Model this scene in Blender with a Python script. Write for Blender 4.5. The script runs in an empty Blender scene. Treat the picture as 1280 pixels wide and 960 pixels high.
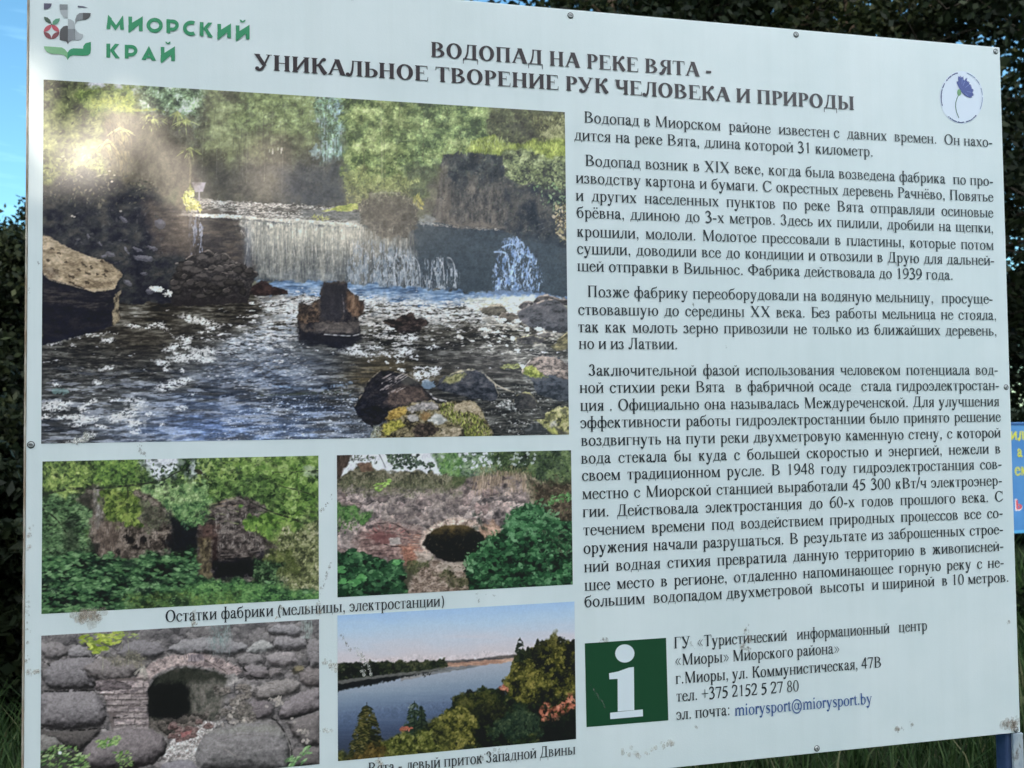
import bpy, bmesh, math, random
import numpy as np
from mathutils import Matrix, Vector

SC = bpy.context.scene
COL = SC.collection
random.seed(4)
RS = np.random.RandomState(4)

# ---------------------------------------------------------------- camera, light, exposure
BOARD_W, BOARD_B, BOARD_T = 2.0, -0.0545, 1.4735     # board: width, bottom and top in board height
LIFT = 0.93                                            # board height 0 above the ground
CR = np.array([[0.9801892, -0.01100965, 0.19775724], [0.0045873, 0.99944797, 0.03290473], [-0.19801034, -0.03134569, 0.9796986]])
CC = np.array([0.54706751, 0.667076, 1.58489956])      # camera in board axes: right, up, out of the face
FOC = 1032.45                                          # focal length for a 1280 pixel wide frame


def to_world(p):
    return Vector((p[0], -p[2], p[1] + LIFT))


cam = bpy.data.cameras.new('camera')
cam.sensor_width = 36.0
cam.lens = 36.0 * FOC / 1280.0
cam.clip_start = 0.05
cam.clip_end = 2000.0
camo = bpy.data.objects.new('camera', cam)
COL.objects.link(camo)
ax = [Vector((r[0], -r[2], r[1])) for r in CR]
mw = Matrix.Identity(4)
for i in range(3):
    for j in range(3):
        mw[j][i] = ax[i][j]
mw.translation = to_world(CC)
camo.matrix_world = mw
SC.camera = camo
cam.dof.use_dof = True
cam.dof.focus_distance = 1.72
cam.dof.aperture_fstop = 6.5
SC.render.resolution_x, SC.render.resolution_y = 1024, 768


def ray(px, py):
    """direction (board axes) through a point of the 1280 x 960 photograph"""
    return np.array([(px - 640) / FOC, (480 - py) / FOC, -1.0]) @ CR


def on_board(px, py):
    d = ray(px, py)
    t = -CC[2] / d[2]
    return CC[0] + t * d[0], CC[1] + t * d[1]


def at_depth(px, py, Y):
    """world point through the pixel at distance Y behind the board's face"""
    d = ray(px, py)
    t = (-Y - CC[2]) / d[2]
    return to_world(CC + t * d)


# the sun stands where the glossy sheet mirrors it towards the camera near its top left corner
gu, gv = on_board(100, 150)
dv = np.array([gu, gv, 0]) - CC
SUN = Vector((dv[0], dv[2], dv[1])).normalized()       # towards the sun, world axes
sun_el = math.asin(SUN.z)
sun_az = math.atan2(SUN.x, SUN.y)
SUN_STRENGTH, SKY_STRENGTH, EXPOSURE = 2.0, 0.085, 1.45
FILL_CLOUD = (31.8, 32.9, 33.3, 1)

w = bpy.data.worlds.new('World')
SC.world = w
w.use_nodes = True
nt = w.node_tree
bg = nt.nodes['Background']
sky = nt.nodes.new('ShaderNodeTexSky')
sky.sky_type = 'NISHITA'
sky.sun_disc = False
sky.sun_elevation = sun_el
sky.sun_rotation = sun_az
sky.air_density = 1.0
sky.dust_density = 0.4
sky.ozone_density = 3.6
# thin streaks of high cloud, fixed in the sky
tc = nt.nodes.new('ShaderNodeTexCoord')
mp = nt.nodes.new('ShaderNodeMapping')
mp.inputs['Scale'].default_value = (3.0, 3.0, 22.0)
mp.inputs['Rotation'].default_value = (0.12, 0.1, 0.3)
nz = nt.nodes.new('ShaderNodeTexNoise')
nz.inputs['Scale'].default_value = 2.2
nz.inputs['Detail'].default_value = 6.0
nz.inputs['Roughness'].default_value = 0.6
cr = nt.nodes.new('ShaderNodeValToRGB')
cr.color_ramp.elements[0].position = 0.54
cr.color_ramp.elements[1].position = 0.80
cr.color_ramp.elements[1].color = (0.40, 0.40, 0.40, 1)
mx = nt.nodes.new('ShaderNodeMix')
mx.data_type = 'RGBA'
mx.blend_type = 'ADD'
mx.inputs[7].default_value = (2.0, 3.0, 3.4, 1)
nt.links.new(tc.outputs['Generated'], mp.inputs['Vector'])
nt.links.new(mp.outputs['Vector'], nz.inputs['Vector'])
nt.links.new(nz.outputs['Fac'], cr.inputs['Fac'])
nt.links.new(cr.outputs['Color'], mx.inputs[0])
tint = nt.nodes.new('ShaderNodeMix')
tint.data_type = 'RGBA'
tint.blend_type = 'MULTIPLY'
tint.inputs[0].default_value = 1.0
tint.inputs[7].default_value = (0.86, 1.12, 1.02, 1)
nt.links.new(sky.outputs['Color'], tint.inputs[6])
nt.links.new(tint.outputs[2], mx.inputs[6])
# unseen bright cloud, added high on the viewer's side to lighten the board
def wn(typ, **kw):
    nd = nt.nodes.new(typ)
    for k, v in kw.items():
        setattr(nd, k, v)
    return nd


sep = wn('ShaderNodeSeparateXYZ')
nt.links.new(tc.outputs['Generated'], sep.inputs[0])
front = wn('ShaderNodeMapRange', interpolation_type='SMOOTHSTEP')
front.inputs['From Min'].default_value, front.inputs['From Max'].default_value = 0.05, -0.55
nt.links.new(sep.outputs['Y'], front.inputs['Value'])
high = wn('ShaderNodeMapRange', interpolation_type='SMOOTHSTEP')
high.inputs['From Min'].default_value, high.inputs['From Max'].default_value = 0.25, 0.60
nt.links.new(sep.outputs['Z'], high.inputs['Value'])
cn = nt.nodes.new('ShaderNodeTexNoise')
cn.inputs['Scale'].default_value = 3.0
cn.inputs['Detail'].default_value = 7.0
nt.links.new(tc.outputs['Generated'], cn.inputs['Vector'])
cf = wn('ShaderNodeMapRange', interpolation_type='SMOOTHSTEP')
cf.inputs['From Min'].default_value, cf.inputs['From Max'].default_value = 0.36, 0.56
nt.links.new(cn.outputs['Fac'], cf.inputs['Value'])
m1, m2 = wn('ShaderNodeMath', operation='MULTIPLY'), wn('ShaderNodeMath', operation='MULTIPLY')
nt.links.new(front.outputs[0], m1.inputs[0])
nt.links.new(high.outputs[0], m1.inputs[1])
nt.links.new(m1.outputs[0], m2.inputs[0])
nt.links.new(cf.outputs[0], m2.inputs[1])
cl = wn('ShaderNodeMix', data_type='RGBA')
cl.inputs[7].default_value = FILL_CLOUD
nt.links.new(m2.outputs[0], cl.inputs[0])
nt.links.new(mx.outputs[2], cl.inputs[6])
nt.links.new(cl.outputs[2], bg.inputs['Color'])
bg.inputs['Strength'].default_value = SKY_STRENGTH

sl = bpy.data.lights.new('sun', 'SUN')
sl.energy = SUN_STRENGTH
sl.angle = math.radians(0.5)
sl.color = (1.0, 0.90, 0.76)
so = bpy.data.objects.new('sun', sl)
COL.objects.link(so)
so.rotation_euler = SUN.to_track_quat('Z', 'Y').to_euler()
so.location = (-3, -8, 9)

SC.view_settings.view_transform = 'Standard'
SC.view_settings.look = 'None'
SC.view_settings.exposure = EXPOSURE
SC.view_settings.gamma = 1.0
SC.view_settings.use_curve_mapping = False
SC.render.engine = 'CYCLES'


# ---------------------------------------------------------------- helpers
def lin(c):
    c = np.asarray(c, float) / 255.0
    return np.where(c <= 0.04045, c / 12.92, ((c + 0.055) / 1.055) ** 2.4)


def link(name, me, parent=None, mat=None):
    o = bpy.data.objects.new(name, me)
    COL.objects.link(o)
    if parent is not None:
        o.parent = parent
    if mat is not None and me is not None:
        me.materials.append(mat)
    return o


def mesh(name, verts, faces, parent=None, mat=None, smooth=False):
    me = bpy.data.meshes.new(name)
    me.from_pydata([tuple(v) for v in verts], [], faces)
    if smooth:
        me.polygons.foreach_set('use_smooth', [True] * len(me.polygons))
    me.update()
    return link(name, me, parent, mat)


def quads(name, V, parent=None, mat=None, attr=None, smooth=False):
    """one mesh of loose quads; V is (n,4,3), attr an optional per-quad grey value"""
    V = np.asarray(V, np.float32)
    n = len(V)
    me = bpy.data.meshes.new(name)
    me.vertices.add(4 * n)
    me.vertices.foreach_set('co', V.reshape(-1))
    me.loops.add(4 * n)
    me.loops.foreach_set('vertex_index', np.arange(4 * n, dtype=np.int32))
    me.polygons.add(n)
    me.polygons.foreach_set('loop_start', np.arange(0, 4 * n, 4, dtype=np.int32))
    me.polygons.foreach_set('loop_total', np.full(n, 4, np.int32))
    if attr is not None:
        a = me.attributes.new('tone', 'FLOAT', 'FACE')
        a.data.foreach_set('value', np.asarray(attr, np.float32))
    me.update(calc_edges=True)
    return link(name, me, parent, mat)


def tag(o, label=None, cat=None, group=None, kind=None):
    if label:
        o['label'] = label
    if cat:
        o['category'] = cat
    if group:
        o['group'] = group
    if kind:
        o['kind'] = kind
    return o


def empty(name, loc=(0, 0, 0)):
    o = bpy.data.objects.new(name, None)
    o.empty_display_size = 0.2
    COL.objects.link(o)
    o.location = loc
    return o


def bevel_box(bm, x0, y0, z0, x1, y1, z1, bev=0.0):
    r = bmesh.ops.create_cube(bm, size=1.0)
    vs = r['verts']
    for v in vs:
        v.co = Vector((x0 + (v.co.x + .5) * (x1 - x0), y0 + (v.co.y + .5) * (y1 - y0), z0 + (v.co.z + .5) * (z1 - z0)))
    if bev:
        es = list({e for v in vs for e in v.link_edges})
        bmesh.ops.bevel(bm, geom=es, offset=bev, segments=2, profile=.5, affect='EDGES')


def box_obj(name, b, parent=None, mat=None, bev=0.0):
    bm = bmesh.new()
    bevel_box(bm, *b, bev)
    me = bpy.data.meshes.new(name)
    bm.to_mesh(me)
    bm.free()
    return link(name, me, parent, mat)


class Mat:
    """small helper round a node material"""
    def __init__(s, name, col=(.5, .5, .5), rough=.6, spec=.5, metal=0.):
        s.m = bpy.data.materials.new(name)
        s.m.use_nodes = True
        s.t = s.m.node_tree
        s.b = s.t.nodes['Principled BSDF']
        s.b.inputs['Base Color'].default_value = (*col, 1)
        s.b.inputs['Roughness'].default_value = rough
        s.b.inputs['Specular IOR Level'].default_value = spec
        s.b.inputs['Metallic'].default_value = metal

    def n(s, typ, **kw):
        nd = s.t.nodes.new(typ)
        for k, v in kw.items():
            if k in nd.inputs:
                nd.inputs[k].default_value = v
            else:
                setattr(nd, k, v)
        return nd

    def l(s, a, b):
        s.t.links.new(a, b)

    def pos(s, scale=(1, 1, 1)):
        g = s.n('ShaderNodeNewGeometry')
        m = s.n('ShaderNodeMapping', Scale=scale)
        s.l(g.outputs['Position'], m.inputs['Vector'])
        return m.outputs['Vector']

    def noise(s, scale, detail=3., rough=.55, vec=None, dist=0.):
        nd = s.n('ShaderNodeTexNoise', Scale=scale, Detail=detail, Roughness=rough, Distortion=dist)
        s.l(vec if vec is not None else s.pos(), nd.inputs['Vector'])
        return nd.outputs['Fac']

    def ramp(s, fac, stops):
        r = s.n('ShaderNodeValToRGB')
        e = r.color_ramp.elements
        while len(e) < len(stops):
            e.new(.5)
        for i, (p, c) in enumerate(stops):
            e[i].position = p
            e[i].color = (*c, 1) if len(c) == 3 else c
        s.l(fac, r.inputs['Fac'])
        return r.outputs['Color']

    def base(s, out):
        s.l(out, s.b.inputs['Base Color'])
        return s

    def bump(s, h, strength=.3, dist=.01):
        nd = s.n('ShaderNodeBump', Strength=strength, Distance=dist)
        s.l(h, nd.inputs['Height'])
        s.l(nd.outputs['Normal'], s.b.inputs['Normal'])
        return s


def film(m, k=1.0):
    """the laminate over the print: faint fine orange peel and a satin gloss"""
    v = m.pos()
    a = m.noise(300., 2., .6, v)
    m.bump(a, .07 * k, .004)
    return m


# ---------------------------------------------------------------- ground
gm = Mat('grassy_soil', rough=.95, spec=.2)
gm.base(gm.ramp(gm.noise(2.2, 6., .7), [(.3, (.016, .022, .010)), (.55, (.030, .042, .016)), (.75, (.055, .06, .028))]))
gm.bump(gm.noise(30., 4., .7), .8, .05)
N = 70
gx = np.concatenate([np.linspace(-600, -14, 12), np.linspace(-12, 16, N), np.linspace(18, 600, 12)])
gy = np.concatenate([np.linspace(-600, -22, 10), np.linspace(-20, 20, N), np.linspace(24, 800, 14)])
VX, VY = np.meshgrid(gx, gy)
VZ = .05 * np.sin(VX * 1.3 + 1) * np.sin(VY * 1.1) + .03 * np.sin(VX * 3.1) * np.cos(VY * 2.7)
VZ *= np.exp(-((VX / 40) ** 2 + (VY / 40) ** 2))
nx_, ny_ = len(gx), len(gy)
gv_ = np.stack([VX, VY, VZ], -1).reshape(-1, 3)
gf = [(j * nx_ + i, j * nx_ + i + 1, (j + 1) * nx_ + i + 1, (j + 1) * nx_ + i) for j in range(ny_ - 1) for i in range(nx_ - 1)]
tag(mesh('ground', gv_, gf, None, gm.m, True), kind='structure')


def ground_z(x, y):
    z = .05 * np.sin(x * 1.3 + 1) * np.sin(y * 1.1) + .03 * np.sin(x * 3.1) * np.cos(y * 2.7)
    return z * np.exp(-((x / 40) ** 2 + (y / 40) ** 2))


# grass blades: where the photo shows the ground past the board's edges
def leafmat(name, stops, rough=.55, trans=.25):
    m = Mat(name, rough=rough, spec=.12)
    a = m.n('ShaderNodeAttribute', attribute_name='tone')
    col = m.ramp(a.outputs['Fac'], stops)
    m.base(col)
    tr = m.n('ShaderNodeBsdfTranslucent')
    m.l(col, tr.inputs['Color'])
    mixs = m.n('ShaderNodeMixShader')
    mixs.inputs[0].default_value = trans
    out = m.t.nodes['Material Output']
    m.l(m.b.outputs[0], mixs.inputs[1])
    m.l(tr.outputs[0], mixs.inputs[2])
    m.l(mixs.outputs[0], out.inputs['Surface'])
    return m.m


GRASS = leafmat('grass_blade', [(0., (.016, .032, .010)), (.5, (.034, .066, .020)), (.85, (.07, .11, .038)), (1., (.15, .15, .075))])


def blades(x0, x1, y0, y1, n, h0, h1, wd):
    x = x0 + (x1 - x0) * RS.rand(n)
    y = y0 + (y1 - y0) * RS.rand(n)
    z = ground_z(x, y) - .01
    h = h0 + (h1 - h0) * RS.rand(n) ** 1.7
    a = RS.rand(n) * 6.283
    lean = (.15 + .7 * RS.rand(n)) * h
    dx, dy = np.cos(a) * lean, np.sin(a) * lean
    b = a + 1.57 + .6 * RS.randn(n)
    wx, wy = np.cos(b) * wd * .5, np.sin(b) * wd * .5
    t = np.clip(.45 + .33 * RS.randn(n), 0, 1)
    p0 = np.stack([x, y, z], 1)
    p1 = np.stack([x + dx * .35, y + dy * .35, z + h * .62], 1)
    p2 = np.stack([x + dx, y + dy, z + h], 1)
    wv = np.stack([wx, wy, 0 * wx], 1)
    q1 = np.stack([p0 - wv, p0 + wv, p1 + wv * .8, p1 - wv * .8], 1)
    q2 = np.stack([p1 - wv * .8, p1 + wv * .8, p2 + wv * .08, p2 - wv * .08], 1)
    return np.concatenate([q1, q2]), np.concatenate([t, t])


gq = [blades(-1.2, 5.2, .35, 4.2, 26000, .08, .36, .009), blades(-5.5, 7, 4, 10, 22000, .12, .45, .014), blades(-4.5, .3, 1.5, 6, 16000, .10, .42, .010)]
g = quads('grass', np.concatenate([a for a, b in gq]), None, GRASS, np.concatenate([b for a, b in gq]))
tag(g, kind='stuff', label='dark green tufty grass under and behind the board', cat='grass')

# ---------------------------------------------------------------- trees
BARK = Mat('bark', rough=.9, spec=.2)
BARK.base(BARK.ramp(BARK.noise(9., 5., .7, BARK.pos((1, 1, .25))), [(.3, (.018, .014, .011)), (.6, (.06, .047, .036)), (.8, (.12, .10, .08))]))
BARK.bump(BARK.noise(22., 4., .7, BARK.pos((1, 1, .2))), .8, .03)
LEAF_DARK = leafmat('dark_leaf', [(0., (.008, .012, .006)), (.5, (.020, .028, .011)), (.85, (.042, .050, .022)), (1., (.085, .085, .05))], .5, .2)
LEAF_MID = leafmat('thicket_leaf', [(0., (.006, .009, .005)), (.5, (.014, .020, .009)), (.85, (.032, .040, .018)), (1., (.07, .075, .035))], .5, .2)


def tube(path, radii, n=8):
    V, F = [], []
    for i, (p, r) in enumerate(zip(path, radii)):
        p = Vector(p)
        d = (Vector(path[min(i + 1, len(path) - 1)]) - Vector(path[max(i - 1, 0)])).normalized()
        u = d.orthogonal().normalized() if abs(d.z) < .99 else Vector((1, 0, 0))
        v = d.cross(u).normalized()
        u = v.cross(d)
        for k in range(n):
            a = 6.283 * k / n
            V.append(p + r * (math.cos(a) * u + math.sin(a) * v))
    for i in range(len(path) - 1):
        for k in range(n):
            F.append((i * n + k, i * n + (k + 1) % n, (i + 1) * n + (k + 1) % n, (i + 1) * n + k))
    return V, F


def branch_tree(h, spread, n_limb, r0, rs, lo=.2):
    """trunk and limbs as one list of tubes, plus the points leaves gather round"""
    V, F, tips = [], [], []

    def add(path, rad, n):
        v, f = tube(path, rad, n)
        o = len(V)
        V.extend(v)
        F.extend([tuple(i + o for i in q) for q in f])
    top = [(0, 0, -.1)]
    x = y = 0.
    for i in range(1, 8):
        x += rs.randn() * .02 * h
        y += rs.randn() * .02 * h
        top.append((x, y, h * .97 * i / 7))
    add(top, [r0 * (1 - .88 * i / 7) for i in range(8)], 9)
    tr = np.array(top)
    for k in range(n_limb):
        f = lo + (1 - lo) * (k + rs.rand()) / n_limb
        i = min(int(f * 7), 6)
        b = tr[i] + (tr[i + 1] - tr[i]) * (f * 7 - i)
        a = k * 2.4 + rs.randn() * .5
        L = spread * (.55 + .5 * rs.rand()) * (1.05 - .75 * f ** 2)
        p = [b]
        el = .25 + .5 * f
        for s_ in range(1, 5):
            p.append(p[-1] + np.array([math.cos(a) * L / 4, math.sin(a) * L / 4, el * L / 4]) + rs.randn(3) * .05 * L)
            a += rs.randn() * .25
            el -= .12
        r = r0 * .34 * (1 - .6 * f)
        add(p, [r, r * .75, r * .5, r * .3, r * .12], 6)
        for s_ in range(1, 5):
            tips.append((p[s_], L))
            for q in range(2):
                a2 = a + (1 if q else -1) * (.6 + .6 * rs.rand())
                l2 = L * (.25 + .2 * rs.rand())
                e = p[s_] + np.array([math.cos(a2) * l2, math.sin(a2) * l2, l2 * (.3 * rs.randn())])
                add([p[s_], (p[s_] + e) / 2 + rs.randn(3) * .02, e], [r * .3, r * .2, r * .06], 4)
                tips.append((e, L * .6))
    tips.append((tr[-1], spread * .4))
    return V, F, tips


def leaf_quads(P, size, rs, tone, up=.25):
    n = len(P)
    d = rs.randn(n, 3)
    d[:, 2] -= up
    d /= np.linalg.norm(d, axis=1)[:, None] + 1e-9
    e = rs.randn(n, 3)
    e -= (e * d).sum(1)[:, None] * d
    e /= np.linalg.norm(e, axis=1)[:, None] + 1e-9
    L = size * (.6 + .8 * rs.rand(n))[:, None]
    V = np.stack([P - d * L * .5, P + e * L * .27 - d * L * .05, P + d * L * .5, P - e * L * .27 - d * L * .05], 1)
    return V, tone


def tree(name, base, h, spread, limbs, n_leaf, size, mat, seed, label, r0=None, lo=.2, clump=.32, group=None, keep=None, rest=.5):
    rs = np.random.RandomState(seed)
    root = empty(name, (base[0], base[1], float(ground_z(np.array(base[0]), np.array(base[1])))))
    V, F, tips = branch_tree(h, spread, limbs, r0 or h * .022, rs, lo)
    mesh('trunk', V, F, root, BARK.m, True)
    tp = np.array([t[0] for t in tips])
    sc = np.array([t[1] for t in tips])
    k = rs.randint(0, len(tp), n_leaf)
    g_ = rs.randn(n_leaf, 3) * np.array([1, 1, .75])
    P = tp[k] + g_ * (clump * sc[k])[:, None]
    tone = np.clip(.30 + .16 * rs.randn(len(tp))[k] + .14 * rs.randn(n_leaf) + .05 * g_[:, 2], 0, 1)
    ok = P[:, 2] > .05
    if keep is not None:
        ok &= keep(P + np.array(root.location), rs)
    V, t = leaf_quads(P[ok], size, rs, tone[ok])
    quads('crown', V, root, mat, t)
    tag(root, label, 'tree', group)
    return root
# trees behind the board, to the right
XB = {}
def at_x(px, Y):
    return at_depth(px, 480, Y).x


RT = [(742, 8.6, 8.8, 2.6, 3), (868, 7.6, 9.0, 2.6, 5), (985, 9.0, 9.5, 2.8, 7), (1105, 7.8, 9.0, 2.6, 9), (1262, 7.0, 9.6, 2.6, 11), (1400, 8.4, 9.4, 3.0, 13)]
RL = ['dark leafy tree whose twigs edge the open sky above the board', 'dark leafy tree over the second screw of the top edge', 'dark leafy tree with a bare twig above the long heading',
      'dark leafy tree with small sky gaps above the flower emblem', 'tree with the bare leaning trunk just right of the board', 'dark tree at the very right edge behind the blue sign']
for (px, Y, h, sp, sd_), lb in zip(RT, RL):
    tree('broadleaf_tree', (at_x(px, Y), Y), h, sp, 19, 22000, .10, LEAF_DARK, sd_, lb, r0=.15, lo=.22, clump=.26, group='dark trees behind the board')
for i, (px, Y, h) in enumerate([(800, 13., 12.5), (960, 14., 13.), (1120, 13.5, 13.), (1290, 13., 12.5), (1450, 14, 13.)]):
    tree('broadleaf_tree', (at_x(px, Y), Y), h, 3.6, 18, 14000, .17, LEAF_DARK, 40 + i, 'tall dark tree in the back row seen through the nearer leaves', lo=.1, clump=.28, group='tall trees of the back row')
for i, (px, Y, h) in enumerate([(-60, 15., 4.3), (60, 16., 4.6), (180, 15., 5.6)]):
    tree('broadleaf_tree', (at_x(px, Y), Y), h, 2.6, 18, 14000, .13, LEAF_MID, 50 + i, 'dark tree far behind the left edge of the board', lo=.04, clump=.3, group='far trees at the left')
# thicket at the left edge and beside the right edge
for i, (px, Y, h, lb) in enumerate([(10, 9.6, 3.7, 'dense dark bush rising left of the board to the sky'), (-40, 8.6, 3.2, 'dark bush cut by the left edge of the photo'), (74, 11.0, 4.3, 'dark bush half hidden by the left edge of the board'),
                                    (-5, 7.2, 2.2, 'low dark undergrowth left of the lower photographs'), (1296, 9.5, 3.6, 'dark bush behind the blue sign at right'), (1330, 6.4, 1.6, 'low dark bush below the blue sign'), (-8, 3.3, .95, 'low dark weeds added to darken the ground behind the lower left edge'), (24, 4.5, 1.25, 'low dark shrub added for the shade behind the lower left edge'), (-46, 4.2, 1.25, 'low dark shrub added for the shade at the left edge near the grass'), (1322, 3.3, .5, 'low dark weeds below the blue sign and beside the post')]):
    tree('thicket_bush', (at_x(px, Y), Y), h, h * .46, 24, 20000, .085, LEAF_MID, 60 + i, lb, r0=.06, lo=.03, clump=.3, group='dark bushes round the clearing')  # the low near bushes at left are added to stand in for tree shade

# ---------------------------------------------------------------- trees on the viewer's side
# Out of view, they stand between the low sun and the clearing to shade it; gaps in their
# leaves are cut along the sun's rays so that a few bright patches fall onto the top left of the board.
HOLES = [(88, 150, .12, .985), (56, 190, .06, .975), (120, 104, .06, .955), (262, 205, .09, .915), (330, 190, .08, .84), (205, 262, .06, .905), (430, 280, .10, .80)]
HB = [(*on_board(x, y), r, p) for x, y, r, p in HOLES]


def gaps(P, rs):
    t = P[:, 1] / SUN.y
    u = P[:, 0] - SUN.x * t
    v = P[:, 2] - SUN.z * t - LIFT
    ok = np.ones(len(P), bool)
    q = rs.rand(len(P))
    for a, b, r, p in HB:
        d = np.hypot(u - a, v - b) / (r + .06)
        ok &= ~((d < 1) & (q < p))
    return ok


VT = [(-3.3, -8.8, 12., 20000), (-.5, -9.6, 12., 20000), (-1.9, -12.2, 13., 16000), (1.9, -10.8, 12.5, 9000), (-9.4, -10.2, 11., 9000)]
for i, (x, y, h, nl) in enumerate(VT):
    tree('shade_tree', (x, y), h, 3.2, 22, nl, .32, LEAF_MID, 90 + i, 'unseen tall leafy tree across the clearing, facing the board', r0=.14, lo=.08, clump=.36, group='shade trees facing the board', keep=gaps)
# ---------------------------------------------------------------- print painter
# The five printed photographs on the board are flat artwork. Each is painted
# here from shapes, strokes and noise, then stored as printed ink colour.
class Canvas:
    def __init__(s, x0, y0, x1, y1, seed, S=1.6):
        s.x0, s.y0, s.S = x0, y0, S
        s.w = int((x1 - x0) * S) + 1
        s.h = int((y1 - y0) * S) + 1
        s.X, s.Y = np.meshgrid(x0 + (np.arange(s.w) + .5) / S, y0 + (np.arange(s.h) + .5) / S)
        s.X = s.X.astype(np.float32)
        s.Y = s.Y.astype(np.float32)
        s.im = np.zeros((s.h, s.w, 3), np.float32)
        s.r = np.random.RandomState(seed)
        s.brk = s.noise(4, 4, 2)

    def noise(s, sx, sy=None, octv=3, gain=.55, hw=None):
        """fractal value noise, about -1..1; sx, sy feature size"""
        sy = sy or sx
        H, W = hw or (s.h, s.w)
        out = np.zeros((H, W), np.float32)
        amp, tot = 1., 0.
        for k in range(octv):
            fx, fy = sx * s.S / 2 ** k, sy * s.S / 2 ** k
            if max(fx, fy) < 1.0 and k:
                break
            fx, fy = max(fx, 1.), max(fy, 1.)
            gw, gh = int(W / fx) + 3, int(H / fy) + 3
            g = s.r.rand(gh, gw).astype(np.float32) * 2 - 1
            xs = np.arange(W) / fx + s.r.rand()
            ys = np.arange(H) / fy + s.r.rand()
            xi, yi = xs.astype(int), ys.astype(int)
            xi = np.minimum(xi, gw - 2)
            yi = np.minimum(yi, gh - 2)
            tx = (xs - xi).astype(np.float32)
            ty = (ys - yi).astype(np.float32)
            tx = tx * tx * (3 - 2 * tx)
            ty = ty * ty * (3 - 2 * ty)
            r0 = g[yi][:, xi] * (1 - tx) + g[yi][:, xi + 1] * tx
            r1 = g[yi + 1][:, xi] * (1 - tx) + g[yi + 1][:, xi + 1] * tx
            out += amp * (r0 * (1 - ty[:, None]) + r1 * ty[:, None])
            tot += amp * amp
            amp *= gain
        return out * (1.25 / math.sqrt(tot))

    def poly(s, pts, rough=0., rs=6., soft=.7):
        """soft mask of a polygon with a noisy outline"""
        p = np.asarray(pts, np.float32)
        m = rough * 2 + soft * 2 + 2
        a = max(0, int((p[:, 0].min() - m - s.x0) * s.S))
        b = min(s.w, int((p[:, 0].max() + m - s.x0) * s.S) + 1)
        c = max(0, int((p[:, 1].min() - m - s.y0) * s.S))
        d = min(s.h, int((p[:, 1].max() + m - s.y0) * s.S) + 1)
        out = np.zeros((s.h, s.w), np.float32)
        if a >= b or c >= d:
            return out
        X, Y = s.X[c:d, a:b].copy(), s.Y[c:d, a:b].copy()
        if rough:
            X += rough * s.noise(rs, hw=X.shape)
            Y += rough * s.noise(rs, hw=X.shape)
        ins = np.zeros(X.shape, bool)
        dist = np.full(X.shape, 1e9, np.float32)
        n = len(p)
        for i in range(n):
            ax, ay = p[i]
            bx, by = p[(i + 1) % n]
            cr = ((ay > Y) != (by > Y))
            if by != ay:
                ins ^= cr & (X < (bx - ax) * (Y - ay) / (by - ay) + ax)
            ex, ey = bx - ax, by - ay
            t = np.clip(((X - ax) * ex + (Y - ay) * ey) / (ex * ex + ey * ey + 1e-9), 0, 1)
            dist = np.minimum(dist, (X - ax - t * ex) ** 2 + (Y - ay - t * ey) ** 2)
        sd = np.sqrt(dist) * np.where(ins, 1, -1)
        out[c:d, a:b] = np.clip(.5 + sd / (2 * soft), 0, 1)
        s.sd = np.full((s.h, s.w), -99, np.float32)
        s.sd[c:d, a:b] = sd
        return out

    def ell(s, cx, cy, rx, ry, rot=0., rough=0., rs=4., soft=.15):
        R = max(rx, ry) * 1.2 + 2 * rough + 1
        a, b = max(0, int((cx - R - s.x0) * s.S)), min(s.w, int((cx + R - s.x0) * s.S) + 1)
        c0, d0 = max(0, int((cy - R - s.y0) * s.S)), min(s.h, int((cy + R - s.y0) * s.S) + 1)
        out = np.zeros((s.h, s.w), np.float32)
        if a >= b or c0 >= d0:
            return out
        X, Y = s.X[c0:d0, a:b] - cx, s.Y[c0:d0, a:b] - cy
        if rough:
            X = X + rough * s.noise(rs, hw=X.shape)
            Y = Y + rough * s.noise(rs, hw=X.shape)
        c, q = math.cos(rot), math.sin(rot)
        d = np.sqrt(((X * c + Y * q) / rx) ** 2 + ((-X * q + Y * c) / ry) ** 2)
        out[c0:d0, a:b] = np.clip((1 - d) / soft + .5, 0, 1)
        return out

    def glow(s, cx, cy, rx, ry, rot=0.):
        c, q = math.cos(rot), math.sin(rot)
        X, Y = s.X - cx, s.Y - cy
        return np.exp(-(((X * c + Y * q) / rx) ** 2 + ((-X * q + Y * c) / ry) ** 2))

    def fill(s, m, col, a=1.):
        ys, xs = np.nonzero(m.any(1))[0], np.nonzero(m.any(0))[0]
        if len(ys) == 0:
            return
        q = (slice(ys[0], ys[-1] + 1), slice(xs[0], xs[-1] + 1))
        col = np.asarray(col, np.float32)
        if col.ndim == 3:
            col = col[q]
        s.im[q] += (col - s.im[q]) * (m[q] * a)[..., None]

    def ramp(s, t, cols):
        t = np.clip(t, 0, 1) * (len(cols) - 1)
        i = np.minimum(t.astype(int), len(cols) - 2)
        f = (t - i)[..., None]
        c = np.asarray(cols, np.float32)
        return c[i] * (1 - f) + c[i + 1] * f

    def tex(s, m, cols, sx, sy=None, octv=4, con=1., a=1., bias=0.):
        """fill a mask with noise mapped through a colour ramp"""
        ys, xs = np.nonzero(m.any(1))[0], np.nonzero(m.any(0))[0]
        if len(ys) == 0:
            return
        q = (slice(ys[0], ys[-1] + 1), slice(xs[0], xs[-1] + 1))
        mm = m[q]
        col = s.ramp(.5 + bias + .5 * con * s.noise(sx, sy, octv, .65, mm.shape), cols)
        s.im[q] += (col - s.im[q]) * (mm * a)[..., None]

    def shade(s, m, k):
        """multiply colours inside a mask"""
        s.im *= (1 + (np.asarray(k) - 1) * m)[..., None]

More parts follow.
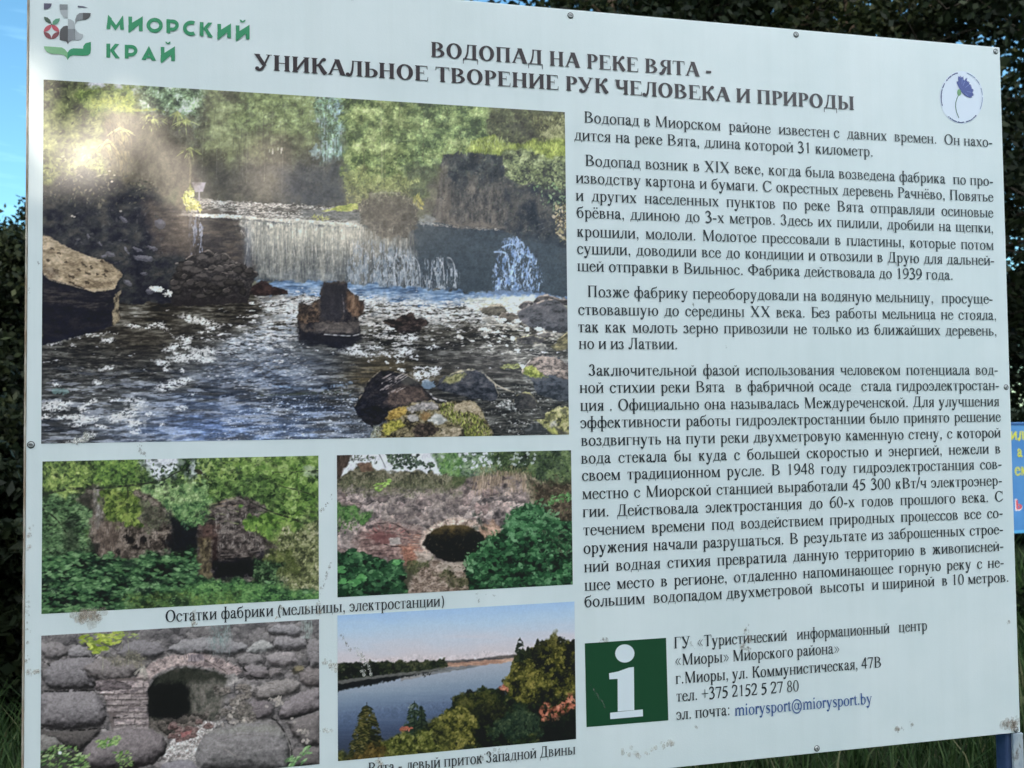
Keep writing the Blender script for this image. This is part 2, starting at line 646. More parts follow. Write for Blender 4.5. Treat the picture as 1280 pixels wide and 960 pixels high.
    def stroke(s, pts, w0, w1, col, a=1., smooth=True):
        p = np.asarray(pts, float)
        if smooth and len(p) > 2:
            q = []
            for i in range(len(p) - 1):
                p0, p1, p2, p3 = p[max(i - 1, 0)], p[i], p[i + 1], p[min(i + 2, len(p) - 1)]
                for t in np.linspace(0, 1, 6, endpoint=False):
                    q.append(.5 * (2 * p1 + (p2 - p0) * t + (2 * p0 - 5 * p1 + 4 * p2 - p3) * t * t + (3 * p1 - p0 - 3 * p2 + p3) * t ** 3))
            q.append(p[-1])
            p = np.array(q)
        n = len(p)
        col = np.asarray(col, np.float32)
        m = max(w0, w1) + 2
        a0 = max(0, int((p[:, 0].min() - m - s.x0) * s.S))
        b0 = min(s.w, int((p[:, 0].max() + m - s.x0) * s.S) + 1)
        c0 = max(0, int((p[:, 1].min() - m - s.y0) * s.S))
        d0 = min(s.h, int((p[:, 1].max() + m - s.y0) * s.S) + 1)
        if a0 >= b0 or c0 >= d0:
            return
        X, Y = s.X[c0:d0, a0:b0], s.Y[c0:d0, a0:b0]
        best = np.full(X.shape, -9., np.float32)
        for i in range(n - 1):
            ax, ay = p[i]
            ex, ey = p[i + 1] - p[i]
            t = np.clip(((X - ax) * ex + (Y - ay) * ey) / (ex * ex + ey * ey + 1e-9), 0, 1)
            d = np.sqrt((X - ax - t * ex) ** 2 + (Y - ay - t * ey) ** 2)
            w = .5 * (w0 + (w1 - w0) * (i + t) / (n - 1))
            best = np.maximum(best, w - d)
        k = np.clip(best * s.S + .5, 0, 1) * a
        if a < .98:
            k = k * np.clip(.7 + .8 * s.brk[c0:d0, a0:b0], 0, 1)
        k = k[..., None]
        im = s.im[c0:d0, a0:b0]
        im += (col - im) * k

    def leaves(s, m, n, size, cols, ang=0., spread=3.2, asp=.45, a=.9, vy=0., jit=10, tone=None):
        """stamp n leaf-shaped dabs where mask m is set"""
        ys, xs = np.nonzero(m > .5)
        if len(ys) == 0:
            return
        idx = s.r.randint(0, len(ys), n)
        cols = np.asarray(cols, np.float32)
        order = np.argsort(ys[idx]) if vy else np.arange(n)
        for k in idx[order]:
            cx, cy = xs[k], ys[k]
            L = (size[0] + (size[1] - size[0]) * s.r.rand() ** 1.6) * s.S
            t = ang + spread * (s.r.rand() - .5)
            R = int(L) + 1
            x0, x1, y0, y1 = max(cx - R, 0), min(cx + R + 1, s.w), max(cy - R, 0), min(cy + R + 1, s.h)
            dx = np.arange(x0, x1)[None, :] - cx
            dy = np.arange(y0, y1)[:, None] - cy
            c, q = math.cos(t), math.sin(t)
            u = (dx * c + dy * q) / L
            v = np.abs(-dx * q + dy * c) / (L * asp)
            k2 = np.clip((1 - u * u - v) * L * asp * .8 + .2, 0, 1) * a
            if tone is None:
                col = cols[s.r.randint(len(cols))] + s.r.randn() * jit
            else:
                f = min(max(tone[cy, cx] + .22 * s.r.randn(), 0), .999) * (len(cols) - 1)
                j = int(f)
                col = cols[j] + (cols[j + 1] - cols[j]) * (f - j) + s.r.randn() * jit * .5
            im = s.im[y0:y1, x0:x1]
            im += (col - im) * k2[..., None]

    def worley(s, sx, sy, seed=0, jit=.85, warp=0.):
        """cell noise: nearest distance, border distance, cell random, offset inside the cell"""
        X, Y = s.X / sx, s.Y / sy
        if warp:
            X = X + warp * s.noise(sx * .8)
            Y = Y + warp * s.noise(sy * .8)
        ix, iy = np.floor(X).astype(int), np.floor(Y).astype(int)
        r = np.random.RandomState(seed + 5)
        T = r.rand(64, 64, 3).astype(np.float32)
        f1 = np.full(X.shape, 9., np.float32)
        f2 = f1.copy()
        cid = np.zeros(X.shape, np.float32)
        oy = np.zeros(X.shape, np.float32)
        for a in (-1, 0, 1):
            for b in (-1, 0, 1):
                h = T[(iy + b) % 64, (ix + a) % 64]
                px = ix + a + .5 + (h[..., 0] - .5) * jit + .5 * ((iy + b) % 2)
                py = iy + b + .5 + (h[..., 1] - .5) * jit
                d = np.sqrt((X - px) ** 2 + (Y - py) ** 2)
                nw = d < f1
                f2 = np.where(nw, f1, np.minimum(f2, d))
                cid = np.where(nw, h[..., 2], cid)
                oy = np.where(nw, Y - py, oy)
                f1 = np.where(nw, d, f1)
        return f1, f2 - f1, cid, oy

    def rock(s, pts, dark, light, ldir=(-.3, -1.), rough=1.5, rs=7., tex=1., rim=None, rimw=1.6, edge=9., g=(.62, .55)):
        """a boulder: lit from ldir, noise for its surface, optional bright rim at the top"""
        m = s.poly(pts, rough, rs)
        sd = s.sd
        gy, gx = np.gradient(np.minimum(np.maximum(sd, 0), edge))
        ln = math.hypot(*ldir)
        k = np.clip(.5 - (gx * ldir[0] + gy * ldir[1]) / ln * s.S * .5 * -1, 0, 1)
        p = np.asarray(pts, float)
        yy = (s.Y - p[:, 1].min()) / max(np.ptp(p[:, 1]), 1)
        xx = (s.X - p[:, 0].min()) / max(np.ptp(p[:, 0]), 1)
        t = g[0] - g[1] * yy * (-ldir[1] / ln) + .3 * (xx - .5) * ldir[0] / ln
        t = t + .25 * (k - .5) + .3 * tex * s.noise(rs * 1.3, rs * .8, 4, .7)
        d, l = np.asarray(dark, float), np.asarray(light, float)
        s.fill(m, s.ramp(t, [d * .55, d, (d + l) / 2, l]))
        if rim is not None:
            up = s.poly(pts + np.array([0, rimw]) if isinstance(pts, np.ndarray) else np.asarray(pts, float) + np.array([0, rimw]), rough * 0, rs)
            e = np.clip(m - up, 0, 1) * np.clip(.6 + .8 * s.noise(5), 0, 1)
            s.fill(e, rim)
        return m

    def sharpen(s, r, k):
        """edge contrast, as a phone camera leaves it"""
        keep = s.im.copy()
        s.blur(r)
        s.im = keep + (keep - s.im) * k

    def boulder(s, pts, dark, light, rough=1.2, rs=6., tex=1., flat=1.):
        """a rounded stone shaded from its own swelling, as the original shot shows it"""
        m = s.poly(pts, rough, rs)
        q = (slice(*(lambda a: (a[0], a[-1] + 1))(np.nonzero(m.any(1))[0])), slice(*(lambda a: (a[0], a[-1] + 1))(np.nonzero(m.any(0))[0])))
        sd = np.maximum(s.sd[q], 0)
        R = max(sd.max(), 1e-3)
        h = R * flat * np.sqrt(np.clip(1 - (1 - sd / R) ** 2, 0, 1)) + .5 * tex * s.noise(rs, rs * .6, 4, .6, sd.shape)
        for k in range(3):
            b = np.pad(h, 2, 'edge')
            h = (b[2:-2, 2:-2] + b[:-4, 2:-2] + b[4:, 2:-2] + b[2:-2, :-4] + b[2:-2, 4:]) / 5
        gy, gx = np.gradient(h * s.S)
        n = 1 / np.sqrt(gx * gx + gy * gy + 1)
        lam = np.clip((gx * .15 + gy * .56 + .70) * n, 0, 1.2)
        t = .10 + .78 * lam + .12 * tex * s.noise(rs * .7, rs * .5, 3, .7, sd.shape)
        d, l = np.asarray(dark, float), np.asarray(light, float)
        s.im[q] += (s.ramp(t, [d * .3, d * .75, (d + l) / 2, l, l * 1.12]) - s.im[q]) * m[q][..., None]
        return m

    def blur(s, r):
        r = r * s.S
        n = int(math.ceil(2.5 * r))
        k = np.exp(-.5 * (np.arange(-n, n + 1) / r) ** 2)
        k /= k.sum()
        im = np.pad(s.im, ((n, n), (n, n), (0, 0)), 'edge')
        t = sum(w * im[i:i + s.h] for i, w in enumerate(k))
        s.im = sum(w * t[:, i:i + s.w] for i, w in enumerate(k)).astype(np.float32)

    def foliage(s, pts, cols, n, size, big=16., rough=6, soft=4., con=1., asp=.5, a=.85, bias=0., grad=0., base=.9, **kw):
        """leafy mass: cols run from deep shade to light; clumps of light and dark at size big"""
        m = pts if isinstance(pts, np.ndarray) and pts.shape == s.X.shape else s.poly(pts, rough, 12, soft)
        ys = np.nonzero(m.any(1))[0]
        t = .5 + bias + con * (.38 * s.noise(big, big * .85, 3, .6) + .2 * s.noise(big * .25, big * .22, 2))
        if grad and len(ys):
            t = t + grad * (.5 - (np.arange(s.h)[:, None] - ys[0]) / max(1, ys[-1] - ys[0]))
        s.fill(m, s.ramp(t - .08, cols), base)
        s.leaves(m, n, size, cols, asp=asp, a=a, tone=t, **kw)
        return m

    def grain(s, f, amp):
        """fine tonal texture over the whole print"""
        n = 1 + amp * (.6 * s.noise(f, f, 2) + .5 * s.noise(f * .4, f * .4, 1))
        s.im *= n[..., None]


def zp(ox, oy, sc, *pts):
    """points read off an enlargement: offset plus scale"""
    return np.array([(ox + a / sc, oy + b / sc) for a, b in pts])
def paint_waterfall():
    c = Canvas(48, 90, 718, 560, 11)
    one = np.ones((c.h, c.w), np.float32)
    X, Y = c.X, c.Y
    # far forest
    c.fill(one, (104, 108, 86))
    c.foliage([(40, 80), (190, 85), (190, 190), (150, 245), (40, 245)], [(40, 42, 36), (74, 78, 54), (116, 118, 78), (158, 158, 104)], 1500, (1.5, 4.5), 15, asp=.32)
    sky = np.maximum(c.ell(160, 110, 16, 13, .2, 5, 8, .5), c.ell(122, 103, 14, 8, 0, 5, 6, .5))
    c.fill(sky, (196, 210, 222), .9)
    c.foliage([(172, 85), (290, 90), (285, 165), (236, 185), (170, 140)], [(52, 64, 56), (84, 102, 82), (128, 150, 122), (176, 198, 180), (206, 222, 216)], 1600, (1., 3.2), 11, asp=.4, soft=8)
    c.foliage([(100, 112), (172, 104), (168, 140), (105, 140)], [(58, 70, 40), (92, 106, 54), (130, 142, 72), (160, 166, 96)], 420, (1.4, 4.5), 8, asp=.3)
    c.foliage([(262, 90), (410, 95), (410, 262), (240, 255), (232, 180)], [(62, 62, 54), (84, 84, 70), (106, 106, 84), (132, 132, 100), (160, 160, 126)], 2600, (.9, 2.8), 22, soft=12, a=.6, grad=.55)
    c.foliage([(300, 95), (402, 100), (396, 170), (290, 160)], [(74, 80, 64), (104, 114, 80), (134, 144, 96), (172, 180, 146)], 1100, (.9, 2.8), 12, soft=14, a=.7, grad=.4)
    lo = c.poly([(228, 210), (425, 192), (430, 264), (240, 254)], 7, 12, 12)
    c.tex(lo, [(56, 58, 57), (68, 71, 69), (84, 85, 78)], 12, 10, 4, 1., .8)
    for k in range(40):                                               # thin trunks
        x = 250 + c.r.rand() * 160
        y = 115 + c.r.rand() * 80
        c.stroke([(x, y), (x + c.r.randn() * 2, y + 30 + c.r.rand() * 50)], .8, 1.5, (66, 68, 60) if k % 3 else (150, 150, 132), .35)
    for k in range(9):
        x, y = 335 + c.r.rand() * 22, 186 + c.r.rand() * 5
        c.fill(c.ell(x, y, .8, 2.3), (200, 205, 196), .6)
    # bright gap with trunks
    m = c.poly([(398, 100), (432, 105), (431, 196), (404, 204)], 7, 6, 6)
    c.tex(m, [(66, 88, 80), (104, 140, 128), (150, 192, 188), (186, 220, 234)], 5, 11, 4, 1.1)
    c.fill(c.glow(424, 138, 6, 18), (150, 196, 232), .7)
    for x, w in ((402, 2), (407, 2.5), (411, 1.4), (415, 3), (421, 2.2), (428, 2.6), (433, 1.6)):
        c.stroke([(x, 105), (x + c.r.randn(), 160), (x + c.r.randn(), 215)], w, w, (64, 76, 66), .75)
    c.leaves(c.poly([(394, 108), (436, 112), (434, 175), (398, 180)], 5, 8), 480, (1., 3.), [(66, 82, 66), (98, 124, 96), (140, 180, 166)], asp=.5)
    c.fill(c.ell(393, 188, 4, 8, .2, 2.5, 4, .5), (158, 196, 202), .7)
    c.tex(c.poly([(350, 212), (434, 200), (438, 260), (350, 264)], 5, 10, 10), [(58, 65, 75), (70, 77, 84), (84, 88, 88)], 9, 9, 3, 1., .8)
    # middle birch and shrubs
    c.foliage([(428, 100), (570, 110), (580, 160), (560, 235), (520, 252), (450, 254), (428, 200)], [(46, 58, 40), (78, 94, 58), (114, 128, 78), (152, 162, 100), (192, 196, 140)], 6500, (.9, 2.8), 17, soft=5, con=1.15)
    c.foliage([(515, 108), (645, 118), (632, 185), (560, 198), (520, 218)], [(44, 58, 44), (74, 92, 62), (106, 124, 80), (142, 158, 100), (182, 190, 136)], 4400, (.9, 2.8), 15, soft=6, con=1.15)
    c.foliage([(610, 120), (720, 130), (720, 182), (660, 186), (612, 180)], [(46, 48, 44), (60, 62, 52), (78, 80, 62), (110, 110, 80)], 900, (1, 2.8), 12, soft=5)
    for p, w, col, a in (([(476, 125), (477, 180), (478, 242)], 2.4, (176, 168, 140), .6), ([(480, 170), (481, 215), (482, 244)], 1.6, (84, 82, 66), .7), ([(530, 140), (529, 190), (530, 215)], 2., (84, 82, 64), .7), ([(500, 130), (496, 190), (492, 235)], 1.5, (92, 88, 68), .5), ([(452, 150), (455, 200), (458, 240)], 1.2, (92, 88, 68), .5), ([(560, 130), (556, 175), (553, 200)], 1.4, (84, 84, 66), .5)):
        c.stroke(p, w * .6, w, col, a)
    c.tex(c.poly([(505, 208), (556, 203), (556, 242), (515, 246)], 5, 9, 6), [(56, 63, 60), (76, 84, 74), (100, 104, 84)], 7, 7, 4, 1.2, .75)
    c.foliage([(432, 212), (520, 220), (515, 252), (434, 252)], [(84, 88, 68), (124, 124, 84), (162, 162, 102), (196, 192, 134)], 900, (1.2, 3.8), 9, soft=5, asp=.35, base=.5)
    # right cliff
    cl = [(552, 192), (600, 188), (640, 196), (720, 186), (720, 310), (720, 382), (560, 300), (542, 272), (548, 230)]
    m = c.poly(cl, 3, 8, 1.5)
    c.tex(m, [(34, 41, 51), (48, 55, 63), (62, 66, 69), (80, 81, 79)], 11, 14, 4, 1.1)
    m2 = c.poly([(545, 245), (610, 225), (640, 262), (628, 290), (545, 285)], 5, 9, 6)
    c.tex(m2, [(54, 57, 60), (80, 80, 78), (106, 103, 96), (132, 126, 114)], 5, 10, 4, 1.2, .7)
    c.tex(c.poly([(532, 236), (560, 205), (566, 286), (534, 288)], 4, 8, 5), [(76, 76, 72), (104, 98, 90), (124, 118, 106)], 5, 12, 4, 1.2, .7)
    c.stroke([(556, 196), (552, 220), (551, 250), (548, 280)], 2.5, 4, (122, 120, 114), .5)
    for k in range(90):
        x, y = 552 + c.r.rand() * 130, 200 + c.r.rand() * 90
        c.stroke([(x, y), (x + c.r.randn() * 2, y + 3 + c.r.rand() * 9)], 1.2, .6, (106, 107, 104) if k % 2 else (40, 45, 53), .35)
    c.leaves(c.poly(cl, 2), 900, (.9, 2.6), [(90, 94, 80), (46, 52, 52), (112, 112, 98), (70, 84, 72), (40, 46, 52)], asp=.5, a=.5)
    # grass on the cliff top and hanging bush
    c.foliage([(588, 178), (615, 168), (632, 182), (655, 177), (668, 174), (690, 170), (716, 158), (716, 192), (690, 199), (670, 196), (640, 186), (622, 195), (600, 191), (585, 189)], [(84, 92, 46), (124, 134, 60), (166, 174, 80), (204, 206, 110)], 1000, (1.2, 4.2), 8, rough=3, soft=2, ang=1.5, spread=1.3, asp=.25)
    c.leaves(c.poly([(560, 176), (630, 170), (640, 188), (590, 192), (556, 190)], 3), 260, (1.2, 4), [(150, 154, 100), (120, 126, 80), (180, 182, 126)], ang=1.5, spread=1.3, asp=.25, a=.7)
    c.foliage([(668, 146), (716, 142), (716, 176), (672, 174)], [(58, 58, 48), (96, 94, 66), (142, 136, 100), (178, 170, 134)], 420, (1.2, 4), 8, rough=3, ang=1.5, spread=1.6, asp=.3)
    c.foliage([(628, 190), (650, 184), (675, 195), (716, 194), (716, 236), (690, 240), (668, 228), (648, 230), (630, 215)], [(50, 56, 52), (74, 82, 66), (108, 116, 86), (146, 150, 110), (182, 184, 144)], 1300, (1., 3.), 10, rough=4, con=1.2)
    c.leaves(c.poly([(660, 235), (716, 222), (716, 268), (690, 266)], 4), 200, (1., 3), [(112, 146, 104), (80, 104, 80), (50, 60, 56), (146, 170, 128)], asp=.5, a=.7)
    c.leaves(c.poly([(690, 256), (716, 252), (716, 302), (696, 298)], 3), 170, (1.1, 3.2), [(180, 170, 126), (140, 136, 92), (90, 80, 60), (196, 188, 156)], asp=.5)
    for k in range(14):
        x, y = 615 + c.r.rand() * 80, 262 + c.r.rand() * 36
        c.stroke([(x, y), (x + 8 + c.r.rand() * 8, y - 4 - c.r.rand() * 5)], 1, 1, (120, 124, 122), .35)
    # dam wall behind the falls
    wall = [(190, 262), (232, 266), (300, 268), (450, 278), (520, 276), (628, 288), (650, 300), (720, 312), (720, 384), (560, 366), (340, 352), (190, 340)]
    m = c.poly(wall, 1, 6)
    c.tex(m, [(50, 61, 72), (61, 73, 82), (70, 82, 88)], 30, 5, 4, 1.)
    c.tex(c.poly([(185, 260), (300, 268), (322, 300), (320, 340), (190, 330)], 3, 10, 8), [(44, 43, 46), (62, 59, 57), (84, 77, 70)], 16, 4, 4, 1.)
    c.tex(c.poly([(180, 262), (236, 266), (240, 322), (180, 316)], 4, 9, 10), [(80, 72, 64), (104, 96, 85), (120, 110, 98)], 14, 4, 4, 1., .75)  # brown glare on the sheet, painted over the wall colour
    # upper river and lip
    m = c.poly([(232, 246), (300, 252), (420, 258), (450, 264), (455, 282), (300, 274), (226, 268)], 1.5, 5)
    c.tex(m, [(62, 62, 60), (94, 95, 90), (134, 134, 128), (196, 198, 190)], 8, 2., 4, 1.3)
    c.tex(c.poly([(376, 262), (450, 265), (450, 276), (376, 271)], 1, 5, 2), [(84, 90, 91), (110, 116, 116), (136, 140, 138)], 4, 1.8, 3, 1.1, .9)
    c.tex(c.poly([(246, 261), (300, 266), (300, 272), (246, 270)], 1.5, 5, 1.5), [(62, 57, 53), (92, 86, 80)], 6, 2, 3, 1., .8)
    c.leaves(c.poly([(236, 250), (300, 252.5), (430, 260), (430, 263), (300, 257), (240, 254)], .8), 420, (.8, 2.4), [(244, 244, 236), (216, 216, 208), (150, 150, 142)], ang=.1, spread=.8, asp=.4)
    c.leaves(c.poly([(240, 252), (345, 255), (345, 263), (250, 259)], 1), 320, (.7, 2.2), [(232, 232, 224), (190, 190, 184), (84, 84, 78), (120, 120, 112)], ang=.1, spread=.8, asp=.4)
    c.leaves(c.poly([(290, 261), (380, 266), (380, 273), (300, 270)], 1), 300, (.7, 2.4), [(244, 244, 236), (206, 208, 200), (104, 104, 100)], ang=.1, spread=.8, asp=.4)
    c.leaves(c.poly([(222, 267), (260, 267.5), (298, 269), (330, 273), (370, 274), (420, 277.5), (452, 280), (452, 284), (370, 279), (298, 273), (222, 269.5)], .5), 1100, (.8, 2.6), [(246, 246, 234), (236, 236, 222), (206, 206, 190)], ang=.1, spread=1, asp=.5)
    c.leaves(c.poly([(520, 277), (570, 282), (624, 286.5), (624, 288.5), (570, 285), (520, 280)], .4), 160, (.7, 2), [(206, 202, 190), (170, 166, 156), (130, 126, 118)], ang=.1, spread=.7, asp=.4)
    c.fill(c.ell(534, 275, 12, 5, .1, 3, 4, .6), (150, 158, 162), .6)
    c.tex(c.poly([(560, 280), (600, 276), (630, 286), (570, 285)], 1.5, 4, 2), [(90, 87, 82), (130, 124, 112)], 6, 2, 3, 1., .8)
    c.stroke([(222, 268.5), (260, 269), (298, 270.5), (330, 274.5), (370, 275.5), (420, 279), (452, 282)], 2., 2.6, (250, 250, 238), .97)
    # sheet of falling water
    m = c.poly([(296, 274), (330, 277), (452, 282), (500, 286), (520, 302), (520, 356), (440, 358), (350, 353), (322, 348), (318, 330), (310, 300)], 5, 6, 5)
    streak = c.noise(3.2, 60, 3) * .42 + c.noise(1.5, 6, 2) * .6 + .4 * c.noise(14, 30, 2)
    vf = np.clip((Y - 278) / 75, 0, 1)
    t = .60 - .30 * vf + .24 * streak + .16 * c.glow(425, 296, 60, 26) - .2 * np.clip((X - 445) / 60, 0, 1)
    c.fill(m, c.ramp(t, [(56, 64, 68), (88, 95, 97), (122, 127, 123), (160, 163, 152), (204, 206, 190), (238, 238, 222)]), .95)
    c.fill(c.glow(400, 290, 55, 14) * m, (206, 206, 170), .3)
    c.leaves(c.poly([(300, 278), (470, 288), (470, 345), (330, 342)], 2), 1100, (.7, 2.), [(196, 200, 190), (150, 156, 152), (84, 92, 92), (216, 218, 200)], ang=1.57, spread=.9, asp=.4, a=.4)
    c.fill(c.glow(310, 312, 5, 34), (136, 152, 172), .5)
    c.fill(c.poly([(516, 284), (700, 300), (700, 366), (580, 364), (524, 340)], 2, 6, 6), (60, 73, 83), .7)
    for k in range(150):                                              # bright strands leaving the lip
        x = 300 + 160 * c.r.rand()
        y = 276 + (x - 300) * .045 + c.r.rand() * 3
        L = 8 + 50 * c.r.rand() ** 2
        c.stroke([(x, y), (x + c.r.randn() * 1.5, y + L * .5), (x + 2 * c.r.randn(), y + L)], 1.8, .5, (240, 240, 224), .22 + .4 * c.r.rand())
    for k in range(60):
        x = 306 + 180 * c.r.rand()
        y = 290 + 30 * c.r.rand()
        c.stroke([(x, y), (x + c.r.randn(), y + 16), (x + c.r.randn(), y + 30 + 14 * c.r.rand())], 1.2, 2.6, (66, 74, 78), .35)
    def cascade(pts, top, cols, sx=2.2, sy=12, thr=.0, g=3., a=.9, soft=3):
        mm = c.poly(pts, 3, 6, soft)
        n = .7 * c.noise(sx, sy, 3) + .45 * c.noise(1.4, 3, 2) + thr
        c.fill(mm * np.clip(n * g, 0, 1), c.ramp(.5 + .5 * c.noise(2, 5, 2), cols), a)
    BW = [(112, 132, 150), (152, 168, 180), (196, 206, 210)]
    cascade([(440, 300), (512, 312), (524, 340), (522, 362), (430, 360)], 0, BW, thr=.1, a=.8)
    cascade([(470, 318), (505, 316), (524, 326), (526, 362), (470, 362)], 0, BW, thr=.12, a=.8)
    cascade([(534, 326), (546, 320), (556, 324), (570, 336), (572, 364), (530, 364)], 0, BW, thr=.06, a=.85)
    for x, y in ((484, 320), (497, 318), (505, 319), (516, 322), (546, 322), (560, 322)):
        c.stroke([(x, y), (x + 4, y + 2), (x + 8, y + 12), (x + 10, y + 38)], 1.8, 1., (192, 203, 210), .8)
    for x, y in ((482, 290), (500, 292), (508, 298), (470, 296)):
        c.stroke([(x, y), (x, y + 14), (x - 1, y + 30)], 2, 1, (186, 184, 170), .6)
    cascade([(238, 270), (255, 270), (252, 320), (237, 320)], 0, [(104, 116, 140), (140, 154, 182), (176, 188, 206)], 1.8, 14, -.02, 2.5, .8)
    # right cascade
    CW = [(88, 122, 166), (128, 162, 210), (176, 204, 236)]
    cascade([(630, 302), (640, 296), (652, 298), (660, 306), (666, 318), (672, 336), (678, 362), (616, 362), (618, 336), (624, 316)], 0, CW, 3, 9, .16, 2.4, .9, 2)
    for p, w in (([(634, 303), (636, 298), (641, 301), (640, 306)], 2.6), ([(646, 296), (648, 304), (645, 310)], 2.2), ([(617, 315), (626, 315), (633, 318), (636, 330), (637, 346)], 2.6), ([(628, 309), (640, 305), (646, 309)], 2.4), ([(646, 306), (652, 303), (655, 309), (650, 312)], 3), ([(645, 312), (643, 326), (640, 338), (637, 350)], 3.4), ([(648, 314), (656, 318), (664, 322), (664, 318)], 3), ([(650, 320), (644, 332), (640, 342)], 2.4), ([(662, 324), (660, 336), (664, 352)], 2.4), ([(634, 318), (637, 332), (641, 352)], 2)):
        c.stroke(np.array(p), w, w * .7, (160, 194, 234), .85)
    c.leaves(c.poly([(616, 335), (676, 330), (678, 363), (616, 363)], 2), 330, (.8, 2.4), [(170, 196, 224), (110, 140, 180), (76, 92, 112)], ang=1.57, spread=1.8, asp=.45, a=.6)
    mist = c.poly([(318, 336), (520, 340), (560, 352), (560, 366), (320, 358)], 4, 9, 7)
    c.fill(mist * np.clip(.35 + .5 * c.noise(14, 6, 3), 0, 1), (150, 164, 172), .4)
    # round shrub on the lip
    m = c.poly([(449, 262), (452, 250), (468, 242), (500, 240), (517, 249), (525, 266), (519, 284), (505, 296), (486, 300), (466, 292), (453, 280)], 3.5, 6, 2.2)
    c.foliage(m, [(66, 64, 60), (84, 81, 73), (106, 101, 90), (140, 134, 117)], 700, (.9, 2.6), 8, a=.7)
    c.fill(c.glow(487, 266, 18, 14) * m, (88, 84, 75), .7)
    c.stroke([(458, 243), (480, 241), (506, 242)], 1.6, 1, (184, 178, 152), .7)
    c.leaves(c.ell(523, 252, 6, 10, -.3, 2), 90, (1.2, 3.6), [(206, 198, 96), (184, 174, 84), (150, 146, 80)], ang=1.3, spread=1.2, asp=.3)
    for k in range(150):
        a_ = math.pi * (1 + c.r.rand())
        x_, y_ = 487 + 37 * math.cos(a_) * (.8 + .25 * c.r.rand()), 264 + 22 * math.sin(a_) * (.8 + .3 * c.r.rand())
        c.stroke([(x_, y_), (x_ + 2 * c.r.randn(), y_ - 2 - 2 * c.r.rand())], 1.4, .6, [(168, 162, 138), (128, 126, 106), (96, 94, 82), (190, 184, 156)][k % 4], .6)
    for k in range(40):
        x_ = 455 + 62 * c.r.rand()
        c.stroke([(x_, 280 + 8 * c.r.rand()), (x_ + c.r.randn(), 290 + 8 * c.r.rand()), (x_ + c.r.randn(), 300 + 12 * c.r.rand())], 1.4, .7, [(120, 116, 102), (84, 82, 76), (160, 156, 142)][k % 3], .5)
    for x_, y_ in ((470, 268), (495, 262), (508, 272), (480, 282), (462, 262), (500, 286)):
        c.fill(c.ell(x_, y_, 6, 5, 0, 2.5, 4, .8), (62, 60, 56), .55)
    m = c.poly([(402, 264), (420, 258), (448, 254), (449, 262), (430, 264)], 1.4, 4)
    c.tex(m, [(140, 162, 66), (178, 196, 80), (208, 216, 112)], 3, 2, 3, 1.2)
    c.leaves(c.poly([(390, 270), (412, 270), (412, 275), (390, 275)], 1), 60, (.9, 2.6), [(196, 204, 110), (160, 168, 90)], asp=.4)
    # small notice and lime plant
    c.fill(c.poly([(240, 228), (257.5, 228), (254, 240), (244, 240)], .3), (166, 166, 178))
    c.stroke([(249, 240), (249, 252)], 1.6, 1.6, (160, 160, 168))
    c.tex(c.poly([(222, 236), (238, 232), (238, 262), (222, 264)], 3, 5, 3), [(96, 88, 76), (120, 110, 94)], 5, 5, 3, 1., .8)
    c.leaves(c.poly([(229, 240), (238, 232), (246, 250), (252, 262), (232, 263)], 2), 260, (1.5, 4.5), [(214, 216, 126), (196, 200, 96), (232, 230, 160), (160, 164, 84)], ang=.6, spread=2.2, asp=.3)
    # old trunk and hanging plants, upper left
    c.tex(c.poly([(130, 140), (178, 136), (240, 150), (244, 230), (170, 262), (128, 240)], 5, 9, 6), [(64, 60, 54), (84, 78, 70), (104, 98, 86)], 10, 16, 4, 1., .8)
    c.stroke([(140, 136), (158, 138), (190, 137), (205, 140)], 5, 2.5, (150, 154, 78), .9)
    c.leaves(c.poly([(112, 122), (160, 122), (165, 134), (118, 136)], 2), 240, (1.6, 4), [(146, 152, 66), (120, 130, 58), (166, 168, 84)], asp=.3)
    for x, y in ((186, 144), (192, 146), (222, 140), (232, 150), (238, 185), (134, 175), (150, 160)):
        for k in range(16):
            t = .3 + 2.5 * c.r.rand()
            L = 8 + c.r.rand() * 14
            c.stroke([(x, y), (x + math.cos(t) * L * .6, y + math.sin(t) * L * .5), (x + math.cos(t) * L, y + math.sin(t) * L)], 2., .5, [(166, 164, 110), (140, 138, 92), (188, 184, 130)][k % 3], .75)
    for k in range(60):
        t = c.r.rand()
        x, y = 128 + 30 * c.r.rand(), 138 + c.r.rand() * 60
        c.stroke([(x, y), (x + 4 + c.r.rand() * 4, y + 8), (x + 6 + c.r.rand() * 3, y + 22)], 1.1, .7, (150, 130, 100), .4)
    c.stroke([(236, 190), (238, 215), (236, 240)], 3, 2, (150, 140, 118), .6)
    # dark left bank
    m = c.poly([(48, 226), (80, 222), (110, 212), (140, 224), (200, 244), (226, 268), (212, 300), (236, 322), (232, 400), (48, 420)], 6, 12, 6)
    c.tex(m, [(24, 27, 38), (36, 38, 46), (48, 52, 54), (66, 66, 64)], 14, 10, 4, 1.)
    c.tex(c.poly([(178, 250), (240, 262), (240, 318), (196, 316)], 5, 9, 7), [(66, 60, 56), (88, 80, 72), (110, 100, 88)], 14, 4, 4, 1., .75)  # same brown glare painted across the bank's right end
    c.leaves(c.poly([(55, 175), (130, 200), (200, 235), (160, 262), (55, 250)], 4), 420, (1.2, 3.4), [(70, 76, 62), (46, 50, 50), (96, 96, 80), (120, 116, 96), (54, 62, 52)], asp=.45, a=.7)
    c.leaves(c.poly([(55, 240), (200, 260), (210, 330), (140, 330), (60, 290)], 4), 200, (1.2, 4), [(60, 66, 66), (84, 86, 88), (34, 38, 46)], asp=.4, a=.5)
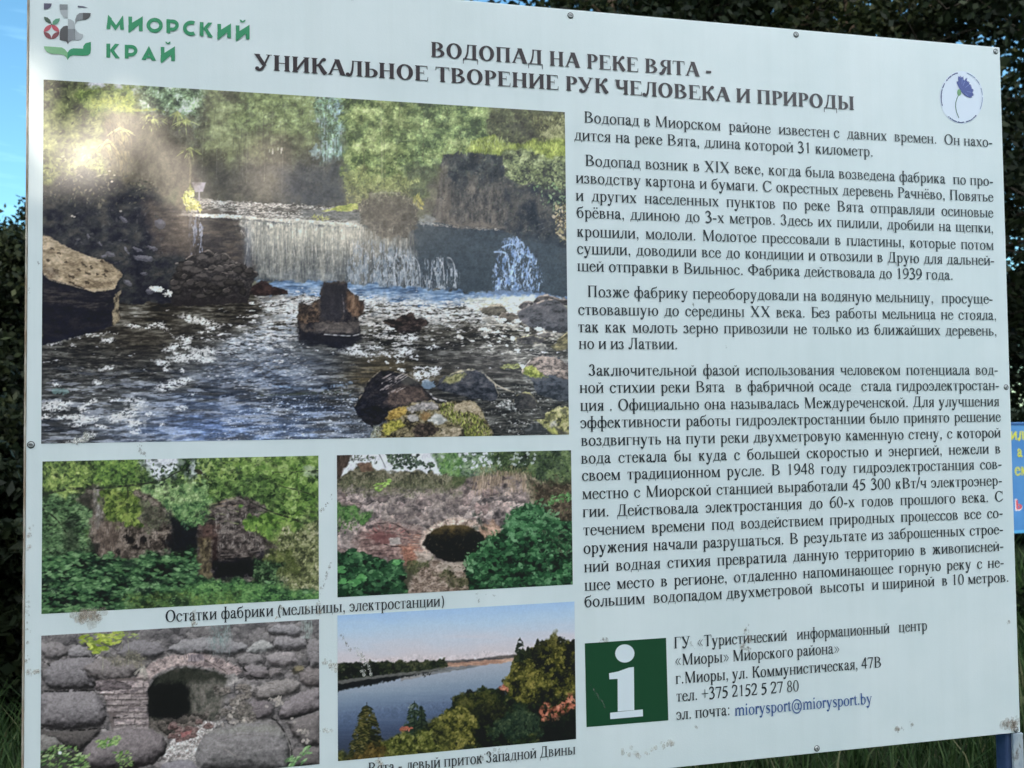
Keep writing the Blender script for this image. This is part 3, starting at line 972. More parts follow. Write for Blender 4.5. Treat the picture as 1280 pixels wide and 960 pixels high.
    for x, y, rx, ry, t in ((180, 323, 13, 4, .12), (180, 342, 4, 2, .1), (138, 318, 6, 3, .3), (158, 313, 6, 1.6, 1.), (190, 310, 8, 2.5, .3), (130, 320, 4, 2, 0), (160, 354, 7, 3, .5), (188, 364, 6, 4, 0), (154, 274, 6, 2.5, .6), (200, 280, 7, 6, .3), (172, 312, 7, 2, .4), (125, 305, 4, 1.4, .9), (110, 295, 3, 2, .7)):
        c.fill(c.ell(x, y, rx, ry, t, 1., 3), (96, 98, 108), .65)
        c.fill(c.ell(x, y - ry * .4, rx * .8, ry * .45, t, 1., 3), (128, 130, 140), .55)
    for x, y in ((90, 270), (93, 271), (151, 264), (140, 227), (143, 219), (137, 214)):
        c.fill(c.ell(x, y, 1.6, 1.2), (200, 196, 180), .8)
    c.stroke([(118, 222), (126, 219), (134, 218)], 1.6, 1.6, (158, 150, 130), .7)
    # river
    riv = c.poly([(48, 424), (130, 405), (150, 380), (230, 378), (300, 370), (340, 356), (560, 362), (716, 380), (716, 560), (48, 560)], 2, 8)
    rip = .5 * c.noise(26, 3.4, 4) + .45 * c.noise(9, 2, 3)
    base = c.ramp(.46 + .6 * rip, [(24, 24, 24), (40, 38, 34), (62, 60, 52), (98, 98, 88), (140, 142, 134)])
    c.fill(riv, base)
    # grey-blue reflections low in the picture
    k = np.clip((Y - 470 + (X - 200) * -.12) / 70, 0, 1) * np.clip((560 - X) / 60, 0, 1) * np.clip((X - 40) / 160, .25, 1)
    k = np.maximum(k, .9 * c.glow(330, 462, 80, 34))
    ang = (Y * 1.0 + X * .25)
    rip2 = np.sin(ang * .9 + 3.5 * c.noise(30, 12, 3)) * .35 + .6 * c.noise(12, 2.4, 3)
    c.fill(riv * k, c.ramp(.5 + .45 * rip2, [(56, 60, 68), (92, 104, 122), (124, 142, 166), (160, 178, 198), (206, 216, 222)]), .85)
    c.fill(riv * c.glow(270, 535, 60, 28), (120, 142, 184), .5)
    m = c.glow(478, 452, 36, 12) + c.glow(455, 474, 30, 12) + c.glow(520, 470, 40, 10)
    c.fill(riv * np.clip(m, 0, 1), c.ramp(.5 + .5 * rip, [(52, 44, 24), (84, 70, 40), (110, 94, 56)]), .75)
    c.fill(riv * np.clip(c.glow(180, 430, 70, 22), 0, 1), c.ramp(.5 + .5 * rip, [(30, 27, 23), (50, 45, 36), (78, 72, 54)]), .8)
    c.fill(riv * np.clip(c.glow(150, 505, 60, 14), 0, 1), c.ramp(.5 + .5 * rip2, [(58, 58, 52), (92, 92, 80), (140, 140, 126)]), .5)
    c.fill(riv * np.clip(c.glow(620, 455, 70, 22), 0, 1), c.ramp(.5 + .5 * rip, [(62, 60, 54), (88, 84, 76), (112, 108, 98), (140, 136, 122)]), .75)
    # blue water at the foot of the falls, then broken white water
    c.fill(c.poly([(322, 352), (420, 352), (520, 360), (600, 366), (716, 372), (716, 380), (600, 380), (540, 384), (430, 372), (330, 368)], 2.5, 7, 1.4),
           c.ramp(.5 + .5 * c.noise(14, 2.4, 3), [(62, 86, 116), (88, 122, 162), (116, 152, 190), (150, 180, 208)]))
    c.fill(c.poly([(600, 366), (640, 362), (680, 366), (704, 374), (610, 374)], 2, 5, 1), (124, 158, 204), .6)
    wn = .65 * c.noise(13, 3.2, 4, .7) + .3 * c.noise(4, 1.6, 2)
    foam = np.clip(1.0 * c.glow(370, 382, 60, 13) + .85 * c.glow(520, 386, 90, 12) + .8 * c.glow(335, 408, 55, 14) + .5 * c.glow(480, 412, 60, 12) + .45 * c.glow(620, 405, 60, 14) + .55 * c.glow(310, 432, 60, 12) + .3 * c.glow(330, 450, 60, 25), 0, 1.)
    c.fill(riv * np.clip((wn + foam - .78) * 3, 0, 1), c.ramp(.6 + .5 * c.noise(5, 2, 3), [(150, 158, 160), (206, 212, 212), (236, 240, 236)]), .9)
    c.fill(c.poly([(575, 374), (640, 370), (700, 372), (712, 382), (660, 392), (600, 392)], 2, 6, 2), (206, 214, 192), .85)
    # sparkles
    sp = c.poly([(330, 500), (440, 480), (470, 545), (440, 556), (250, 556), (290, 520)], 5, 10)
    c.leaves(sp, 1500, (.7, 2.), [(236, 242, 242), (200, 212, 218), (150, 166, 182), (60, 70, 80), (90, 104, 120)], ang=.1, spread=1.2, asp=.5)
    c.leaves(c.poly([(240, 415), (370, 410), (400, 470), (330, 500), (250, 470)], 6), 900, (.9, 3.2), [(226, 230, 226), (176, 184, 184), (70, 70, 66), (110, 112, 106), (60, 56, 50)], ang=.05, spread=.6, asp=.3, a=.75)
    c.leaves(c.poly([(60, 430), (150, 430), (230, 480), (60, 480)], 6), 320, (.9, 3), [(150, 148, 134), (104, 100, 88), (40, 36, 30), (80, 72, 56)], ang=.1, spread=.7, asp=.3, a=.7)
    c.leaves(c.poly([(580, 500), (700, 470), (712, 545), (600, 550)], 6), 800, (.8, 2.4), [(206, 210, 200), (120, 122, 110), (54, 56, 54), (84, 88, 80)], ang=.5, spread=1.8, asp=.4)
    c.leaves(c.poly([(480, 395), (640, 392), (650, 440), (560, 440)], 6), 500, (.9, 3), [(220, 222, 214), (150, 150, 140), (60, 58, 50), (96, 94, 84)], ang=.1, spread=.8, asp=.35, a=.8)
    for k in range(26):                                               # long curved ripples
        y = 470 + c.r.rand() * 80
        x = 60 + c.r.rand() * 200
        c.stroke([(x, y + 14), (x + 50, y + 6), (x + 110, y - 8), (x + 150, y - 16)], .6, 1.6, [(170, 182, 192), (60, 66, 74), (40, 42, 46)][k % 3], .4)
    c.stroke([(325, 494), (380, 492), (440, 488)], 2, 5, (66, 70, 46), .7)
    c.stroke([(340, 482), (390, 486), (440, 478)], 2, 4, (150, 180, 206), .7)
    c.stroke([(415, 498), (440, 492)], 3, 2, (60, 68, 66), .6)
    wn = .6 * c.noise(16, 3, 4, .7) + .5 * c.noise(4, 1.4, 3)
    fm = c.poly([(322, 372), (430, 366), (560, 378), (650, 376), (660, 400), (560, 404), (440, 398), (330, 398)], 5, 12, 8)
    c.fill(riv * fm * np.clip((wn + .5) * 2.2, 0, 1), c.ramp(.6 + .5 * c.noise(5, 2, 3), [(140, 150, 156), (206, 214, 214), (240, 242, 238)]), .92)
    fm = c.poly([(330, 400), (372, 392), (376, 420), (330, 446), (262, 452), (286, 424)], 5, 12, 9)
    c.fill(riv * fm * np.clip((wn + .42) * 2, 0, 1), c.ramp(.55 + .5 * c.noise(8, 2, 3), [(120, 134, 146), (176, 190, 200), (226, 232, 232)]), .85)
    fm = c.poly([(455, 398), (520, 404), (520, 436), (468, 440), (450, 424)], 4, 12, 7)
    c.fill(riv * fm * np.clip((wn + .0) * 2.6, 0, 1), (216, 220, 216), .85)
    c.fill(riv * c.poly([(600, 385), (720, 400), (720, 470), (600, 440)], 6, 12, 10) * np.clip((wn - .1) * 2.6, 0, 1), (190, 190, 178), .6)
    dk = c.noise(22, 4, 4, .65)
    c.fill(riv * np.clip((Y - 420) / 40, 0, 1) * np.clip((dk - .15) * 2, 0, .8), (40, 38, 34), .6)
    c.fill(riv * np.clip((Y - 450) / 40, 0, 1) * np.clip((480 - X) / 60, 0, 1) * np.clip((-dk - .25) * 2.4, 0, .8), (190, 202, 214), .7)
    lace = np.clip(1.0 + 1.5 * c.noise(3.2, 1.6, 3, .7), 0, 1)
    # foam flecks drifting (x, y, rx, ry, tilt)
    F = [(690, 100, 60, 10, 0), (770, 120, 35, 12, 0), (850, 92, 55, 13, -.1), (910, 120, 35, 12, .3), (345, 173, 140, 9, -.1), (100, 225, 52, 15, -.15), (250, 237, 20, 8, 0), (495, 205, 48, 16, -.2), (555, 160, 18, 7, 0), (1130, 55, 110, 22, .15), (1220, 75, 60, 18, .1), (1265, 110, 60, 16, -.1), (1200, 145, 40, 10, 0), (1035, 190, 62, 16, 0), (1060, 215, 40, 18, -.3), (985, 245, 40, 13, 0), (1060, 255, 42, 16, .2), (940, 275, 50, 15, -.1), (1000, 298, 30, 12, -.1), (1180, 300, 100, 36, -.1), (1050, 335, 110, 24, -.08), (890, 365, 60, 19, .1), (1215, 350, 60, 18, 0), (920, 420, 32, 15, 0), (1035, 425, 22, 15, 0), (485, 413, 62, 16, -.25), (425, 510, 46, 17, -.1), (120, 530, 30, 11, 0), (960, 530, 120, 30, -.25), (1070, 495, 50, 16, 0), (700, 655, 76, 32, .1), (640, 735, 90, 36, -.3), (560, 765, 70, 30, -.2), (690, 808, 66, 24, .1), (130, 670, 110, 26, -.1), (100, 705, 100, 14, 0), (320, 710, 46, 18, .1), (290, 780, 70, 30, .2), (190, 765, 70, 16, 0), (380, 780, 70, 18, -.2), (260, 815, 50, 22, 0), (450, 835, 50, 17, .1), (790, 743, 32, 13, -.1), (1035, 695, 40, 15, 0), (345, 905, 60, 26, -.5), (250, 945, 60, 14, -.3), (690, 870, 40, 16, -.2), (540, 640, 36, 10, 0), (370, 655, 50, 14, -.5), (40, 760, 40, 12, 0), (1110, 600, 30, 10, 0), (890, 825, 30, 9, .3)]
    for x, y, rx, ry, t in F:
        x, y, rx, ry = 50 + x / 5.818, 390 + y / 5.818, rx / 5.818, ry / 5.818
        c.fill(c.ell(x, y, rx * 1.06, ry * 1.1, t, 1.8, 3.5, .6) * lace, (222, 227, 222), .92)
    F2 = [(820, 760, 95, 20, .15), (640, 615, 60, 14, .1), (700, 650, 130, 20, .1), (810, 612, 60, 18, -.1), (950, 668, 70, 13, .1), (1030, 635, 60, 22, -.1), (1050, 535, 70, 24, -.1), (1095, 680, 40, 11, 0), (780, 703, 22, 9, 0), (890, 718, 14, 7, 0), (992, 714, 28, 11, 0), (995, 772, 28, 14, .3), (1145, 752, 60, 9, 0), (870, 642, 36, 10, 0), (1220, 605, 50, 11, 0), (590, 602, 26, 10, 0), (668, 600, 30, 11, 0), (1250, 765, 45, 20, -.2), (1170, 800, 90, 26, 0), (1150, 830, 50, 22, .4)]
    for x, y, rx, ry, t in F2[1:]:
        x, y, rx, ry = 330 + x / 5.818, 330 + y / 5.818, rx / 5.818, ry / 5.818
        c.fill(c.ell(x, y, rx * 1.06, ry * 1.1, t, 1.8, 3.5, .6) * lace, (220, 227, 226), .92)
    c.fill(c.ell(536, 481, 8, 6, .3, 2), (120, 150, 176), .7)
    c.fill(c.ell(196, 361, 10, 3, 0, 2, 3), (222, 224, 216))
    c.fill(c.ell(212, 367, 9, 3.5, -.1, 2, 3), (222, 224, 216))
    c.fill(c.ell(76, 489, 10, 4, .1, 2, 3), (120, 160, 150), .6)
    # left boulder
    fr = zp(50, 240, 5.818, (15, 590), (150, 650), (400, 725), (545, 705), (575, 800), (545, 880), (545, 960), (500, 985), (250, 1060), (15, 1120))
    c.tex(c.poly(fr, 1.2, 5), [(18, 20, 34), (24, 26, 38), (36, 36, 42)], 20, 5, 4, 1.)
    c.tex(c.poly(zp(50, 240, 5.818, (15, 690), (400, 740), (530, 730), (520, 820), (380, 860), (15, 800)), 2, 6, 2), [(20, 22, 34), (36, 36, 42), (66, 64, 62)], 16, 3, 4, 1.2, .8)
    c.tex(c.poly(zp(50, 240, 5.818, (545, 740), (585, 720), (570, 860), (600, 910), (540, 970), (520, 960)), 1.5, 4), [(60, 56, 46), (120, 112, 90), (160, 150, 120)], 4, 5, 3, 1.2)
    top = zp(50, 240, 5.818, (15, 322), (75, 332), (140, 372), (200, 400), (330, 458), (455, 490), (520, 530), (565, 560), (605, 605), (560, 650), (545, 705), (480, 720), (400, 730), (330, 705), (240, 680), (150, 655), (70, 635), (15, 590))
    m = c.poly(top, 1, 4)
    c.tex(m, [(118, 104, 82), (146, 132, 104), (168, 154, 124), (188, 174, 144)], 12, 5, 4, 1.1)
    c.leaves(c.poly(top - np.array([0, 2]), 0), 240, (1, 2.6), [(110, 96, 74), (190, 178, 150), (140, 126, 100), (92, 80, 62)], ang=.4, spread=1, asp=.4, a=.6)
    for x, y in ((190, 510), (230, 615), (330, 535), (375, 550), (480, 575), (450, 505), (60, 495), (350, 590), (280, 565), (140, 445), (100, 575), (345, 655), (270, 685), (420, 600), (470, 605), (90, 410), (230, 660), (310, 520)):
        c.fill(c.ell(50 + x / 5.818, 240 + y / 5.818, 2 + c.r.rand() * 2.4, 1 + c.r.rand(), .4, 1, 2), (62, 52, 42), .85)
    c.tex(c.poly(zp(50, 240, 5.818, (20, 540), (120, 560), (150, 620), (60, 620)), 2, 4, 2), [(84, 72, 58), (150, 140, 120)], 4, 3, 3, 1.2, .8)
    c.stroke(zp(50, 240, 5.818, (30, 600), (80, 640), (200, 672), (330, 708), (400, 726)), 1.5, 1.2, (186, 174, 146), .8)
    # rock pile
    pile = zp(220, 230, 5.818, (-30, 680), (40, 570), (110, 520), (190, 505), (215, 482), (260, 488), (300, 512), (350, 505), (410, 560), (455, 572), (520, 610), (590, 635), (598, 660), (560, 700), (560, 750), (520, 860), (200, 885), (-30, 880))
    m = c.poly(pile, 1.5, 5)
    f1, f2, cid, oy = c.worley(11, 7, 3, warp=.35)
    t = .36 + .25 * (cid - .5) - .3 * oy + .3 * c.noise(4, 3, 3)
    c.fill(m, c.ramp(t, [(26, 26, 29), (46, 45, 46), (66, 64, 62), (94, 90, 85)]))
    c.fill(m * np.clip(1 - f2 * 4, 0, 1), (30, 28, 30), .6)
    c.fill(m * np.clip((Y - 356) / 24, 0, 1), (34, 32, 34), .85)
    for p, w in (([(75, 545), (120, 518), (190, 518), (215, 545)], 1.6), ([(212, 492), (235, 482), (270, 505), (290, 525)], 2.2), ([(320, 512), (360, 508), (400, 545), (410, 580)], 1.8), ([(405, 585), (440, 572), (490, 585), (525, 612)], 1.6), ([(500, 650), (545, 632), (592, 642)], 2.2), ([(60, 640), (80, 632), (130, 620)], 1.4), ([(0, 578), (40, 574), (60, 580)], 2.), ([(30, 660), (50, 668)], 2.4), ([(150, 610), (240, 620), (330, 640), (400, 660)], 1.2), ([(270, 540), (310, 540), (330, 560)], 1.2), ([(190, 720), (210, 780), (250, 810), (270, 760)], 1.)):
        c.stroke(zp(220, 230, 5.818, *p), w, w * .7, (176, 166, 152), .6)
    for k in range(70):
        x, y = -10 + c.r.rand() * 570, 520 + c.r.rand() * 300
        px_, py_ = 220 + x / 5.818, 230 + y / 5.818
        if m[min(c.h - 1, max(0, int((py_ - c.y0) * c.S))), min(c.w - 1, max(0, int((px_ - c.x0) * c.S)))] < .9:
            continue
        a_, b_ = 4 + c.r.rand() * 6, 2.5 + c.r.rand() * 3
        v = 34 + 26 * c.r.rand() + 22 * max(0, (700 - y) / 200)
        e = c.ell(px_, py_, a_, b_, c.r.randn() * .4, 1, 4, .3)
        c.fill(e, (v * .62, v * .60, v * .61))
        c.fill(c.ell(px_ - .5, py_ - .8, a_ * .86, b_ * .7, 0, 1, 4, .5) * e, (v * 1.3, v * 1.25, v * 1.2), .8)
        if k % 2:
            c.stroke([(px_ - a_ * .7, py_ - b_ * .5), (px_, py_ - b_ * .95), (px_ + a_ * .7, py_ - b_ * .5)], .9, .7, (v * 2.3, v * 2.2, v * 2.05), .7)
    c.rock(zp(220, 230, 5.818, (530, 800), (560, 745), (620, 705), (660, 712), (700, 740), (730, 745), (760, 765), (805, 775), (810, 800), (640, 818)), (46, 36, 36), (98, 74, 66), rough=1)
    # central rock
    cen = zp(330, 330, 5.818, (440, 130), (500, 135), (520, 125), (600, 125), (605, 180), (625, 185), (655, 225), (680, 225), (690, 265), (722, 265), (732, 300), (722, 350), (690, 385), (688, 430), (706, 500), (690, 535), (560, 600), (420, 580), (370, 540), (255, 560), (250, 480), (240, 430), (255, 285), (270, 268), (300, 290), (345, 312), (360, 280), (405, 255), (410, 200))
    m = c.poly(cen, 1, 3)
    c.tex(m, [(26, 26, 32), (42, 41, 44), (58, 54, 52), (82, 74, 66)], 6, 6, 4, 1.1)
    c.tex(c.poly(zp(330, 330, 5.818, (600, 190), (655, 225), (690, 270), (725, 270), (725, 350), (680, 390), (610, 350), (575, 280)), 1.4, 4, 1.5), [(54, 42, 36), (92, 72, 56), (128, 104, 82)], 5, 8, 4, 1.2, .85)
    c.tex(c.poly(zp(330, 330, 5.818, (260, 290), (300, 295), (400, 260), (400, 420), (250, 430)), 1.6, 4, 1.5), [(34, 30, 30), (60, 52, 46), (110, 90, 70)], 5, 4, 4, 1.2, .85)
    c.tex(c.poly(zp(330, 330, 5.818, (370, 430), (560, 425), (690, 420), (695, 500), (500, 505), (370, 500)), 1.4, 5, 1), [(54, 52, 52), (80, 76, 72), (104, 98, 92)], 8, 5, 4, 1., .9)
    c.fill(c.poly(zp(330, 330, 5.818, (420, 150), (600, 140), (600, 350), (560, 415), (410, 410)), 1, 4, 2), (38, 39, 45), .8)
    c.fill(c.poly(zp(330, 330, 5.818, (250, 490), (480, 510), (700, 515), (720, 560), (600, 620), (420, 590), (260, 570)), 2, 6, 2), (26, 26, 32), .85)
    c.stroke(zp(330, 330, 5.818, (440, 512), (560, 520), (640, 522), (700, 508)), 1.4, 1.4, (186, 190, 192), .8)
    c.stroke(zp(330, 330, 5.818, (568, 225), (580, 300), (582, 350)), 1.2, 1.6, (124, 122, 124), .6)
    c.rock(zp(330, 330, 5.818, (860, 410), (900, 395), (960, 410), (1000, 370), (1080, 358), (1110, 400), (1150, 395), (1210, 430), (1150, 460), (1130, 500), (980, 500), (930, 460), (880, 440)), (42, 36, 36), (112, 96, 84), rough=1.2, rs=4)
    # right-hand rocks
    z = (560, 350, 8.)
    c.rock(zp(*z, (855, 210), (880, 170), (930, 150), (1000, 148), (1060, 170), (1120, 185), (1200, 190), (1200, 260), (860, 260)), (76, 74, 74), (150, 142, 132), rim=(176, 166, 154))
    c.rock(zp(*z, (700, 270), (740, 220), (800, 205), (850, 220), (850, 260), (740, 300)), (70, 70, 72), (136, 128, 120), rim=(150, 142, 132))
    c.rock(zp(*z, (320, 300), (350, 275), (420, 252), (540, 250), (585, 270), (612, 315), (560, 335), (480, 360), (400, 345), (340, 345)), (96, 94, 84), (150, 146, 126), rim=(184, 178, 156))
    c.rock(zp(*z, (500, 365), (560, 330), (640, 330), (700, 360), (700, 400), (600, 430), (520, 390)), (78, 76, 70), (132, 124, 112), rim=(180, 172, 158))
    c.rock(zp(*z, (700, 320), (720, 290), (780, 262), (900, 220), (1000, 190), (1060, 186), (1130, 215), (1190, 280), (1215, 380), (1210, 520), (1060, 515), (960, 500), (860, 470), (760, 440), (715, 390)), (74, 77, 82), (112, 110, 112), rim=(168, 158, 146), rimw=2)
    c.rock(zp(*z, (660, 590), (690, 575), (760, 560), (840, 540), (900, 560), (960, 590), (940, 630), (820, 650), (740, 640), (680, 630)), (70, 68, 66), (150, 146, 108), rim=(206, 196, 150))
    c.rock(zp(*z, (870, 545), (960, 515), (1020, 530), (1040, 560), (960, 580)), (74, 72, 70), (150, 144, 132), rim=(190, 184, 170))
    c.rock(zp(*z, (850, 660), (920, 630), (980, 660), (1000, 720), (880, 700)), (88, 86, 80), (160, 160, 144), rim=(190, 188, 174))
    c.rock(zp(*z, (1020, 660), (1100, 590), (1180, 530), (1215, 520), (1215, 700), (1090, 700)), (90, 86, 62), (190, 178, 116), rim=(214, 204, 150))
    for x, y, rx, ry in ((790, 490, 26, 22), (915, 490, 50, 20), (700, 405, 40, 12), (560, 400, 30, 14), (650, 585, 22, 20), (690, 700, 30, 14), (420, 660, 30, 10), (480, 520, 70, 16), (370, 495, 70, 18), (120, 570, 40, 18), (240, 605, 40, 10), (560, 560, 30, 10), (620, 440, 40, 12), (960, 720, 40, 10), (380, 575, 34, 10), (510, 620, 20, 12), (590, 655, 18, 10)):
        c.fill(c.ell(z[0] + x / 8, z[1] + y / 8, rx / 8, ry / 8, .1, 1.2, 3, .5), (226, 226, 216), .85)
    z = (580, 440, 8.727)
    pts = zp(*z, (630, 240), (640, 180), (700, 110), (750, 65), (860, 36), (960, 50), (1040, 80), (1120, 125), (1165, 170), (1165, 545), (1000, 520), (860, 480), (780, 420), (740, 320), (650, 270))
    c.rock(pts, (70, 74, 78), (96, 94, 92))
    c.rock(zp(*z, (640, 240), (640, 190), (700, 115), (760, 66), (860, 36), (960, 50), (1040, 80), (1165, 165), (1165, 310), (1080, 300), (980, 250), (860, 255), (760, 285)), (128, 116, 104), (184, 170, 152), rough=1.2, rs=3.5, tex=1.2)
    c.tex(c.poly(zp(*z, (640, 240), (650, 170), (740, 140), (800, 190), (860, 250), (920, 275), (760, 285)), 1.5, 3, 1.2), [(84, 92, 40), (122, 132, 56), (156, 160, 80)], 3, 3, 3, 1.2)
    c.stroke(zp(*z, (632, 220), (650, 170), (720, 90)), 1.4, 1.6, (206, 196, 176), .8)
    c.fill(c.ell(z[0] + 630 / z[2], z[1] + 155 / z[2], 3.4, 2.8, 0, .8, 2), (210, 206, 190))
    c.leaves(c.poly(zp(*z, (390, 150), (600, 120), (620, 180), (420, 190)), 1.5), 70, (1, 3), [(140, 146, 84), (104, 108, 66)], ang=0, spread=.6, asp=.4)
    c.rock(zp(420, 440, 6.4, (800, 290), (815, 230), (860, 180), (900, 175), (960, 160), (1060, 138), (1130, 140), (1190, 165), (1265, 240), (1300, 330), (1280, 385), (1180, 390), (1050, 360), (930, 340), (850, 310)), (62, 64, 68), (120, 116, 112), rim=(196, 188, 150), rimw=1.8)
    c.tex(c.poly(zp(420, 440, 6.4, (850, 250), (880, 200), (980, 165), (1040, 175), (1000, 220), (940, 250)), 1.4, 3, 1.5), [(110, 112, 62), (150, 150, 88), (176, 172, 112)], 3, 3, 3, 1.2, .85)
    c.stroke(zp(*z, (190, 210), (260, 280), (340, 350), (440, 400), (540, 435)), 1.6, 1.8, (186, 178, 152), .75)
    c.rock(zp(*z, (540, 520), (560, 470), (610, 440), (660, 430), (720, 445), (780, 500), (810, 560), (780, 610), (640, 620), (560, 600)), (60, 58, 54), (104, 98, 86), rim=(170, 166, 108), rimw=2)
    c.leaves(c.poly(zp(*z, (330, 590), (480, 520), (560, 560), (560, 640), (420, 620)), 1.5), 160, (.8, 2.4), [(220, 222, 214), (150, 154, 146), (80, 84, 80)], ang=.6, spread=1.4, asp=.4)
    # bottom big rock
    big = zp(420, 440, 6.4, (145, 440), (170, 380), (220, 310), (255, 240), (290, 200), (350, 152), (400, 150), (470, 158), (560, 182), (650, 240), (700, 290), (780, 360), (790, 390), (640, 410), (520, 440), (420, 480), (400, 545), (300, 600), (240, 570), (180, 520))
    c.rock(big, (28, 26, 28), (62, 55, 50), rough=1, rs=4)
    c.tex(c.poly(zp(420, 440, 6.4, (430, 300), (560, 250), (680, 290), (760, 370), (600, 410), (450, 440), (400, 400)), 2, 5, 3), [(54, 44, 38), (84, 70, 58), (112, 94, 78)], 6, 5, 4, 1.1, .9)
    c.fill(c.poly(zp(420, 440, 6.4, (500, 190), (580, 190), (660, 250), (560, 270), (520, 240)), 1, 4, 2), (78, 76, 66), .8)
    for k in range(34):
        x, y = 335 + c.r.rand() * 150, 170 + c.r.rand() * 140
        x += (310 - y) * .25
        p = zp(420, 440, 6.4, (x, y + 24), (x + 28, y + 6), (x + 64, y - 8 - c.r.rand() * 8))
        c.stroke(p, 1.6, .7, [(176, 168, 160), (140, 130, 122), (198, 192, 186), (44, 40, 40)][k % 4], .75)
    c.stroke(zp(420, 440, 6.4, (150, 430), (220, 315), (260, 235), (350, 152)), 1.8, 1.4, (140, 130, 104), .8)
    c.stroke(zp(420, 440, 6.4, (470, 158), (560, 182), (650, 238)), 1.2, 1.2, (160, 152, 130), .7)
    c.stroke(zp(420, 440, 6.4, (710, 290), (760, 340), (790, 372), (880, 396)), 1.6, 2.6, (206, 206, 200), .8)
    # mossy stones in front
    mo = zp(420, 440, 6.4, (270, 720), (290, 640), (350, 590), (400, 560), (415, 480), (480, 450), (550, 428), (620, 405), (700, 395), (780, 388), (830, 420), (900, 400), (1060, 388), (1120, 410), (1165, 460), (1200, 540), (1250, 640), (1260, 720))
    m = c.poly(mo, 1.3, 4)
    c.tex(m, [(46, 40, 28), (84, 76, 48), (120, 110, 74), (150, 140, 104)], 5, 4, 4, 1.3)
    def patch(p, cols, sx=3, r=1.4):
        c.tex(c.poly(zp(420, 440, 6.4, *p), r, 3.5, 1.1), cols, sx, sx * .8, 4, 1.2)
    patch([(400, 545), (420, 480), (540, 430), (590, 445), (540, 510), (470, 540)], [(110, 88, 34), (150, 124, 52), (176, 150, 70)])
    patch([(360, 640), (390, 570), (520, 540), (560, 580), (470, 630), (400, 670)], [(96, 96, 36), (150, 146, 52), (184, 178, 78)])
    patch([(560, 460), (640, 410), (760, 392), (815, 420), (820, 455), (700, 470), (600, 480)], [(112, 110, 104), (150, 146, 138), (182, 178, 170)])
    patch([(565, 530), (600, 500), (650, 500), (655, 540), (600, 550)], [(150, 148, 140), (184, 182, 172)])
    patch([(730, 550), (790, 485), (840, 500), (900, 550), (820, 590), (780, 570)], [(150, 154, 146), (178, 182, 172), (198, 200, 190)], 5)
    patch([(670, 500), (720, 480), (760, 500), (720, 545), (680, 540)], [(120, 92, 50), (164, 134, 84)])
    patch([(600, 640), (650, 570), (720, 560), (830, 610), (780, 670), (640, 680)], [(34, 28, 22), (60, 50, 40), (92, 78, 62)])
    patch([(930, 470), (960, 420), (1050, 392), (1120, 412), (1165, 460), (1160, 500), (1060, 480), (1000, 500)], [(136, 122, 92), (166, 152, 118), (186, 174, 142)])
    patch([(820, 670), (850, 610), (1000, 600), (1030, 650), (960, 680)], [(110, 100, 70), (160, 148, 116), (190, 180, 150)])
    patch([(1000, 620), (1040, 600), (1060, 660), (1020, 680)], [(36, 30, 22), (60, 52, 36)])
    g = c.poly(zp(420, 440, 6.4, (820, 420), (930, 410), (960, 470), (1060, 490), (1160, 520), (1220, 600), (1260, 680), (1060, 690), (1000, 600), (900, 540), (850, 500)), 1.5, 4)
    c.leaves(g, 620, (1.2, 3.6), [(150, 160, 62), (116, 130, 46), (180, 186, 92), (84, 92, 36), (56, 58, 30)], ang=1.5, spread=1.4, asp=.3)
    c.leaves(c.poly(zp(420, 440, 6.4, (270, 690), (300, 590), (370, 590), (350, 690)), 1), 90, (1, 2.6), [(140, 150, 120), (104, 112, 96), (176, 180, 160)], asp=.5)
    z = (580, 440, 8.727)
    m = c.poly(zp(*z, (770, 740), (880, 740), (890, 670), (960, 620), (1070, 588), (1165, 610), (1165, 920), (1010, 905), (920, 850)), 1.5, 4)
    c.tex(m, [(66, 66, 46), (124, 124, 70), (160, 160, 96), (190, 186, 130)], 4, 4, 4, 1.3)
    for p, col in (([(900, 850), (1000, 800), (1040, 900), (960, 900)], (176, 182, 88)), ([(930, 770), (1000, 750), (1010, 800), (950, 820)], (196, 196, 190)), ([(960, 800), (1010, 820), (1140, 890), (1060, 905), (1000, 860)], (52, 50, 50)), ([(1060, 620), (1120, 620), (1130, 700), (1070, 680)], (80, 80, 60)), ([(890, 700), (1000, 690), (1000, 740), (910, 740)], (92, 92, 56))):
        c.fill(c.poly(zp(*z, *p), 1.2, 3, 1.4), col, .75)
    c.fill(c.poly(zp(*z, (640, 840), (760, 780), (860, 800), (960, 900), (700, 915)), 2, 5, 2), (52, 54, 52), .8)
    # faint overlaid letters of the print's own credit
    for p in ([(560, 770), (610, 770)], [(585, 770), (585, 830)], [(650, 770), (652, 830), (690, 852), (735, 830), (738, 770)], [(800, 770), (800, 830)]):
        c.stroke(zp(*z, *p), 3, 3, (150, 154, 150), .32)
    # cool sky reflections on the lower water
    k = riv * np.clip((Y - 455) / 60, 0, 1) * np.clip((470 - X) / 80, 0, 1) * np.clip((X - 120) / 120, 0, 1)
    c.im += (k * np.clip(.6 + .8 * c.noise(30, 4, 3), 0, 1))[..., None] * np.array([2, 12, 30], np.float32)
    # light through the canopy
    up_ = np.clip((262 - Y) / 50, 0, 1)
    fl = np.clip(c.noise(9, 8, 3) * 1.3 + .35 * c.noise(2.4, 2.4, 2), 0, 1) * up_
    c.im += (fl * np.clip(1.1 * c.glow(500, 170, 130, 70) + .6 * c.glow(240, 135, 90, 36) + .5 * c.glow(330, 150, 70, 50), 0, 1))[..., None] * np.array([44, 46, 34], np.float32)
    dk_ = np.clip(-c.noise(11, 9, 3) * 1.2, 0, 1) * up_ * np.clip(c.glow(500, 170, 150, 80), 0, 1)
    c.im *= (1 - .32 * dk_)[..., None]
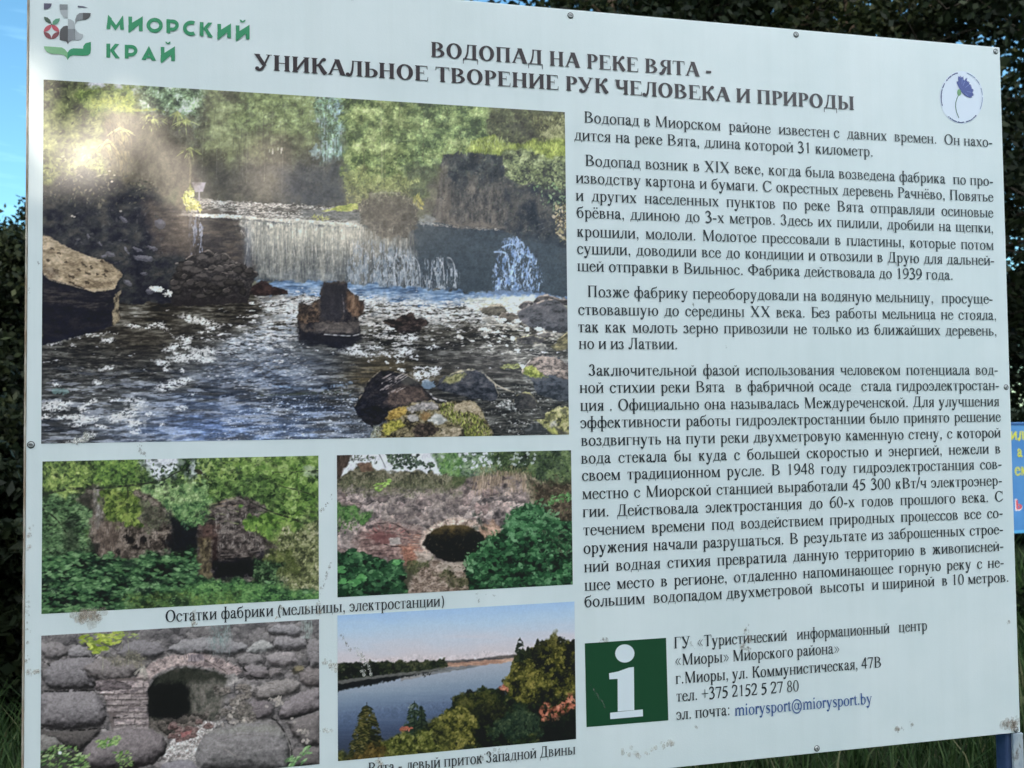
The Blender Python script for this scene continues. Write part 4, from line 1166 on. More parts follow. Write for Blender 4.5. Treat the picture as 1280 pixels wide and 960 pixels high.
    # hazy veil of sun and sheet glare painted into the print colours
    c.fill(c.glow(480, 262, 80, 38), (150, 146, 128), .28)
    c.fill(c.glow(330, 200, 90, 60), (128, 120, 104), .20)
    c.fill(c.glow(400, 296, 110, 30), (176, 174, 156), .2)
    c.fill(c.glow(480, 150, 120, 50), (160, 164, 132), .14)
    c.fill(c.glow(520, 165, 130, 50), (172, 178, 140), .13)
    fr_ = np.clip((258 - Y) / 30, 0, 1) * np.clip((c.im[..., 1] - c.im[..., 2] - 8) / 20, 0, 1)
    c.im *= 1 + fr_[..., None] * np.array([-.03, .05, -.05], np.float32)
    wb_ = riv * np.clip((Y - 400) / 40, 0, 1)
    c.im += wb_[..., None] * np.array([-4, 0, 6], np.float32)
    c.im *= (1 + .34 * c.glow(665, 425, 62, 72) + .22 * c.glow(415, 392, 34, 26) + .18 * c.glow(490, 500, 40, 22) + .2 * c.glow(275, 350, 40, 24))[..., None]
    c.im = 255 * (np.clip(c.im, 0, 255) / 255) ** (.86 + .10 * np.clip((Y - 300) / 60, 0, 1))[..., None]
    c.grain(5, .10)
    c.im += c.noise(1, 1, 1)[..., None] * 4
    c.sharpen(1.2, .38)
    c.blur(.26)
    return c
def paint_ruin():
    c = Canvas(46, 562, 404, 774, 22, 1.8)
    X, Y = c.X, c.Y
    G = [(22, 34, 28), (50, 76, 46), (88, 122, 64), (132, 164, 88), (176, 202, 128)]
    c.foliage([(30, 550), (420, 550), (420, 790), (30, 790)], G, 3000, (1, 3), 16, bias=-.05)
    # sky gap
    sky = np.maximum(c.ell(202, 580, 26, 20, .2, 7, 9, .6), c.ell(170, 578, 8, 14, 0, 4, 6, .5))
    c.fill(sky, (212, 224, 234))
    c.fill(c.ell(246, 588, 8, 14, .4, 4, 5, .6), (202, 216, 222), .8)
    c.fill(c.ell(70, 588, 16, 12, .3, 5, 6, .8), (206, 220, 214), .55)
    # behind the gap: pale far leaves
    c.foliage([(176, 606), (262, 600), (262, 634), (220, 646), (184, 628)], [(66, 104, 66), (104, 144, 88), (140, 176, 112), (180, 206, 150)], 900, (1, 2.6), 9)
    # tree crown left
    c.foliage([(46, 565), (160, 562), (176, 590), (172, 614), (110, 614), (46, 622)], [(38, 52, 38), (72, 98, 56), (110, 142, 70), (144, 172, 90), (180, 200, 120)], 1900, (1, 3.4), 12, asp=.5)
    c.foliage([(112, 566), (176, 564), (178, 604), (120, 610)], [(40, 62, 40), (76, 112, 56), (112, 150, 68), (146, 178, 92)], 700, (1.4, 3.6), 10, soft=7)
    c.leaves(c.ell(206, 594, 30, 12, -.2, 5), 130, (1.4, 3), [(52, 74, 54), (84, 112, 70), (40, 56, 48)], asp=.6)
    c.leaves(c.ell(176, 592, 8, 10, 0, 3), 60, (1.4, 3), [(60, 84, 52), (96, 124, 66)], asp=.6)
    # ruined wall, left
    w = [(96, 622), (108, 612), (122, 606), (132, 614), (150, 626), (172, 612), (188, 620), (204, 634), (216, 642), (222, 664), (218, 704), (120, 706), (110, 660)]
    m = c.poly(w, 3, 7, 1.5)
    c.tex(m, [(52, 48, 44), (84, 78, 70), (112, 104, 94), (142, 134, 122)], 7, 6, 4, 1.2)
    f1, f2, cid, oy = c.worley(7, 4, 7, warp=.3)
    c.fill(m * np.clip(.9 - f2 * 5, 0, 1), (50, 46, 44), .55)
    c.tex(c.poly([(112, 650), (150, 652), (156, 700), (120, 704)], 4, 8, 5), [(84, 74, 66), (116, 104, 94), (138, 128, 116)], 5, 9, 4, 1.1, .7)
    c.tex(c.poly([(118, 606), (130, 612), (128, 650), (120, 660)], 2, 5, 3), [(90, 92, 84), (132, 132, 124), (176, 178, 176)], 3, 9, 4, 1.2, .8)
    c.fill(c.poly([(96, 616), (114, 612), (116, 640), (100, 636)], 3, 6, 4), (50, 54, 48), .7)
    for x, y, rx, ry in ((179, 674, 5.5, 5), (163, 676, 6, 4), (158, 671, 4, 3), (170, 684, 5, 3), (206, 678, 3, 6), (213, 676, 5, 10), (148, 690, 3, 5)):
        c.fill(c.ell(x, y, rx, ry, 0, 1.5, 4, .5), (26, 24, 26), .85)
    c.fill(c.poly([(172, 684), (174, 668), (180, 666), (186, 670), (187, 684), (185, 684), (184, 672), (179, 669), (175, 672), (174, 684)], .4, 3), (132, 124, 114), .8)
    for k in range(110):
        x, y = 112 + c.r.rand() * 100, 640 + c.r.rand() * 56
        c.stroke([(x, y), (x + c.r.randn(), y + 3 + c.r.rand() * 6)], 1.2, .6, (166, 158, 146) if k % 2 else (54, 50, 48), .5)
    c.foliage([(164, 624), (186, 622), (210, 640), (216, 656), (190, 662), (170, 650)], [(60, 62, 54), (84, 94, 72), (112, 126, 92)], 260, (1, 2.6), 7, base=.5, a=.6)
    # maple spray over the wall
    c.foliage([(126, 618), (160, 612), (172, 630), (176, 652), (152, 656), (132, 644)], [(50, 70, 36), (84, 110, 50), (116, 142, 64), (146, 168, 84)], 520, (1.6, 4.2), 9, asp=.55, base=.75, a=.95)
    # dark passage
    c.fill(c.poly([(210, 642), (228, 648), (240, 640), (254, 642), (253, 682), (236, 692), (214, 690)], 5, 7, 4), (24, 28, 33))
    c.leaves(c.poly([(226, 644), (238, 644), (236, 662), (228, 660)], 1), 30, (1.4, 3.4), [(60, 96, 66), (40, 66, 50)])
    # ruined block, right
    w = [(246, 646), (252, 636), (264, 629), (282, 625), (306, 618), (332, 632), (352, 660), (366, 690), (340, 700), (324, 700), (322, 726), (262, 730), (246, 724)]
    m = c.poly(w, 1.6, 6, 1.2)
    c.tex(m, [(42, 39, 39), (68, 63, 61), (96, 90, 86), (130, 124, 117)], 8, 5, 4, 1.2)
    f1, f2, cid, oy = c.worley(9, 4, 9, warp=.25)
    c.fill(m * np.clip(.8 - f2 * 5, 0, 1), (38, 35, 36), .55)
    c.tex(c.poly([(250, 656), (272, 655), (272, 676), (252, 678)], 2, 5, 3), [(54, 40, 38), (80, 58, 52), (100, 78, 68)], 4, 4, 4, 1.1, .7)
    c.tex(c.poly([(248, 672), (264, 672), (265, 728), (248, 728)], 2, 5, 2), [(54, 48, 40), (86, 80, 58), (122, 114, 82)], 4, 6, 4, 1.2, .8)
    c.fill(c.poly([(266, 672), (273, 672), (272, 706), (265, 712)], 1.5, 5, 2), (38, 28, 28), .8)
    for k in range(90):
        x, y = 268 + c.r.rand() * 60, 640 + c.r.rand() * 46
        c.stroke([(x, y), (x + c.r.randn(), y + 2 + c.r.rand() * 5)], 1.6, 1, (168, 166, 158), .6)
    for p in ([(251, 640), (262, 631), (280, 627), (300, 620)], [(262, 641), (272, 633), (296, 632)]):
        c.stroke(p, 2.2, 1.4, (150, 136, 112), .7)
    c.stroke([(272, 699), (300, 698), (324, 696)], 2, 2, (24, 24, 28), .9)
    c.stroke([(276, 694), (300, 692), (350, 684)], 1.6, 1.6, (120, 116, 112), .6)
    c.fill(c.poly([(266, 702), (300, 700), (324, 698), (334, 704), (322, 720), (290, 724), (268, 722)], 3, 6, 3), (18, 20, 28))
    c.fill(c.poly([(322, 690), (356, 684), (362, 700), (330, 706)], 2, 5, 2), (30, 30, 38), .8)
    # bright maple leaves over the right side
    c.foliage([(250, 562), (410, 560), (410, 640), (372, 652), (330, 622), (300, 610), (262, 612)], [(38, 60, 36), (66, 100, 48), (94, 132, 58), (122, 158, 78), (160, 188, 116)], 2600, (1.6, 5), 14, asp=.6)
    c.fill(c.ell(390, 590, 12, 6, .2, 4, 4, .6), (176, 186, 186), .5)
    c.leaves(c.poly([(240, 566), (300, 566), (300, 600), (246, 606)], 4), 300, (1.6, 4), [(84, 116, 62), (120, 150, 76), (58, 84, 52), (150, 176, 104)], asp=.55)
    c.foliage([(308, 644), (345, 640), (372, 652), (350, 676), (334, 672), (312, 660)], [(46, 74, 36), (78, 118, 50), (112, 152, 66), (140, 176, 84)], 420, (2, 5), 9, asp=.6)
    for x, y, r, t in ((303, 600, 9, .3), (285, 612, 7, .8), (330, 606, 8, .2), (300, 632, 6, 1.2), (336, 662, 10, .5), (322, 626, 8, .3), (345, 640, 8, .9), (352, 612, 7, .2), (268, 604, 7, 1.), (370, 600, 7, .4), (380, 630, 7, .7), (312, 652, 6, .3), (260, 622, 6, .8), (330, 584, 7, .2)):
        k = c.r.rand()
        col = (74 + 36 * k, 118 + 32 * k, 48 + 24 * k)
        for a_ in (-1.3, -.65, 0, .65, 1.3):
            c.stroke([(x, y), (x + math.cos(t + a_) * r * .6, y + math.sin(t + a_) * r * .45), (x + math.cos(t + a_) * r, y + math.sin(t + a_) * r * .75)], r * .5, .4, col, .9)
    for p, w0, w1 in (([(284, 615), (310, 626), (340, 640), (370, 650), (402, 664)], 1.2, 3), ([(352, 608), (376, 614), (402, 622)], 1, 2), ([(244, 588), (254, 592), (262, 602)], 2.6, 1), ([(330, 590), (364, 590), (402, 588)], .8, 1.4), ([(372, 592), (371, 606), (374, 618)], .8, 1.2)):
        c.stroke(p, w0, w1, (40, 44, 38), .95)
    c.fill(c.ell(250, 590, 5, 3, .5, 1, 3), (50, 46, 40), .9)
    c.foliage([(262, 600), (330, 596), (352, 626), (330, 632), (300, 616), (268, 622)], [(36, 54, 36), (62, 92, 50), (92, 128, 62), (128, 164, 88)], 620, (1.6, 4.4), 8, rough=7, soft=6, base=.45, asp=.5)
    c.foliage([(216, 628), (262, 622), (262, 650), (238, 656), (218, 648)], [(44, 76, 50), (76, 120, 70), (110, 152, 92), (150, 184, 124)], 420, (1.2, 3.4), 8, rough=6, soft=5, base=.5)
    for k in range(120):
        x, y = 255 + 145 * c.r.rand(), 575 + 80 * c.r.rand()
        c.stroke([(x - 4, y + c.r.randn()), (x, y - 1), (x + 4 + 4 * c.r.rand(), y + 1 + c.r.randn())], .6, 1.6, (30, 48, 32) if k % 2 else (150, 182, 104), .5)
    # twiggy shrub at right
    c.foliage([(350, 668), (404, 644), (404, 762), (350, 756), (340, 724)], [(52, 58, 42), (84, 92, 60), (116, 126, 82), (150, 158, 110), (178, 178, 150)], 1500, (1, 3), 9, con=1.15, rough=9, soft=9)
    c.foliage([(330, 692), (372, 690), (372, 712), (345, 718)], [(52, 64, 36), (88, 102, 54), (120, 132, 76)], 260, (1.4, 3.6), 7, base=.5)
    c.foliage([(318, 696), (350, 706), (356, 730), (326, 736), (316, 716)], [(18, 26, 24), (40, 62, 44), (70, 104, 66), (104, 140, 92)], 300, (1.2, 3.4), 7, asp=.5)
    # left bank leaves hanging in layers
    c.foliage([(40, 622), (80, 616), (110, 640), (116, 700), (40, 712)], [(26, 36, 30), (58, 88, 58), (92, 130, 84), (132, 168, 116)], 1100, (1.4, 3.8), 9, ang=0, spread=.9, asp=.35, con=1.2)
    for k in range(46):
        x, y = 52 + c.r.rand() * 60, 650 + c.r.rand() * 50
        c.stroke([(x, y), (x + 4, y - 1.4), (x + 9, y + .4)], 1.2, 2.4, (110, 142, 104), .5)
    c.fill(c.poly([(80, 652), (96, 650), (98, 700), (84, 700)], 3, 6, 5), (32, 38, 34), .6)
    c.fill(c.poly([(108, 676), (124, 678), (122, 704), (110, 706)], 3, 6, 3), (26, 28, 28), .7)
    # branches and dark creases that break the masses up
    for k in range(160):
        x, y = 50 + 350 * c.r.rand(), 566 + 90 * c.r.rand()
        c.fill(c.ell(x, y, 1.5 + 3 * c.r.rand(), 1 + 1.6 * c.r.rand(), c.r.randn() * .4, 1.2, 3, .8), (30, 42, 32), .5)
    c.stroke([(50, 619), (80, 612), (118, 610), (160, 607), (200, 601), (222, 590), (240, 584)], 4.2, 1, (42, 48, 42), .97)
    c.stroke([(50, 634), (66, 645), (78, 658), (88, 676)], 2.4, 1.4, (34, 40, 34), .97)
    c.stroke([(159, 608), (160, 622), (158, 636)], 1.4, 1, (48, 54, 44), .9)
    c.stroke([(200, 601), (192, 590), (186, 584)], 1, .8, (52, 58, 50), .9)
    c.stroke([(182, 566), (182, 586)], 1, .8, (60, 66, 58), .9)
    # undergrowth
    lo = c.poly([(40, 696), (100, 690), (130, 694), (170, 700), (182, 688), (215, 690), (246, 682), (250, 720), (290, 724), (340, 730), (404, 745), (404, 780), (40, 780)], 4, 9, 2.5)
    t = .46 + .42 * c.noise(13, 6, 4, .65) + .1 * c.noise(4, 3, 2)
    U = [(14, 22, 23), (34, 62, 44), (58, 98, 62), (86, 132, 82), (124, 166, 116)]
    c.fill(lo, c.ramp(t - .1, U))
    c.leaves(lo, 2600, (1.4, 4.6), U, ang=.05, spread=1., asp=.4, tone=t)
    c.leaves(lo, 500, (2.5, 5.5), [(90, 136, 86), (70, 112, 68), (112, 156, 102)], ang=.05, spread=.9, asp=.38, a=.75)
    lo = c.poly([(250, 728), (300, 726), (340, 734), (404, 742), (404, 782), (180, 782), (220, 742)], 4, 9, 5)
    c.foliage(lo, [(30, 54, 40), (60, 104, 60), (90, 142, 76), (124, 172, 100)], 1500, (1, 2.8), 8, con=1., ang=.2, spread=1.6)
    c.foliage([(160, 745), (300, 738), (300, 776), (150, 776)], [(40, 58, 36), (84, 116, 56), (124, 148, 76)], 500, (1, 3), 8, base=.4, a=.6)
    for x, y, rx, ry in ((225, 752, 14, 6), (122, 704, 10, 4), (165, 706, 12, 4), (150, 722, 12, 3), (195, 726, 14, 4), (60, 726, 8, 3), (90, 752, 16, 3), (205, 762, 14, 4), (70, 738, 10, 2.4), (130, 742, 10, 2.4), (180, 738, 10, 3)):
        c.fill(c.ell(x, y, rx, ry, .1, 2.5, 5, .9), (16, 26, 28), .7)
    c.leaves(lo, 300, (1, 2.6), [(96, 150, 86), (124, 172, 104)], ang=.2, spread=1.4, asp=.4, a=.7)
    c.grain(4, .10)
    c.im += c.noise(1, 1, 1)[..., None] * 4
    c.sharpen(1.2, .38)
    c.blur(.26)
    return c
def paint_arch():
    c = Canvas(415, 556, 722, 752, 33, 1.8)
    X, Y = c.X, c.Y
    c.fill(np.ones((c.h, c.w), np.float32), (216, 226, 234))
    c.fill((Y > 630).astype(np.float32), (70, 72, 58))
    # trees along the top
    c.foliage([(545, 556), (600, 552), (640, 556), (640, 604), (560, 606), (548, 590)], [(40, 62, 44), (70, 100, 66), (100, 134, 86), (140, 170, 120)], 700, (1, 2.8), 8, rough=8, con=1.2, base=.75)
    for k in range(30):
        c.fill(c.ell(552 + c.r.rand() * 66, 566 + c.r.rand() * 22, 1 + c.r.rand() * 2.4, 1 + c.r.rand() * 1.6, 0, 1, 2), (204, 216, 224), .9)
    c.foliage([(610, 552), (730, 550), (730, 630), (670, 612), (620, 600)], [(26, 38, 28), (50, 70, 44), (78, 102, 60), (112, 136, 84)], 1400, (1, 3), 10, con=1.1)
    for k in range(26):
        c.fill(c.ell(612 + c.r.rand() * 60, 566 + c.r.rand() * 16, .8 + c.r.rand() * 1.6, .8 + c.r.rand() * 1.2, 0, 1, 2), (190, 204, 208), .7)
    c.foliage([(552, 566), (572, 562), (576, 606), (556, 606)], [(54, 92, 50), (92, 140, 74), (130, 172, 100)], 240, (1, 3), 6, rough=5, base=.5)
    m = c.poly([(478, 566), (520, 562), (526, 578), (540, 582), (541, 588), (520, 584), (496, 588), (490, 580)], 5, 5, 1.5)
    c.leaves(m, 260, (1.4, 3.2), [(46, 62, 52), (66, 88, 68), (90, 114, 86), (34, 48, 42)], asp=.65)
    for p in ([(436, 576), (448, 574), (470, 571)], [(474, 568), (480, 580), (484, 590)], [(500, 578), (520, 576), (538, 582)], [(448, 574), (452, 570)], [(470, 570), (468, 580)]):
        c.stroke(p, 1., .8, (70, 78, 72), .8)
    c.leaves(c.poly([(436, 568), (470, 568), (470, 578), (440, 578)], 2), 40, (1, 2.4), [(70, 84, 72), (96, 112, 90)], asp=.6)
    c.tex(c.poly([(415, 560), (440, 566), (436, 578), (428, 590), (424, 604), (415, 610)], 1.2, 5, 1.2), [(46, 40, 36), (70, 60, 54), (92, 80, 70)], 3, 8, 3, 1.)
    # bank above the wall
    bank = [(415, 604), (430, 596), (440, 588), (446, 580), (462, 578), (470, 586), (484, 590), (520, 588), (560, 594), (590, 596), (620, 590), (660, 590), (690, 612), (722, 620), (722, 680), (415, 690)]
    m = c.poly(bank, 2, 6, 1.3)
    c.tex(m, [(52, 54, 44), (84, 86, 68), (112, 112, 90), (140, 138, 116)], 6, 5, 4, 1.2)
    c.leaves(c.poly([(425, 595), (560, 592), (570, 616), (425, 616)], 3), 700, (1, 3), [(84, 92, 66), (112, 116, 88), (60, 66, 52), (134, 132, 110)], ang=1.4, spread=1.4, asp=.35, a=.8)
    c.tex(c.poly([(446, 580), (462, 578), (468, 588), (452, 590)], 1.2, 4), [(96, 74, 62), (128, 100, 84)], 4, 3, 3, 1., .8)
    c.foliage([(560, 596), (592, 598), (590, 612), (560, 610)], [(56, 74, 46), (92, 112, 66)], 120, (1, 2.6), 6)
    # wall of field stones
    w = [(415, 612), (440, 608), (470, 612), (500, 610), (540, 612), (572, 610), (584, 598), (620, 594), (652, 598), (664, 628), (676, 640), (660, 668), (640, 704), (415, 706)]
    m = c.poly(w, 2, 6, 2)
    f1, f2, cid, oy = c.worley(19, 10.5, 12, warp=.42)
    t = .56 + .55 * (cid - .5) - .32 * oy + .26 * c.noise(5, 4, 4) - .16 * np.clip((600 + 0 * X - X) / 180, 0, 1) - .1 * np.clip((640 - Y) / 40, 0, 1)
    base = c.ramp(t, [(50, 48, 50), (86, 82, 82), (124, 116, 114), (160, 151, 146), (194, 184, 176)])
    warm = np.clip((cid * 7.3 % 1) - .45, 0, .55)[..., None]
    base = base * (1 - warm * .5) + base * np.array([1.12, .9, .86]) * warm * .5 + base * 0
    c.fill(m, base)
    c.fill(m * np.clip(.9 - f2 * 7, 0, 1), (58, 54, 52), .55)
    c.fill(m * np.clip(.8 - f2 * 4, 0, 1) * np.clip(.4 + c.noise(18), 0, 1) * np.clip((X - 500) / 80, 0, 1), (172, 164, 154), .6)
    f1, f2, cid, oy = c.worley(8, 5, 14, warp=.4)
    c.fill(m * np.clip(c.noise(26) * 2, 0, 1), c.ramp(.45 + .5 * (cid - .5) - .3 * oy + .2 * c.noise(4), [(62, 60, 62), (104, 98, 96), (146, 138, 130), (176, 166, 156)]), .7)
    for k in range(60):
        x, y = 425 + c.r.rand() * 230, 612 + c.r.rand() * 60
        c.stroke([(x, y), (x + 5 + c.r.rand() * 6, y + c.r.randn() * 2.5)], 1.6, .6, (52, 48, 48) if k % 2 else (170, 162, 156), .45)
    c.foliage([(425, 600), (580, 602), (576, 618), (430, 620)], [(60, 66, 50), (90, 98, 70), (118, 118, 92)], 420, (1, 2.6), 7, base=.3, a=.6)
    c.foliage([(415, 630), (444, 634), (462, 642), (456, 650), (415, 652)], [(44, 84, 44), (78, 126, 62), (112, 154, 90)], 220, (1.4, 3.4), 6, asp=.5, base=.7)
    c.leaves(c.ell(434, 655, 16, 8, 0, 4), 60, (1.2, 3), [(60, 100, 52), (96, 134, 76)], asp=.5)
    c.leaves(c.poly([(466, 606), (486, 600), (488, 606), (470, 614)], 1.4), 34, (2, 4), [(140, 184, 84), (112, 156, 68), (166, 204, 110)], ang=-.2, spread=.9, asp=.45)
    # dry grass over the wall, right
    for k in range(420):
        x = 592 + c.r.rand() * 92
        y = 588 + c.r.rand() * 14 + max(0, x - 650) * .45
        L = 6 + c.r.rand() * 16
        b = (x - 640) * .12 * c.r.rand()
        c.stroke([(x, y), (x + b * .4, y + L * .5), (x + b, y + L)], 1.2, .6, [(168, 152, 130), (142, 126, 106), (188, 174, 152), (110, 98, 82)][k % 4], .6)
    c.leaves(c.poly([(600, 582), (660, 584), (668, 594), (600, 594)], 2), 180, (1.2, 3), [(110, 112, 76), (138, 134, 98), (84, 92, 60)], ang=1.5, spread=1.4, asp=.3)
    c.tex(c.poly([(664, 604), (722, 600), (722, 660), (672, 650), (668, 628)], 4, 8, 4), [(40, 36, 30), (66, 58, 48), (94, 86, 68)], 7, 6, 4, 1.2)
    c.leaves(c.poly([(664, 600), (722, 594), (722, 650), (676, 648)], 4), 360, (1, 3), [(80, 74, 58), (112, 104, 84), (54, 48, 40), (74, 92, 60)], asp=.4, a=.7)
    c.leaves(c.poly([(684, 622), (714, 616), (716, 624), (688, 632)], 1.5), 50, (1.6, 3.6), [(110, 166, 100), (76, 128, 70)], asp=.5)
    # red brick and small blind arch, left
    b = c.poly([(452, 664), (470, 655), (500, 654), (528, 662), (534, 690), (524, 706), (470, 700), (440, 690)], 4, 7, 4)
    t = .5 + .4 * c.noise(9, 2.2, 4) + .2 * c.noise(3)
    c.fill(b, c.ramp(t, [(58, 46, 46), (104, 82, 78), (140, 116, 108), (170, 150, 140)]), .7)
    c.fill(c.ell(478, 672, 16, 8, .1, 3, 4, .6), (98, 62, 62), .7)
    for k in range(12):
        a_ = math.pi * (1 + k / 11.)
        x, y = 484 + 20 * math.cos(a_), 672 + 11 * math.sin(a_)
        c.stroke([(x, y), (484 + 26 * math.cos(a_), 672 + 16 * math.sin(a_))], 2, 2, [(150, 104, 100), (120, 80, 78), (166, 130, 122)][k % 3], .8)
    c.stroke([(468, 655), (490, 654), (506, 662), (512, 668)], 1.6, 1, (34, 28, 28), .8)
    c.tex(c.poly([(486, 672), (500, 672), (501, 681), (488, 681)], 1, 3), [(130, 126, 122), (166, 162, 156)], 3, 3, 3, 1.)
    c.stroke([(480, 680), (492, 683), (508, 682)], 1.6, 1.6, (40, 32, 32), .8)
    for y in range(0, 12):
        yy = 668 + y * 3.0
        x0 = 512 - y * .4
        for x in range(4):
            k = c.r.rand()
            c.stroke([(x0 + x * 7 + (y % 2) * 3, yy + x * .8), (x0 + x * 7 + 5 + (y % 2) * 3, yy + .6 + x * .8)], 2, 2, (130 + 40 * k, 92 + 36 * k, 76 + 32 * k), .75)
    c.tex(c.poly([(500, 682), (520, 684), (526, 704), (506, 706)], 2, 4, 2), [(112, 74, 60), (156, 106, 84), (182, 138, 116)], 4, 2, 4, 1.2, .75)
    c.tex(c.poly([(518, 688), (540, 690), (548, 704), (524, 708)], 2, 4, 2), [(130, 122, 110), (166, 156, 144), (190, 182, 170)], 5, 3, 4, 1.1, .9)
    # voussoirs and the vault
    arch = c.poly([(530, 690), (524, 678), (532, 662), (548, 652), (566, 647), (588, 648), (606, 656), (618, 670), (612, 690)], 1, 5, 1.6)
    c.tex(arch, [(112, 100, 90), (152, 138, 126), (180, 167, 154), (202, 190, 176)], 6, 5, 4, 1.1, .95)
    for k in range(22):
        a_ = math.pi * (1.02 + .96 * k / 21.)
        r0, r1 = 1.02, 1.34
        q = [(567 + 38 * r * math.cos(a_), 682 + 25 * r * math.sin(a_)) for r in (r0, r1)]
        c.stroke(q, 1.1, 1.6, (70, 60, 54) if k % 2 else (186, 172, 156), .55, False)
    c.tex(c.poly([(600, 660), (616, 650), (630, 664), (606, 686), (598, 674)], 2, 4, 2), [(120, 96, 78), (156, 128, 106), (180, 156, 134)], 4, 4, 4, 1.1, .8)
    hole = [(528, 681), (532, 671), (542, 662), (556, 656.5), (570, 655.5), (586, 658), (598, 664), (606, 672), (606, 690), (588, 700), (576, 703), (560, 703), (545, 696), (536, 688)]
    m = c.poly(hole, .8, 4, .9)
    t = np.clip((Y - 655) / 30, 0, 1)
    c.fill(m, c.ramp(t + .16 * c.noise(7, 5, 3), [(92, 80, 50), (66, 58, 38), (26, 26, 22), (16, 17, 18), (20, 20, 20)]))
    c.fill(m * c.ell(596, 676, 18, 16, 0, 3, 5, .8), (18, 20, 18), .8)
    c.leaves(c.poly(hole, 0), 160, (1, 2.6), [(40, 40, 34), (24, 26, 24), (58, 54, 42)], asp=.5, a=.5)
    # path
    p = c.poly([(520, 712), (545, 700), (560, 703), (592, 703), (600, 716), (596, 752), (505, 752), (512, 730)], 2, 7, 2.5)
    c.tex(p, [(92, 80, 70), (128, 114, 100), (152, 138, 124), (178, 166, 152)], 4, 2.6, 4, 1.2)
    c.tex(c.poly([(548, 703), (590, 702), (592, 711), (560, 714), (546, 710)], 1, 5, 1.5), [(146, 138, 124), (166, 158, 144), (182, 174, 160)], 10, 4, 3, 1., .9)
    c.leaves(p, 420, (.8, 2.2), [(180, 168, 154), (104, 90, 80), (146, 130, 116), (70, 60, 52)], ang=0, spread=1., asp=.5, a=.8)
    c.foliage([(508, 706), (540, 702), (538, 714), (506, 718)], [(52, 58, 38), (84, 92, 60), (116, 120, 84)], 140, (1, 2.6), 6, base=.6)
    c.foliage([(552, 718), (590, 714), (600, 740), (572, 738)], [(40, 42, 30), (74, 82, 50), (120, 112, 92)], 200, (1, 2.6), 6, base=.7)
    # shrubs
    U = [(14, 30, 24), (28, 62, 40), (44, 92, 56), (68, 122, 76), (104, 156, 110)]
    sh = c.poly([(590, 752), (582, 715), (586, 698), (600, 686), (612, 672), (628, 664), (640, 644), (648, 633), (672, 630), (684, 640), (700, 654), (722, 652), (722, 752)], 4, 7, 1.5)
    t = .47 + .36 * c.noise(11, 8, 4, .65) + .12 * c.noise(4, 3, 2) + .2 * c.glow(650, 650, 40, 20) - .16 * np.clip((Y - 690) / 50, 0, 1)
    c.fill(sh, c.ramp(t - .12, U))
    c.leaves(sh, 2400, (1.6, 5), U, ang=.1, spread=2., asp=.55, tone=t)
    c.leaves(c.poly([(676, 664), (722, 660), (722, 700), (690, 690)], 3), 120, (1.2, 3), [(40, 40, 34), (70, 64, 54)], asp=.4, a=.6)
    for k in range(90):
        x, y = 586 + 130 * c.r.rand(), 640 + 100 * c.r.rand()
        c.fill(c.ell(x, y, 1.5 + 4 * c.r.rand(), 1 + 2 * c.r.rand(), c.r.randn() * .4, 1.5, 3, .8), (14, 30, 24), .55)
    c.leaves(c.poly([(578, 716), (584, 690), (606, 674), (640, 634), (676, 622), (700, 646), (690, 656), (650, 640), (616, 680), (594, 700), (590, 720)], 2), 130, (1.6, 4.4), [(84, 134, 88), (52, 100, 62), (110, 156, 112)], asp=.5)
    c.stroke([(670, 680), (682, 700), (688, 716)], .8, .8, (110, 130, 100), .6)
    U = [(16, 32, 25), (28, 58, 40), (42, 82, 52), (62, 112, 70), (96, 148, 98)]
    sh = c.poly([(410, 690), (440, 690), (470, 696), (488, 702), (500, 700), (506, 716), (508, 752), (410, 756)], 4, 7, 1.5)
    t = .45 + .36 * c.noise(11, 8, 4, .65) + .12 * c.noise(4, 3, 2) - .1 * np.clip((Y - 715) / 40, 0, 1)
    c.fill(sh, c.ramp(t - .12, U))
    c.leaves(sh, 1300, (1.8, 5.4), U, ang=.1, spread=1.8, asp=.55, tone=t)
    for x, y, r in ((454, 722, 6), (442, 729, 6), (428, 712, 5), (494, 703, 4.5), (430, 726, 5)):
        c.leaves(c.ell(x, y, r, r * .6), 8, (r * .7, r), [(96, 166, 96), (74, 140, 80)], ang=-.2, spread=.8, asp=.5)
    up_ = np.clip((705 - Y) / 20, 0, 1) * np.clip((Y - 600) / 12, 0, 1) * np.clip(c.im[..., 0] - c.im[..., 1] + 12, 0, 8) / 8
    c.im *= (1 + .16 * up_)[..., None]
    c.grain(4, .09)
    c.im += c.noise(1, 1, 1)[..., None] * 4
    c.sharpen(1.2, .38)
    c.blur(.26)
    return c
